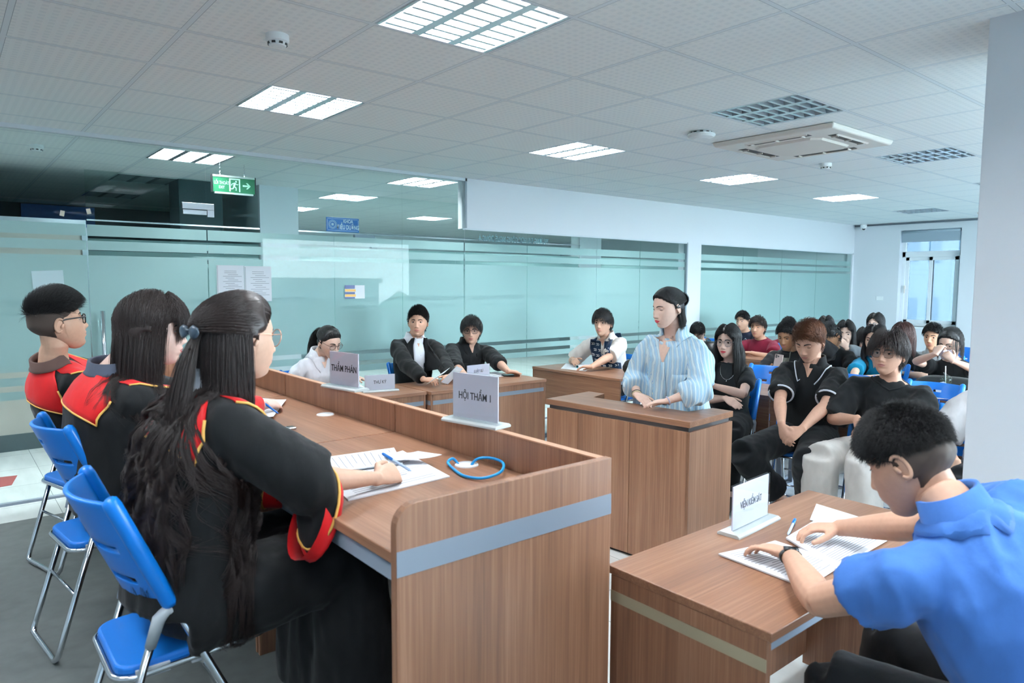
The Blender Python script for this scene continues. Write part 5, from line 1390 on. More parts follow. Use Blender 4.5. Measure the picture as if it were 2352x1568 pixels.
                for i in range(1, k):
                    t = i/(k-1)
                    if t <= kk:
                        w = t/kk; q = R0*(1-w)+T0*w+N0*(.03*math.sin(math.pi*w))*(1-.3*w); q = push_out(q, 1.03+tail.get('vol', .06)); q = q*(1-ss(.8, 1, w))+(T0+rng.normal(0, .004, (c, 3)))*ss(.8, 1, w); p = q
                        dd = norm(np.array(tail['dir'])[None]+rng.normal(0, tail.get('spread', .10), (c, 3)))
                    else:
                        dd = norm(dd+g*tail.get('grav', .5)+np.array(tail.get('pull', (0, 0, 0)))[None]+rng.normal(0, .02, (c, 3))); p = p+dd*(tail['len']*rng.uniform(.85, 1.08, (c, 1))/((1-kk)*(k-1)))
                    pos[:, i] = p
            return pos
        cnt = int(sp.get('n', 6500)*mult)
        if lod == 2: cnt = int(cnt*1.1)
        out.append(strands(rv2, rn2, path, cnt, sp.get('pts', 14), rad*1.25, 'hair', m, root, P.toW, rng=rng, bvh=P.top_bvh, zlim=P.neck.z+.03))
        if sp.get('free'):      # loose lengths under a half-ponytail or beside the face
            sv = dict(sp['free']); st = sp.copy(); st.update(sv); st['tail'] = None; st['free'] = None
            P2 = P; old = P.hairspec; P.hairspec = st; extra = make_hair_strands_only(P, root, st, m, rng, cap, n, mask, zz, g, mult, rad); P.hairspec = old; out += extra
        if style == 'bun':
            mb = MB(); c = Vector(sp['bun']); rr = sp.get('bunr', .022)
            mb.tube([c+V(0, .015, 0), c, c+V(0, -.012, .004), c+V(0, -.022, .006)], [rr*.6, rr, rr*.95, rr*.4], 14)
            mb.v = [tuple(P.Hm @ Vector(q)) for q in mb.v]; out.append(mb.build('hair_bun', m, root, smooth=True))
    return out
def make_hair_strands_only(P, root, sp, m, rng, cap, n, mask, zz, g, mult, rad):
    def norm(a): return a/np.maximum(np.linalg.norm(a, axis=-1, keepdims=True), 1e-6)
    sel = (mask > .5) & (zz > sp.get('rz0', -.7)) & (zz < sp.get('rz1', .2)) & (n[:, 1] < sp.get('ry', .35))
    rv, rn = cap[sel], n[sel]; Ls = sp['len']
    def path(R0, N0, k, rng):
        c = len(R0); L = Ls*rng.uniform(.8, 1.05, (c, 1)); d = norm(N0*.2+g); p = R0.copy(); pos = np.empty((c, k, 3)); pos[:, 0] = p
        pl = np.array(sp.get('pull', (0, 0, 0)))[None]; s0 = rng.uniform(1.02, 1.02+sp.get('vol', .1), c)
        for i in range(1, k):
            d = norm(d*.7+g*.8+pl*(i/k)+rng.normal(0, .03, (c, 3))); p = p+d*(L/(k-1)); r, a, cc = ell(p, 1.0)
            kk = np.where(r < s0, s0/np.maximum(r, 1e-3), 1); lo = ss(-.13, -.05, p[:, 2]); kk = 1+(kk-1)*lo; p = cc+(p-cc)*kk[:, None]; pos[:, i] = p
        return pos
    return [strands(rv, rn, path, int(sp.get('n', 3000)*mult), sp.get('pts', 14), rad*1.25, 'hair', m, root, P.toW, rng=rng, bvh=P.top_bvh, zlim=P.neck.z+.03)]

# ------------------------------------------------------------------ judges' gowns
M_ROBE = cloth('black_gown', '#111315', .8); M_RED = cloth('red_satin', '#d3161b', .55); M_PIPE = mat('gold_piping', '#e9b25a', .5)
def gown(cuff_spec, yoke_back=.20):
    def f(P, sh, el, wr, spine, LG, thick, L):
        neck, up, fwd, rt, hip = P.neck, P.up, P.fwd, P.rt, P.hip; cm = MB(); kids = []
        prof = [(0, .225, .165), (.15, .21, .155), (.35, .195, .148), (.58, .195, .148), (.76, .195, .140), (.86, .165, .115), (.94, .118, .088), (1.0, .074, .066)]
        if P.girth > 1: prof = [(t, a*P.girth, b*P.girth) for t, a, b in prof]
        cm.tube([spine(t) for t, a, b in prof], [(a, b) for t, a, b in prof], 30, flat=rt)
        for (hj, kn, ft, fd) in LG:
            cm.tube([hj-P.fh*.04, hj.lerp(kn, .5), kn], [.13, .125, .105], 18); cm.tube([kn+V(0, 0, .02), kn.lerp(ft, .3), kn.lerp(ft, .7), ft-V(0, 0, .01)], [.105, .115, .13, .14], 18)
        m_ = (LG[0][1]+LG[1][1])/2; cm.tube([hip-V(0, 0, .02), m_, m_-V(0, 0, .02)], [(.2, .09), (.16, .10), (.1, .08)], 18, flat=P.rh)
        cm.tube([m_-V(0, 0, .0), V(m_.x, m_.y, LG[0][2].z)], [(.15, .10), (.17, .13)], 18, flat=P.rh)
        for q, s in enumerate((-1, 1)):
            a, e_, w = sh[q], el[q], wr[q]; c = cuff_spec[q] if cuff_spec else None
            fa = w-e_
            if c: top, bot, hw = Vector(c[0]), Vector(c[1]), c[2]
            else: top, bot, hw = e_+fa*.85+V(0, 0, .045), e_+fa*.55-V(0, 0, .12), .06
            cc = (top+bot)/2; mj = (top-bot)/2; ax = fa.normalized(); mn = ax.cross(mj).normalized()*hw
            cm.tube([a-rt*(s*.10)+up*.01, a-rt*(s*.02)+up*.006, a.lerp(e_, .3), a.lerp(e_, .75), e_], [.068, .074, .082, .088, .090], 18)
            # bell sleeve: rings from the elbow to the slanted opening
            n = 22; vs = []; rings = []
            r0m, r0n = V(0, 0, 1), ax.cross(V(0, 0, 1)).normalized()
            r0m = r0n.cross(ax)
            for t in (-.15, .0, .3, .6, .85, 1.0):
                tt = max(t, 0); ctr = (e_+ax*(.0 if t >= 0 else -.05)).lerp(cc, tt)-V(0, 0, .012*math.sin(math.pi*tt)); m1 = (r0m*.092).lerp(mj, tt**.9); n1 = (r0n*.085).lerp(mn if mn.dot(r0n) > 0 else -mn, tt)
                ring = [ctr+m1*math.cos(2*math.pi*k/n)+n1*math.sin(2*math.pi*k/n) for k in range(n)]; rings.append(ring)
            vs = [p for r_ in rings for p in r_]; fs = []
            for i in range(len(rings)-1):
                for k in range(n): fs.append((i*n+k, i*n+(k+1) % n, (i+1)*n+(k+1) % n, (i+1)*n+k))
            fs += [tuple(range(n-1, -1, -1)), tuple((len(rings)-1)*n+k for k in range(n))]; cm.add(vs, fs)
            # red cuff with gold piping
            A, B = rings[3], rings[5]; g = 1.045; ca = sum(A, V(0, 0, 0))/n; cb = sum(B, V(0, 0, 0))/n; A = [ca+(p-ca)*g*1.03 for p in A]; B = [cb+(p-cb)*g for p in B]
            Mid = [(p*.5+r_*.5)*1.0 for p, r_ in zip(A, B)]; rows = [A, Mid, B, [cb+(p-cb)*.93+ax*.001 for p in B], [cb+(p-cb)*.90-ax*.05 for p in B]]
            vs = [p for r_ in rows for p in r_]; fs = []
            for i in range(len(rows)-1):
                for k in range(n): fs.append((i*n+k, i*n+(k+1) % n, (i+1)*n+(k+1) % n, (i+1)*n+k))
            c_ = MB().add(vs, fs); kids.append(('cuff', c_, M_RED)); kids.append(('piping', MB().tube([p-ax*.002 for p in A], .0042, 7, closed=True), M_PIPE))
        me = fuse(cm, .012 if P.lod else .010, 7, .5)
        z1 = neck.z-.12
        wrinkle(me, .0085, 7, (1, 1, .22), seed=2, mask=lambda c: min(1.0, max(0.15, (z1-c[2])*5)))
        wrinkle(me, .003, 16, (1, 1, .4), seed=5)
        me.materials.append(M_ROBE); me.polygons.foreach_set('use_smooth', [True]*len(me.polygons)); v, fcs = mesh_arrays(me)
        P.top_bvh = BVHTree.FromPolygons([Vector(q) for q in v], fcs); kids.append(('gown', me))
        def lay(rows, D, off=.006):
            vs = []
            for row in rows:
                for (x, b, z) in row:
                    Q = neck+rt*x-fwd*b-up*z; h = P.top_bvh.ray_cast(Q-D*.5, D, 1.0); p = h[0] if h[0] is not None else Q; vs.append(p-D*off)
            return vs
        n1, n2 = 10, 17
        def sheet_(rows, D, nm='yoke', pipe='outer'):
            vs = lay(rows, D); nn = len(rows[0]); me2 = bpy.data.meshes.new(nm); me2.from_pydata([tuple(p) for p in vs], [], grid_faces(len(rows), nn)); me2.materials.append(M_RED)
            me2.polygons.foreach_set('use_smooth', [True]*len(me2.polygons)); kids.append((nm, me2, .004)); return vs, nn
        D = (fwd*.80-up*.60).normalized(); rows = []
        for i in range(n1):
            t = i/(n1-1); w = .060+(.178-.060)*ss(0, .5, t)*1.0
            rows.append([(w*(-1+2*k/(n2-1)), .045*min(1, 2*t), -.02+(yoke_back+.02)*t+.012*math.cos(math.pi*(k/(n2-1)-.5))*t) for k in range(n2)])
        vs, nn = sheet_(rows, D)
        edge = [vs[i*nn] for i in range(4, n1)]+vs[(n1-1)*nn:]+[vs[i*nn+nn-1] for i in range(n1-2, 3, -1)]
        kids.append(('piping', MB().tube(edge, .0042, 7), M_PIPE))
        D = (-fwd*.72-up*.70).normalized()
        for s in (-1, 1):
            rows = []
            for i in range(n1):
                t = i/(n1-1); xa, xb = .045-.025*t, .175-.075*t**1.5; zz = -.03+.34*t
                rows.append([(s*(xa+(xb-xa)*k/7), -.03*t, zz+.05*(k/7)*(1-t)) for k in range(8)])
            vs, nn = sheet_(rows, D); kids.append(('piping', MB().tube([vs[i*nn+7] for i in range(n1)]+[vs[(n1-1)*nn+k] for k in range(6, -1, -1)], .0038, 7), M_PIPE))
        return kids
    return f
# ------------------------------------------------------------------ the people
TEE_BLACK, TEE_DARK = cloth('tee_black', '#16181a'), cloth('tee_charcoal', '#23272a')
SUIT, SHIRT_W, TROUSER = cloth('black_suit', '#101214', .8), cloth('white_shirt', '#dfe2ea'), cloth('black_trousers', '#15171a')
WHITE_T, MAROON, TEAL, NAVY = cloth('off_white_trousers', '#cbc7c2'), cloth('maroon_tee', '#74162f'), cloth('teal_polo', '#0a7fa6'), cloth('navy_tee', '#141b2d')
GREY_SW, SHIRT_BLUE, JEANS = cloth('grey_sweater', '#767e84'), cloth('blue_shirt', '#3f70b8', .7), cloth('dark_jeans', '#2a3342')
KNIT_W, TEALD = cloth('cream_knit', '#d6d1cc'), cloth('dark_teal_jacket', '#12465c')
def stripes_mat():
    m = cloth('blue_striped_shirt', '#b9d6e8'); n, l, b = nodes(m)
    t = n.new('ShaderNodeTexCoord'); mp = n.new('ShaderNodeMapping'); mp.inputs['Rotation'].default_value = (0, 0, math.radians(35)); l.new(t.outputs['Object'], mp.inputs[0])
    w = n.new('ShaderNodeTexWave'); w.wave_type = 'BANDS'; w.bands_direction = 'X'; w.inputs['Scale'].default_value = 14; w.inputs['Distortion'].default_value = 1.2; w.inputs['Detail Scale'].default_value = 1.5; l.new(mp.outputs[0], w.inputs['Vector'])
    r = n.new('ShaderNodeValToRGB'); e = r.color_ramp.elements; e[0].color = lin('#d3e3ea'); e[0].position = .12; e[1].color = lin('#a9cfe6'); e[1].position = .9
    for p, c in ((.3, '#b6d3e4'), (.42, '#7f9fd0'), (.5, '#a8cbe4'), (.62, '#dfe6d8'), (.75, '#8fb9dc')): k = e.new(p); k.color = lin(c)
    l.new(w.outputs[0], r.inputs[0]); l.new(r.outputs[0], b.inputs['Base Color']); return m
STRIPED = stripes_mat()
DEF = dict(m=TEE_BLACK, sleeve='short', nw=.012)
def T(m, **k): d = dict(m=m, sleeve='short', nw=.012); d.update(k); return d
PT = dict(m=TROUSER)
def H(w, d=None, n=None, **k):
    o = dict(w=w); 
    if d is not None: o['d'] = Vector(d)
    if n is not None: o['n'] = n
    o.update(k); return o
def towards(a, b): return (Vector(b)-Vector(a)).normalized()

# --- the three judges
a = onz(868, 1098, 1.025); b = onz(942, 1072, 1.03); la = onz(725, 1080, 1.02)
rw_top, rw_bot = V(.835, 1.80, 1.055), V(.735, 1.735, .865)
J3 = make_person('person in black gown with red yoke and waist-long dark hair held by a clip, writing', ony(553, 778, 2.0), 14, -5, hs=1.02, fem=True, neck=(.575, 2.02, 1.285), hip=(.50, 2.03, PF+.53), face_body=2, sw=.185,
    hands=[H(la, (.6, -.35, -.05), (.1, .2, 1), curl=(.3, .4, .3)), H(a, towards(a, b), (-.1, -.75, .65), curl=(.75, .9, .6), tcurl=.5)], poles=[V(-.3, .8, -.6), V(-.2, -.8, -.7)], floor=PF, lod=0, skin_col='#d6ae97', lips='f', no_legs=False, pants=PT,
    robe=gown([None, (rw_top, rw_bot, .075)]), eyes_open=.7, glasses=dict(m=mat('rose_gold_frame', '#d8a48c', .3, .8), w=.026, h=.0245, p=2.0),
    hair=dict(style='pony', col='dark', top=.018, sidet=.016, line=.60, side=-.2, nape=-.6, n=10000, tail=dict(knot=(.0, -.128, .012), dir=(.05, -.45, -.6), len=.70, grav=.7, spread=.06, at=.35, vol=.10, pull=(0, -.02, 0)),
        free=dict(len=.72, n=10000, pull=(0, -.10, 0), vol=.08, rz0=-.7, rz1=.25, ry=-.22, pts=16)))
J3.collar(SHIRT_W, h=.045, fall=.015, tip=.04, rad=1.10, snap=False)
clip = MB()
for s in (-1, 1): clip.tube([V(s*.006, -.150, .018), V(s*.020, -.152, .016), V(s*.034, -.150, .012), V(s*.040, -.147, .008)], [(.004, .010), (.006, .018), (.006, .017), (.003, .008)], 12, flat=(0, 1, 0))
clip.tube([V(-.014, -.148, .02), V(0, -.156, .018), V(.014, -.148, .02)], .004, 8)
clip.v = [tuple(J3.Hm @ Vector(q)) for q in clip.v]; J3.kids.append(('hair_clip', clip, mat('slate_plastic', '#3b4a58', .35)))
finish(J3)
a = onz(608, 930, 1.03)
J2 = make_person('person in black gown with red yoke and shoulder-length dark hair with a fringe, in profile', ony(350, 764, 2.95), -12, -4, roll=0, hs=1.10, fem=True, full=.4, neck=(.50, 2.98, 1.245), hip=(.53, 3.07, PF+.53), face_body=4, sw=.20, girth=1.12,
    hands=[H((1.0, 3.35, 1.03), (.5, -.6, 0), (0, 0, 1)), H(a, (.75, .3, -.05), (-.1, -.5, .8), curl=(.6, .7, .5))], poles=[V(-.2, .8, -.7), V(-.3, -.8, -.5)], floor=PF, lod=0, skin_col='#dfbdb0', lips='f', pants=PT, robe=gown(None, .19), eyes_open=.6,
    hair=dict(style='long', col='dark', top=.022, sidet=.020, len=.30, part=0, bangs=.05, banglen=.105, line=.62, n=11000, vol=.16, face=.062, fy=.035, rootz=-.05, backw=.1, wave=.05))
J2.collar(cloth('grey_knit', '#4b5160'), h=.03, fall=.012, tip=.03, rad=1.12, snap=False); finish(J2)
J1 = make_person('person in black gown with red yoke, short black hair shaved at the sides, black glasses', ony(132, 742, 3.85), 10, 7, hs=1.13, neck=(.405, 3.875, 1.20), hip=(.58, 4.02, PF+.53), face_body=12, sw=.185,
    hands=[H((1.0, 4.15, 1.03), (.6, -.5, 0), (0, 0, 1)), H((.98, 3.80, 1.03), (.6, .4, 0), (0, -.2, 1))], poles=[V(-.2, .8, -.7), V(-.3, -.8, -.5)], floor=PF, lod=0, skin_col='#cfa58c', pants=PT, robe=gown(None, .21), glasses=dict(m=M_BLACK, r=.0022, w=.025, h=.019, p=3, temple=1.3),
    hair=dict(style='quiff', col='black', top=.034, sidet=.004, fade=.40, front=.014, line=.62, len=.05, lift=.55, comb=(0, 1.0, .25), grav=.05, n=7000, nape=-.55, side=-.25))
J1.collar(cloth('brown_shirt', '#5c4640'), h=.03, fall=.012, tip=.04, rad=1.04, snap=False); finish(J1)

# --- the prosecutor
lw, lt = onz(1812, 1272, .805), onz(1742, 1252, .80); rw, rt_ = onz(1925, 1212, .81), onz(1838, 1212, .80)
PR = make_person('person in blue short-sleeved shirt with a black wrist band, reading papers at the front desk', at(2088, 1062, 1.75), 88, -30, hs=1.06, neck=(1.83, .575, 1.045), hip=(1.93, .33, .55), face_body=70, sw=.225, girth=1.07, full=.5,
    hands=[H(lw, towards(lw, lt), (.15, .0, 1), e=(1.705, .825, .80), curl=(.25, .5, .4), spread=.08), H(rw, towards(rw, rt_), (0, .15, 1), curl=(.45, .65, .4), tcurl=.25)], poles=[V(-.9, .1, -.9), V(.8, -.4, -.5)], lod=0, skin_col='#cda189',
    top=T(SHIRT_BLUE, ease=.020, sl_len=.50, sl_ease=.026, fold=.007, hem=.06, deep=1.12, fscale=8, vox=.009), pants=dict(m=TROUSER, ease=.018), eyes_open=.3, lips='m', legs=[dict(k=(1.78, .80, .56), a=(1.76, .86, .09), f=(0, 1, 0)), dict(k=(2.12, .80, .56), a=(2.14, .86, .09), f=(0, 1, 0))],
    hair=dict(style='messy', col='black', top=.026, sidet=.006, fade=.20, len=.032, lift=.7, rand=.45, curl=.35, n=9000, nape=-.78, side=-.34, line=.55, lump=.4))
PR.collar(SHIRT_BLUE, h=.040, fall=.026, tip=.06, rad=.96)
d = (PR.wr[0]-PR.el[0]).normalized(); c = PR.wr[0]-d*.022; tn = (V(0, 0, 1)-d*d.z).normalized(); ts = d.cross(tn)
PR.kids.append(('wrist_band', MB().tube([c+tn*(.0235*math.cos(k*.2618))+ts*(.0315*math.sin(k*.2618)) for k in range(24)], [(.0022, .010)]*24, 8, closed=True, flat=tuple(tn)), M_BLACK))
w_ = MB().box((-.011, -.020, -.003), (.011, .020, .006), frame(c+tn*.0255, d, ts)); PR.kids.append(('band_display', w_, mat('band_screen', '#0c0e12', .12)))
finish(PR)

# --- the standing woman
gd = 4.22; h0 = at(1533, 708, gd); hb = yawv(190)
hr, hl = onz(1463, 906, .925), onz(1532, 921, .925)
G = make_person('person standing at the witness stand in an oversized blue striped shirt, black hair tied back', h0, 166, -13, hs=.99, fem=True, full=.5, neck=h0+V(.075, .01, -.178), hip=(h0.x+.15, h0.y+.02, .86), face_body=188, sw=.185,
    hands=[H(hl, towards(hl, onz(1462, 928, .90)), (.1, -.1, 1), curl=(.2, .3, .2), spread=.03), H(hr, towards(hr, onz(1500, 932, .88)), (-.3, 0, 1), curl=(.3, .35, .2), spread=.03)], poles=[V(.5, -.9, -.5), V(.5, .9, -.5)], lod=0, skin_col='#e2bfae', lips='r',
    legs=[dict(k=(h0.x+.12, h0.y-.09, .48), a=(h0.x+.16, h0.y-.09, .09), f=(-1, 0, 0)), dict(k=(h0.x+.12, h0.y+.10, .48), a=(h0.x+.16, h0.y+.10, .09), f=(-1, 0, 0))],
    top=T(STRIPED, sleeve='three', ease=.042, sl_ease=.034, blouse=.012, cuff_ease=1.25, hem=.22, fold=.010, fscale=8, fstretch=(1, 1, .3), wide=1.06, open=True, vox=.0095), pants=PT, eyes_open=.22, brow=.75,
    hair=dict(style='bun', col='black', top=.012, sidet=.010, line=.67, n=9000, nape=-.55, side=-.12, tail=dict(knot=(0, -.112, .030), dir=(0, -.3, .2), len=.03, at=.9, spread=.4), bun=(0, -.122, .030), bunr=.019,
              free=dict(len=.09, n=1500, pull=(0, -.4, 0), vol=.04, rz0=-.62, rz1=-.1, ry=-.2)))
G.strip('skin', [(-.056, .066, .005), (-.050, .060, .03), (-.034, .042, .07), (-.018, .024, .11), (-.004, .006, .15)], None, off=.006, skin_=True)
G.collar(STRIPED, h=.028, fall=.035, tip=.085, gap=34, rad=1.30)
G.strip('placket', [(-.010, .014, .15), (-.010, .014, .22), (-.011, .014, .32), (-.012, .014, .42)], STRIPED, off=.005, n=4)
G.strip('chest_pocket', [(-.150, -.055, .225), (-.150, -.055, .26), (-.150, -.055, .30), (-.148, -.057, .34)], STRIPED, off=.006, n=6)
def bangle(P, q, name, m, r, back=.0, beads=False):
    d = (P.wr[q]-P.el[q]).normalized(); c = P.wr[q]-d*back; t1 = (V(0, 0, 1)-d*d.z).normalized(); t2 = d.cross(t1); pts = [c+t1*(.0235*math.cos(k*.314))+t2*(.0275*math.sin(k*.314)) for k in range(20)]
    mb = MB().tube(pts, r, 8, closed=True)
    P.kids.append((name, mb, m))
bangle(G, 1, 'bracelet', mat('dark_beads', '#3b2a26', .4), .0035, .018); bangle(G, 1, 'bangle', mat('pale_bangle', '#e6d9b6', .3), .0032, .004); bangle(G, 0, 'hair_tie', mat('lilac_band', '#c3c3e0', .5), .004, .006)
finish(G)

# --- secretary and lawyers
a, b = onz(826, 868, .80), onz(720, 878, .80)
SE = make_person('person in white blouse with a black ponytail and round glasses, writing at the secretary desk', ony(757, 788, 5.2), 282, -22, hs=1.0, fem=True, neck=(2.36, 5.30, 1.005), hip=(2.36, 5.46, .54), face_body=278,
    hands=[H(a, (.35, -.85, -.2), (.3, .1, 1), curl=(.4, .6, .4)), H(b, (.5, -.8, -.1), (0, 0, 1))], lod=1, skin_col='#debba9', lips='f', top=T(SHIRT_W, sleeve='long', ease=.022, sl_ease=.02, fold=.006), pants=PT, eyes_open=.35,
    glasses=dict(m=mat('brown_frame', '#4a3028', .4), r=.0016, w=.0255, h=.023, p=2.2), hair=dict(style='pony', col='black', top=.016, sidet=.013, line=.64, n=8000, tail=dict(knot=(0, -.105, .060), dir=(0, -.75, .25), len=.30, grav=.55, spread=.08, at=.4, vol=.08))) 
SE.strip('skin', [(-.035, .035, -.005), (-.022, .022, .04), (-.004, .004, .085)], None, off=.004, skin_=True); SE.collar(SHIRT_W, fall=.03, tip=.075); bangle(SE, 0, 'bracelet', M_STEEL, .003, .02); finish(SE)
a, b = onz(974, 872, .80), onz(1034, 865, .80); pc = onz(1010, 872, .82)
L1 = make_person('person in black suit jacket and white shirt, holding papers at the lawyers desk', ony(960, 741, 5.4), 231, -1, hs=1.05, neck=(3.36, 5.47, 1.085), hip=(3.36, 5.52, .55), face_body=260, sw=.205,
    hands=[H(b, towards(b, pc), (.2, -.3, .9), curl=(.5, .6, .4)), H(a, towards(a, pc+V(.02, 0, 0)), (-.2, -.3, .9), curl=(.5, .6, .4))], poles=[V(.9, .2, -.5), V(-.9, .2, -.5)], lod=1, skin_col='#cb9e86', top=T(SUIT, sleeve='long', ease=.026, sl_ease=.022, fold=.005, name='jacket'), pants=PT,
    hair=dict(style='short', col='black', top=.032, sidet=.008, len=.05, lift=.55, comb=(-.7, .5, .25), n=8000, line=.60, grav=.0))
L1.strip('shirt_front', [(-.040, .040, -.01), (-.052, .052, .05), (-.060, .055, .12), (-.058, .050, .20), (-.052, .044, .30), (-.045, .036, .42)], SHIRT_W, off=.005)
L1.strip('skin', [(-.030, .030, -.01), (-.018, .018, .03), (-.003, .003, .075)], None, off=.009, skin_=True)
for s in (-1, 1): L1.strip('lapel', [(s*.045, s*.075, -.005), (s*.052, s*.105, .06), (s*.058, s*.115, .12), (s*.056, s*.100, .20), (s*.05, s*.075, .30), (s*.042, s*.050, .42)], SUIT, off=.010, n=5, thick_=.004)
L1.collar(SHIRT_W, fall=.02, tip=.07); finish(L1)
a, b = onz(1168, 853, .80), onz(1074, 868, .79)
L2 = make_person('person in black shirt with black-framed glasses, seated second at the lawyers desk', ony(1083, 760, 5.42), 230, -4, hs=1.05, neck=(3.985, 5.50, 1.005), hip=(3.97, 5.54, .53), face_body=258, sw=.205, full=.3,
    hands=[H(a, towards(a, onz(1190, 856, .78)), (.4, .3, .8), curl=(.7, .8, .5)), H(b, (.6, -.6, -.05), (0, 0, 1))], poles=[V(.8, .3, -.5), V(-.8, .3, -.5)], lod=1, skin_col='#cca08a', top=T(TEE_BLACK, sleeve='half', ease=.024, sl_ease=.026, fold=.006, name='shirt'), pants=PT, mustache=True,
    glasses=dict(m=M_BLACK, r=.0017, w=.0255, h=.021, p=2.8), hair=dict(style='fringe', col='black', top=.036, sidet=.018, len=.085, n=8000, line=.55))
L2.strip('skin', [(-.036, .036, -.01), (-.025, .025, .03), (-.004, .004, .09)], None, off=.005, skin_=True); L2.collar(TEE_BLACK, fall=.03, tip=.075)
L2.strip('chest_pocket', [(.045, .125, .19), (.045, .125, .25), (.048, .122, .29)], TEE_BLACK, off=.006, n=5); finish(L2)
# --- young man in the patterned vest
a, b = onz(1358, 842, .795), onz(1318, 826, .82)
VE = make_person('person in letter-patterned navy vest over cream polo at the side desk', ony(1385, 742, 4.9), 197, -3, hs=1.07, neck=(5.32, 4.925, 1.035), hip=(5.46, 4.95, .54), face_body=198, sw=.20,
    hands=[H(a, towards(a, onz(1330, 842, .79)), (.2, -.1, 1), curl=(.3, .4, .3)), H(b, towards(b, onz(1332, 850, .79)), (-.6, .2, .7), curl=(.4, .5, .4))], poles=[V(.4, -.9, -.4), V(.4, .9, -.4)], lod=1, skin_col='#cfa38b', top=T(KNIT_W, ease=.018, sl_len=.92, sl_ease=.026, fold=.004, name='polo_shirt'), pants=PT,
    hair=dict(style='fringe', col='black', top=.030, sidet=.016, len=.085, n=8000, line=.52))
M_VEST = cloth('navy_vest', '#0f2740')
VE.strip('vest', [(-.125, .125, .0), (-.155, .155, .04), (-.160, .160, .11), (-.158, .158, .18), (-.155, .155, .27), (-.150, .150, .36), (-.150, .150, .44)], M_VEST, off=.006, n=15, thick_=.004)
VE.strip('vest', [(-.12, .12, .0), (-.150, .150, .10), (-.158, .158, .2), (-.155, .155, .30), (-.150, .150, .42)], M_VEST, off=.006, n=13, thick_=.004, side=-1)
VE.strip('placket', [(-.018, .018, .02), (-.018, .018, .08), (-.017, .017, .15)], KNIT_W, off=.012, n=4)
VE.strip('skin', [(-.034, .034, -.01), (-.020, .020, .03), (-.003, .003, .07)], None, off=.015, skin_=True); VE.collar(KNIT_W, h=.03, fall=.035, tip=.075, gap=24, rad=1.15)
pm = MB()
for i, z in enumerate((.06, .115, .17, .225, .28, .335, .39)):
    for k in range(5):
        x = (k-2)*.062+(.031 if i % 2 else 0)
        if abs(x) > .145 or (abs(x) < .03 and z < .17): continue
        for dx, a0, a1 in ((-.010, 20, 340), (.010, 50, 310)):
            p0, nn = VE.onto(x+dx, z); p0 = p0+VE.fwd*.0115
            pm.tube([p0+VE.rt*(-.0095*math.cos(math.radians(q)))*-1+VE.up*(.0105*math.sin(math.radians(q))) for q in np.linspace(a0, a1, 9)], .0027, 6)
VE.kids.append(('letter_print', pm, mat('print_cream', '#dcd9d4', .7))); finish(VE)

# --- front row of the audience
a, b = onx(1634, 884, 4.40), onx(1668, 915, 4.42)
P4 = make_person('person in charcoal T-shirt with long black hair, glasses and folded arms, in the front row', onx(1672, 787, 4.65), 191, -3, hs=1.0, fem=True, neck=(4.70, 3.045, .985), hip=(4.69, 3.05, .54), face_body=200, sw=.165,
    hands=[H(a, towards(a, onx(1610, 880, 4.46)), (-.7, .1, .5), curl=(.5, .5, .3)), H(b, towards(b, onx(1700, 935, 4.40)), (-.6, -.1, .8), curl=(.1, .2, .2), spread=.03)], poles=[V(.1, -.9, -.5), V(.1, .9, -.5)], lod=1, skin_col='#deb9a8', lips='r', top=T(TEE_DARK, ease=.010, sl_len=.62, sl_ease=.014, fold=.004, hem=.05), pants=dict(m=TROUSER, ease=.02),
    glasses=dict(m=mat('grey_thin_frame', '#767a80', .3, .6), r=.0012, w=.0275, h=.025, p=2.0), hair=dict(style='long', col='black', top=.020, sidet=.016, len=.40, part=.010, n=11000, face=.052, vol=.16, line=.66, rootz=.0))
P4.neckband(TEE_DARK, rx=.085, ry=.075, front=.035)
ch = MB(); cp_ = [P4.neck+P4.rt*(.06*math.cos(t))+P4.fwd*(.10)-P4.up*(.02+.11*math.sin(t)**.8 if t > 0 else .02) for t in np.linspace(0.001, math.pi-.001, 15)]
cp_ = [(P4.onto((q-P4.neck).dot(P4.rt), -(q-P4.neck).dot(P4.up))[0]+P4.fwd*.004) for q in cp_]; ch.tube(cp_, .0012, 5); q = cp_[7]; ch.lathe([(.0005, -.010), (.005, -.004), (.0005, .004)], q-P4.up*.008, 8)
P4.kids.append(('necklace', ch, M_STEEL)); finish(P4)
a, b = onx(1842, 985, 4.17), onx(1795, 975, 4.15)
P7 = make_person('person in black polo shirt with white collar stripe, brown-tinted hair, head bowed, hands clasped', onx(1858, 786, 4.60), 182, -28, hs=1.07, neck=(4.66, 2.375, 1.045), hip=(4.72, 2.41, .55), face_body=193, hip_face=178, sw=.205,
    hands=[H(a, towards(a, onx(1800, 1012, 4.10)), (-.5, -.45, .7), curl=(.35, .5, .3)), H(b, towards(b, onx(1805, 1015, 4.12)), (-.5, .5, .6), curl=(.35, .4, .3))], poles=[V(.3, -.9, -.5), V(.3, .9, -.5)], lod=1, skin_col='#cb9c85',
    top=T(TEE_BLACK, ease=.024, sl_len=.80, sl_ease=.026, fold=.007, name='polo_shirt', hem=.05), pants=dict(m=TROUSER, ease=.022, wide=1.25, end=.80, flare=1.15), eyes_open=.12, bare=True, shoes='#b79a78',
    legs=[dict(k=onx(1856, 1062, 4.12), a=(4.36, 2.18, .13), f=(-1, -.1, 0)), dict(k=onx(1706, 1042, 4.06), a=(4.40, 2.42, .14), f=(-1, .2, 0))],
    hair=dict(style='quiff', col='brown', top=.042, sidet=.010, front=.006, len=.07, lift=.32, comb=(-.85, .45, .1), rand=.10, n=9500, line=.60, grav=.02))
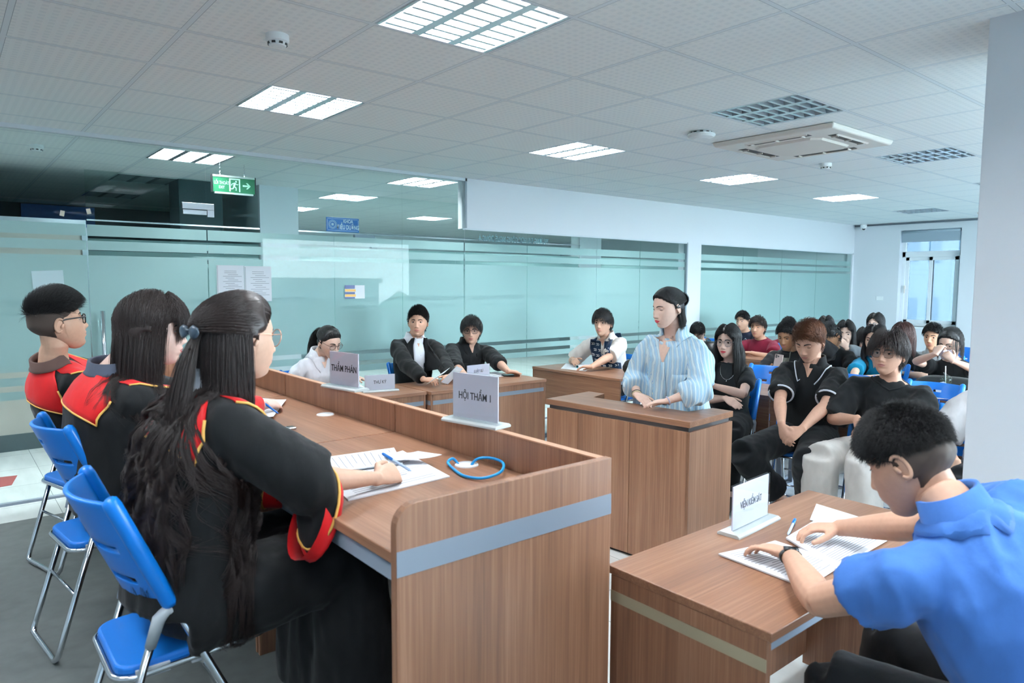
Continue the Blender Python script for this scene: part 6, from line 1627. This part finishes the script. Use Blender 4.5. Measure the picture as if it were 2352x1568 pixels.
P7.strip('skin', [(-.036, .036, -.01), (-.024, .024, .03), (-.003, .003, .085)], None, off=.005, skin_=True); P7.collar(TEE_BLACK, h=.03, fall=.035, tip=.07, rad=1.12)
ce = P7.collar_edge; P7.kids.append(('collar_stripe', MB().tube([p+P7.up*.003 for p in ce], .0045, 6), SHIRT_W))
def hem_band(P, m, r=.007, back=.004, name='sleeve_stripe', grow=.90):
    for (c, d, r1, q) in P.cuffs:
        t1 = d.orthogonal().normalized(); t2 = d.cross(t1); pts = [c-d*back+(t1*math.cos(k*.2618)+t2*math.sin(k*.2618))*(r1*grow) for k in range(24)]
        P.kids.append((name, MB().tube(pts, r, 6, closed=True), m))
hem_band(P7, SHIRT_W); finish(P7)
a, b = onx(2006, 985, 4.28), onx(1968, 962, 4.30)
P14 = make_person('person in black T-shirt and white trousers, dark fringe, thin glasses, front row', onx(2040, 815, 4.60), 181, 3, hs=1.07, neck=(4.66, 1.86, .985), hip=(4.66, 1.89, .54), face_body=190, hip_face=178, sw=.215,
    hands=[H(a, towards(a, onx(1965, 995, 4.24)), (-.6, -.3, .7), curl=(.5, .6, .4)), H(b, towards(b, onx(1990, 1000, 4.22)), (-.6, .3, .6), curl=(.5, .6, .4))], poles=[V(.3, -.9, -.4), V(.3, .9, -.4)], lod=1, skin_col='#c99b84', top=T(TEE_BLACK, ease=.030, sl_len=1.0, sl_ease=.036, fold=.008, hem=.10), pants=dict(m=WHITE_T, ease=.022, wide=1.35, flare=1.2, end=.94),
    legs=[dict(k=onx(1985, 1062, 4.12), a=(4.10, 1.74, .09), f=(-1, -.1, 0)), dict(k=onx(1884, 1055, 4.12), a=(4.14, 2.03, .09), f=(-1, .15, 0))], glasses=dict(m=mat('bronze_frame', '#6b4a3c', .3, .6), r=.0013, w=.0265, h=.022, p=2.6), eyes_open=.6,
    hair=dict(style='messy', col='dark', top=.042, sidet=.022, len=.085, lift=.4, n=9000, line=.50, grav=.5, curl=.12, side=-.2))
P14.neckband(TEE_BLACK, rx=.108, ry=.095, drop=.022, front=.045, r_=.007); finish(P14)
P17 = make_person('person in white printed T-shirt half hidden by the pillar, in the front row', (4.64, 1.20, 1.15), 190, -5, hs=1.04, neck=(4.66, 1.22, .975), hip=(4.68, 1.24, .54), face_body=190, sw=.21, hands=[H((4.25, 1.10, .66), (-.6, .2, -.3), (-.4, 0, .8)), H(onx(2196, 1062, 4.36), (-.25, -.15, -.9), (-.9, .2, .1), curl=(.3, .4, .3))], poles=[V(.3, -.9, -.4), V(.5, .8, -.3)],
    lod=1, skin_col='#d8ae95', top=T(cloth('white_tee', '#d3d2d4'), ease=.03, sl_len=.85, sl_ease=.036, fold=.007), pants=PT, hair=dict(style='short', col='black', top=.025, len=.04, comb=(.3, .5, .1), lift=.3))
for (c, d, r1, q) in P17.cuffs[1:]:
    mb = MB()
    for k in range(9):
        ang = random.uniform(-.9, .9); p = c-d*random.uniform(.03, .15)+V(-math.cos(ang), math.sin(ang)*.6, 0)*(r1*1.06); mb.tube([p, p+V(.0, .012, .012), p+V(.002, .002, .02)], .0022, 5)
    P17.kids.append(('ink_print', mb, M_INK))
finish(P17)

# --- people further back
def simple(label, hx, yaw_turn, pitch, top, hair, fem=False, sk='#d9b09a', hands=None, body=185, lod=2, hs=1.05, **k):
    h = Vector(hx); cd = math.degrees(math.atan2(-h.y, -h.x)); dz = k.pop('drop', 0); fw = k.pop('lean', .10)
    nk = h+V(fw*.6, 0, -.165-dz); hp = V(nk.x+fw, nk.y, .54)
    if hands is None: hands = [H((nk.x-.36, nk.y-.10, .79), (-.3, .8, 0), (0, 0, 1)), H((nk.x-.36, nk.y+.12, .79), (-.3, -.8, 0), (0, 0, 1))]
    return make_person(label, h, cd+yaw_turn, pitch, hs=hs, fem=fem, neck=nk, hip=hp, face_body=body, hands=hands, poles=[V(.4, -.9, -.4), V(.4, .9, -.4)], lod=lod, skin_col=sk, top=top, hair=hair, pants=k.pop('pants', PT), lips='f' if fem else 'm', **k)
SH_ = lambda **k: dict(dict(style='short', col='black', top=.024, sidet=.010, len=.045, lift=.3, comb=(.2, .7, .15), n=7000), **k)
LG_ = lambda **k: dict(dict(style='long', col='black', top=.018, sidet=.015, len=.34, part=.005, n=9000, face=.056, vol=.15, line=.66, rootz=.0), **k)
JK = cloth('black_jacket', '#1c1e21'); M_JW = cloth('white_jacket_panel', '#c9c8ce')
w1, w2 = onx(1768, 862, 6.12), onx(1858, 775, 6.36)
A5 = simple('person in black and white jacket holding a phone, other hand on the head', onx(1808, 772, 6.45), -25, -22, T(JK, sleeve='long', ease=.028, sl_ease=.024, fold=.007, name='jacket'), SH_(style='spiky', len=.04, lift=.8, comb=(0, .3, .3)), sk='#a97d5e', lod=1,
    hands=[H(w2, towards(w2, onx(1822, 748, 6.38)), (-.5, -.2, .8), curl=(.5, .5, .4)), H(w1, towards(w1, onx(1782, 846, 6.06)), (-.85, .2, -.2), curl=(.6, .7, .5))], hs=1.08)
for s in (-1, 1): A5.strip('jacket_panel', [(s*.05, s*.16, .10), (s*.055, s*.165, .16), (s*.05, s*.15, .22), (s*.03, s*.12, .29), (s*.015, s*.08, .34)], M_JW, off=.006, n=6)
A5.strip('inner_tee', [(-.045, .045, -.005), (-.035, .035, .06), (-.02, .02, .14), (-.003, .003, .22)], cloth('olive_tee', '#5d5d55'), off=.008, n=5); A5.neckband(JK, r_=.010); finish(A5)
A9 = simple('person in black T-shirt with head bowed low, beside the girl with raised fists', onx(1905, 772, 6.55), -45, -42, T(TEE_BLACK), SH_(), sk='#a97d5e', drop=-.02); A9.neckband(TEE_BLACK); finish(A9)
w1, w2 = onx(1944, 800, 6.98), onx(1922, 796, 6.98)
A10 = simple('person in grey sweater with long black hair, both fists before the mouth', onx(1942, 768, 7.30), -6, -2, T(GREY_SW, sleeve='long', ease=.03, sl_ease=.026, fold=.009), LG_(len=.24), True, '#e3c0ad', lod=1,
    hands=[H(w1, (-.05, .55, .8), (-.8, -.4, .2), curl=(1.0, 1.2, .8)), H(w2, (-.05, -.55, .8), (-.8, .4, .2), curl=(1.0, 1.2, .8))]); A10.neckband(TEE_BLACK, front=.06); finish(A10)
w1, w2 = onz(1992, 866, .80), onz(1962, 868, .80)
A12 = simple('person in teal polo shirt with long black hair, forearms on the desk', onx(2010, 782, 6.58), -20, -3, T(TEAL, ease=.02, sl_len=.85, sl_ease=.024, name='polo_shirt'), LG_(len=.42), True, '#dcb39c', lod=1, hs=1.04,
    hands=[H(w1, (-.25, .85, -.05), (-.2, 0, 1)), H(w2, (-.35, -.8, -.05), (-.2, 0, 1))])
A12.strip('skin', [(-.034, .034, -.01), (-.02, .02, .03), (-.003, .003, .09)], None, off=.005, skin_=True); A12.collar(TEAL); finish(A12)
A13 = simple('person in black T-shirt with yellow letters and auburn hair, looking down', onx(2075, 775, 7.15), -30, -25, T(TEE_BLACK, ease=.03, sl_len=.85, sl_ease=.03), LG_(col='red', len=.22), True, '#d8ae98'); A13.neckband(TEE_BLACK)
yl = mat('yellow_print', '#e0961f', .6)
for x0 in (-.08, -.02, .04): A13.strip('yellow_letters', [(x0+.0, x0+.012, .15), (x0+.008, x0+.022, .19), (x0+.016, x0+.032, .24)], yl, off=.004, n=3)
finish(A13)
A15 = simple('person in grey patterned shirt with spiky black hair, near the far window', onx(2144, 775, 7.75), -22, -5, T(cloth('patterned_grey', '#9aa0a2'), ease=.02), SH_(style='spiky', lift=.7, len=.05), sk='#c9997c'); A15.collar(cloth('patterned_grey', '#9aa0a2'))
pm = MB()
for k in range(30):
    x, z = random.uniform(-.13, .13), random.uniform(.05, .36); p, n_ = A15.onto(x, z); p = p+A15.fwd*.004; r_ = random.uniform(.008, .018); pm.tube([p+A15.rt*(r_*math.cos(t))+A15.up*(r_*math.sin(t)) for t in np.linspace(0, 4.5, 8)], .0018, 5)
A15.kids.append(('line_print', pm, M_INK)); finish(A15)
w1, w2 = onx(2188, 828, 6.50), onx(2150, 812, 6.50)
A16 = simple('person in black T-shirt with face mask and hair in a bun, rubbing an eye', onx(2182, 790, 6.78), -25, -18, T(TEE_BLACK, ease=.026, sl_ease=.024), LG_(style='bun', bun=(0, -.085, .085), bunr=.026, len=.1, tail=dict(knot=(0, -.08, .075), dir=(0, -.3, .3), len=.03, at=.9, spread=.5), free=dict(len=.15, n=900, rz0=.0, rz1=.5, ry=.8, vol=.03)), True, '#ddb7a3', lod=1,
    hands=[H(w1, towards(w1, onx(2168, 806, 6.52)), (-.8, -.3, .3), curl=(.7, .8, .5)), H(w2, towards(w2, onx(2163, 790, 6.56)), (-.8, .2, .3), curl=(.6, .8, .5))], glasses=dict(m=M_BLACK, r=.0014, w=.024, h=.022, p=2.0)); A16.neckband(TEE_BLACK)
vs = []; mk = MB()
for i, z in enumerate(np.linspace(-.015, -.100, 9)):
    for k in range(11):
        x = (-1+2*k/10)*(.056-.018*abs(i-3)/6); h_ = A16.hbvh.ray_cast(V(x, .3, z), V(0, -1, 0)); y = h_[0].y if h_[0] else .04; yb = max(y, .098-.9*x*x*8-.2*abs(z+.045)); vs.append(V(x, yb+.004, z))
me = bpy.data.meshes.new('face_mask'); me.from_pydata([tuple(A16.Hm @ q) for q in vs], [], grid_faces(9, 11)); me.materials.append(mat('mask_cloth', '#d5cbd8', .8)); A16.kids.append(('face_mask', me, .002)); finish(A16)
A1 = simple('person in dark teal jacket reading with head bowed, between the standing woman and the glass', onx(1603, 764, 7.85), -18, -42, T(TEALD, sleeve='long', ease=.03, sl_ease=.03, fold=.008, name='jacket'), SH_(style='messy', len=.05), sk='#d9b29d', drop=-.03, glasses=dict(m=M_BLACK, r=.0013)); A1.neckband(SHIRT_W); finish(A1)
A2 = simple('person in navy T-shirt with white drawing, very short black hair, in front of the glass', onx(1706, 738, 8.5), -30, -4, T(NAVY), SH_(style='quiff', front=.008, fade=.2, sidet=.005), sk='#d3a88f'); A2.neckband(NAVY)
pm = MB()
for x, z in ((-.07, .1), (0, .14), (.06, .12), (-.03, .2), (.05, .22)): p, n_ = A2.onto(x, z); p = p+A2.fwd*.004; pm.tube([p, p+A2.rt*.02+A2.up*.03, p+A2.rt*.045+A2.up*.01], .004, 5)
A2.kids.append(('white_print', pm, M_WHITE)); finish(A2)
A3 = simple('person in maroon T-shirt with short dark fringe, third row', onx(1741, 752, 7.75), -24, -3, T(MAROON, ease=.024, sl_ease=.024), SH_(style='fringe', col='dark', len=.075, top=.03), sk='#c4967c'); A3.neckband(MAROON)
pm = MB()
for k in range(6): p, n_ = A3.onto(-.10+k*.012, .15+.003*(k % 2)); p = p+A3.fwd*.005; pm.tube([p-A3.up*.004, p+A3.up*.005], .0022, 5)
A3.kids.append(('chest_script', pm, M_WHITE)); finish(A3)
A6 = simple('person in maroon top mostly hidden behind the man with the phone', onx(1812, 752, 8.6), -24, -8, T(MAROON, sleeve='long'), SH_(), sk='#c4967c'); A6.neckband(MAROON); finish(A6)
A8 = simple('person with dark hair mostly hidden behind the bowed black head, by the glass', onx(1897, 752, 8.6), -10, -10, T(TEALD, sleeve='long'), LG_(), True, '#dcb5a0'); A8.neckband(TEALD); finish(A8)
A11 = simple('person with glasses and long black hair at the very back, before the white wall', onx(2011, 746, 8.9), -25, -3, T(TEE_BLACK), LG_(), True, '#e6c7b6', glasses=dict(m=M_STEEL, r=.0014)); A11.neckband(TEE_BLACK); finish(A11)
A18 = simple('person with dark bowed head hidden between the grey sweater and the teal polo', onx(1986, 780, 8.1), 10, -40, T(cloth('pale_hoodie', '#a9adb0'), sleeve='long'), LG_(style='long', len=.2), True, '#dcb5a0', drop=-.03); A18.neckband(TEE_BLACK); finish(A18)
# ------------------------------------------------------------------ papers, pens and the rest of the small things
def lines_on(mb, O, X, Y, w, h, n, rnd, mx=.09, ind=0.0):
    """rows of print on a sheet: O corner, X/Y unit axes"""
    for k in range(n):
        a, b = mx*w, w*(1-mx)
        if rnd.random() < .2: a, b = w*.28, w*.72
        elif rnd.random() < .3: b = w*rnd.uniform(.45, .85)
        y = h*(.07+.88*k/n); t = h*.011
        mb.add([O+X*a+Y*y, O+X*b+Y*y, O+X*b+Y*(y+t), O+X*a+Y*(y+t)], [(0, 1, 2, 3)])
def sheet_flat(name, corners, z, label, cat='paper', n=24, curl=0, m=None, seed=1, thick=.0012, text_=True):
    """sheet with four corners (x, y), order: lower-left, lower-right, upper-right, upper-left as read"""
    rnd = random.Random(seed); a, b, c, d = [Vector((p[0], p[1], 0)) for p in corners]; nu, nv = 9, 9; vs = []
    def S_(u, v):
        p = a*(1-u)*(1-v)+b*u*(1-v)+c*u*v+d*(1-u)*v; return V(p.x, p.y, z+curl*(max(0, u-.55)/.45)**2*.4+abs(curl)*.15*math.sin(math.pi*u)*.5)
    vs = [S_(i/(nu-1), j/(nv-1)) for i in range(nu) for j in range(nv)]; fs = grid_faces(nu, nv)
    k = len(vs); vs2 = vs+[p-V(0, 0, thick) for p in vs]; fs = fs+[tuple(i+k for i in reversed(q)) for q in fs]
    rim = [i*nv for i in range(nu)]+[(nu-1)*nv+j for j in range(1, nv)]+[i*nv+nv-1 for i in range(nu-2, -1, -1)]+[j for j in range(nv-2, 0, -1)]
    fs += [(rim[i], rim[(i+1) % len(rim)], rim[(i+1) % len(rim)]+k, rim[i]+k) for i in range(len(rim))]
    o = tag(MB().add(vs2, fs).build(name, m or M_PAPER, smooth=False), label, cat)
    if text_:
        mb = MB()
        for r in range(n):
            v0 = 1-(.07+.88*r/n); u0, u1 = .1, .9
            if rnd.random() < .2: u0, u1 = .3, .7
            elif rnd.random() < .3: u1 = rnd.uniform(.5, .85)
            vs = []; steps = 6
            for q in range(steps+1):
                u = u0+(u1-u0)*q/steps; p = S_(u, v0); p2 = S_(u, v0-.012); vs += [p+V(0, 0, .0007), p2+V(0, 0, .0007)]
            mb.add(vs, [(2*q, 2*q+2, 2*q+3, 2*q+1) for q in range(steps)])
        mb.build('print', M_INKF, o)
    return o
def pen(p0, p1, label, m, r=.0045):
    p0, p1 = Vector(p0), Vector(p1); d = (p1-p0).normalized(); t = thing('pen', label, 'pen', p0)
    q = p1-p0; MB().tube([V(0, 0, 0), d*.004, d*.012, q*.98, q], [.0008, .0022, r, r, r*.7], 10).build('barrel', m, t, smooth=True)
    MB().tube([q*.70, q*.98, q*1.03], [r*1.15, r*1.15, r*.7], 10).build('cap', M_BLUEPEN, t, smooth=True); return t
M_BLUEPEN = mat('blue_pen', '#1b6fc4', .3); M_CLEARPEN = mat('pale_pen_barrel', '#b9cdea', .2)
Z1, Z2 = DT+.0015, .7515
XY = lambda u, v, z: onz(u, v, z).xy
# open case file of the writing judge
sheet_flat('open_document', [XY(703, 1058, Z1), XY(735, 1095, Z1), XY(925, 1070, Z1), XY(905, 1030, Z1)], Z1+.004, 'printed page of the open case file before the long-haired judge, its far leaf', n=12, seed=2, thick=.004, curl=.02)
sheet_flat('open_document', [XY(800, 1150, Z1), XY(1033, 1095, Z1), XY(925, 1036, Z1), XY(735, 1092, Z1)], Z1+.003, 'printed stack of pages under the writing hand of the long-haired judge', n=16, seed=5, thick=.004)
sheet_flat('loose_page', [XY(905, 1072, Z1), XY(1015, 1046, Z1+.03), XY(960, 1038, Z1+.03), XY(880, 1052, Z1)], Z1+.022, 'lifted page corner above the case file of the long-haired judge', n=8, seed=9, curl=.03)
w = J3.wr[1]; pen(onz(945, 1082, DT+.012), onz(880, 1042, DT+.085), 'blue and white pen in the hand of the long-haired judge', M_CLEARPEN)
sheet_flat('white_sheet', [XY(560, 955, Z1), XY(628, 962, Z1), XY(658, 922, Z1), XY(590, 915, Z1)], Z1+.004, 'white sheet before the second judge on the judges desk', text_=False, curl=.02)
pen(onz(640, 950, DT+.01), onz(606, 925, DT+.06), 'blue pen in the hand of the second judge', M_BLUEPEN)
ph = thing('wrist_watch', 'small silver and dark watch lying on the judges desk beside the second judge', 'watch', onz(668, 985, Z1)); box('watch_case', (-.018, -.02, 0), (.018, .02, .010), mat('silver', '#c4ccd2', .25, .9), ph, .004); box('watch_glass', (-.013, -.015, .0101), (.013, .015, .0115), M_BLACK, ph)
# prosecutor's file
sheet_flat('open_booklet', [XY(1850, 1352, Z2), XY(1935, 1300, Z2), XY(1780, 1248, Z2), XY(1650, 1275, Z2)], Z2+.006, 'curled white page of the prosecutor file hanging over at the left', n=20, seed=3, thick=.005, curl=.012)
sheet_flat('open_booklet', [XY(1920, 1312, Z2), XY(2045, 1240, Z2), XY(1880, 1195, Z2), XY(1805, 1240, Z2)], Z2+.010, 'printed double page of the prosecutor file between his hands', n=22, seed=4, thick=.006)
sheet_flat('white_sheet', [XY(1860, 1195, Z2), XY(2000, 1225, Z2), XY(1995, 1195, Z2), XY(1875, 1158, Z2)], Z2+.003, 'blank white sheet behind the right hand of the prosecutor', text_=False)
pen(onz(1810, 1228, .757), onz(1826, 1192, .760), 'blue pen lying beside the right hand of the prosecutor', M_CLEARPEN)
# lawyers, secretary and side desk
for k, (dx, tilt, lab) in enumerate(((-.02, .35, 'printed sheet held by the lawyer in the suit, front one'), (.05, -.3, 'folded sheet held by the lawyer in the suit, behind the first'))):
    o = sheet_flat('held_paper', [(-.075, -.09), (.075, -.09), (.075, .09), (-.075, .09)], 0, lab, n=10, seed=20+k, curl=.03)
    o.matrix_world = Matrix.Translation(onz(1012+k*16, 868, .835)+V(dx, 0, .015)) @ Matrix.Rotation(math.radians(200+k*30), 4, 'Z') @ Matrix.Rotation(.55+k*.25, 4, 'X') @ Matrix.Rotation(tilt, 4, 'Y')
sheet_flat('white_sheet', [XY(1090, 872, Z2), XY(1168, 862, Z2), XY(1140, 853, Z2), XY(1075, 861, Z2)], Z2, 'white sheet on the lawyers desk behind the name stand', n=8, seed=6)
sheet_flat('white_sheet', [XY(800, 896, Z2), XY(842, 893, Z2), XY(825, 880, Z2), XY(780, 884, Z2)], Z2, 'white sheet under the hand of the secretary', n=8, seed=7)
def phone(loc, rz, label, tilt=None, m=M_BLACK, cams=False):
    t = thing('phone', label, 'phone', loc, rz)
    if tilt: t.rotation_euler = tilt
    box('body', (-.037, -.077, 0), (.037, .077, .008), m, t, .006)
    box('screen', (-.034, -.073, -.0006), (.034, .073, 0), M_BLACK, t) if cams else box('screen', (-.034, -.073, .008), (.034, .073, .0086), mat('phone_screen', '#0b0d10', .08), t)
    if cams:
        b_ = box('camera_bump', (-.033, .036, .008), (.005, .073, .0095), m, t, .004)
        for x, y in ((-.023, .063), (-.023, .046), (-.006, .055)): MB().lathe([(.008, 0), (.008, .003), (.0065, .0032), (.0005, .0028)], (x, y, .0095), 14).build('camera_lens', M_BLACK, b_)
    return t
phone(onz(1172, 862, Z2), math.radians(70), 'black phone on the lawyers desk by the hand of the second lawyer')
pz = onx(1787, 832, 6.045); phone(pz, 0, 'pink-gold phone with three cameras, held by the man in the black and white jacket', (math.radians(72), math.radians(8), math.radians(-62)), mat('rose_gold_phone', '#a08c86', .3, .4), True)
t = sheet_flat('white_sheet', [XY(1288, 846, Z2), XY(1345, 852, Z2), XY(1360, 838, Z2), XY(1300, 834, Z2)], Z2, 'white sheets on the desk of the young man in the navy vest', n=6, seed=8)
rl = thing('rolled_booklet', 'white booklet with teal cover rolled on the desk of the young man in the vest', 'booklet', onz(1326, 846, Z2)+V(0, 0, .018)); dv = (onz(1366, 842, Z2)-onz(1326, 846, Z2)); dv.z = 0
MB().tube([V(0, 0, 0), dv], .017, 18, cap=False).build('roll', M_PAPER, rl, smooth=True).modifiers.new('t', 'SOLIDIFY').thickness = .002; MB().tube([V(0, 0, 0)-dv*.004, dv*.9], .0145, 16, cap=False).build('cover', mat('teal_cover', '#2f9aa5', .5), rl, smooth=True)
def soft_bag(name, label, loc, size, m, rz=0, strap=True, cat='bag', sag=.2, seed=0):
    t = thing(name, label, cat, loc, rz); bm = bmesh.new(); bmesh.ops.create_cube(bm, size=1); bmesh.ops.subdivide_edges(bm, edges=bm.edges[:], cuts=9, use_grid_fill=True)
    for v in bm.verts:
        c = v.co*2; k = (abs(c.x)**4+abs(c.y)**4+abs(c.z)**4)**.25; c = c/max(k, .01); n_ = noise.noise(c*1.8+V(seed, 0, 0)); c = c*(1+.10*n_); w_ = 1-sag*max(0, c.z)
        v.co = V(c.x*size[0]/2*w_, c.y*size[1]/2*w_, (c.z+1)*size[2]/2)
        if v.co.z < .012: v.co.z = 0
    me = bpy.data.meshes.new('body'); bm.to_mesh(me); bm.free(); me.materials.append(m); me.polygons.foreach_set('use_smooth', [True]*len(me.polygons)); link('body', me, t)
    if strap: MB().tube(cr([(-size[0]*.3, 0, size[2]*.9), (-size[0]*.25, .02, size[2]*1.12), (0, .03, size[2]*1.2), (size[0]*.25, .02, size[2]*1.1), (size[0]*.3, 0, size[2]*.9)], 6), [(.004, .012)]*25, 8).build('strap', m, t, smooth=True)
    MB().tube([(-size[0]*.4, -size[1]*.42, size[2]*.62), (size[0]*.4, -size[1]*.42, size[2]*.62)], .004, 6).build('zip', M_DARKMETAL, t)
    return t
BL = cloth('black_bag_fabric', '#1d2021', .6)
soft_bag('shoulder_bag', 'black bag lying on the second-row desk by the masked girl', (6.27, 2.06, .75), (.20, .46, .12), BL, .25, True, seed=4)
soft_bag('backpack', 'black bag on the third-row desk behind the girl with folded arms', onz(1640, 812, .75)-V(.1, 0, 0), (.2, .22, .16), mat('black_leather', '#141617', .35), .2, seed=7)
soft_bag('backpack', 'black bag at the end of the side desk, beside the young man in the vest', (5.16, 4.36, .75), (.22, .24, .13), BL, .1, False, seed=2)
soft_bag('handbag', 'beige bag on the chair behind the standing woman', (4.60, 3.58, .44), (.2, .26, .40), cloth('beige_canvas', '#cdbfa8'), .1, False, seed=5)
for k, (c, lab) in enumerate((([(1905, 894), (1958, 896), (1962, 884), (1915, 882)], 'white papers on the front audience desk behind the polo shirt man'), ([(2150, 915), (2205, 918), (2190, 903), (2140, 902)], 'white papers on the front audience desk next to the empty chair'), ([(2085, 935), (2140, 930), (2110, 915), (2075, 920)], 'white sheet on the front audience desk behind the white-trousered man'))):
    sheet_flat('white_sheet', [XY(*q, Z2) for q in c], Z2, lab, n=8, seed=30+k)
cup = thing('drink_cup', 'clear plastic cup of green iced drink with straw on the second-row desk', 'cup', V(6.10, 2.02, .75)); K = glassy('clear_cup', '#eef4ee', 1)
MB().lathe([(.030, 0), (.042, .11), (.0415, .11), (.0295, .002)], n=24).build('cup_wall', K, cup, smooth=True); MB().lathe([(.0285, .003), (.037, .075), (.0005, .075)], n=24).build('drink', mat('green_drink', '#9db845', .2, 0), cup, smooth=True)
MB().lathe([(.0445, .108), (.0445, .115), (.036, .138), (.018, .150), (.010, .152)], n=24).build('dome_lid', K, cup, smooth=True); MB().tube([(0, 0, .02), (.004, .01, .22)], .004, 8).build('straw', M_WHITE, cup, smooth=True)
mb = MB(); mb.prism([(-.05, -.06), (.05, -.055), (.06, .03), (0, .06), (-.055, .02)], lambda p: V(-.048, p[0], .055+p[1]*.8), lambda p: V(-.050, p[0], .055+p[1]*.8)); mb.build('napkin', M_PAPER, cup)
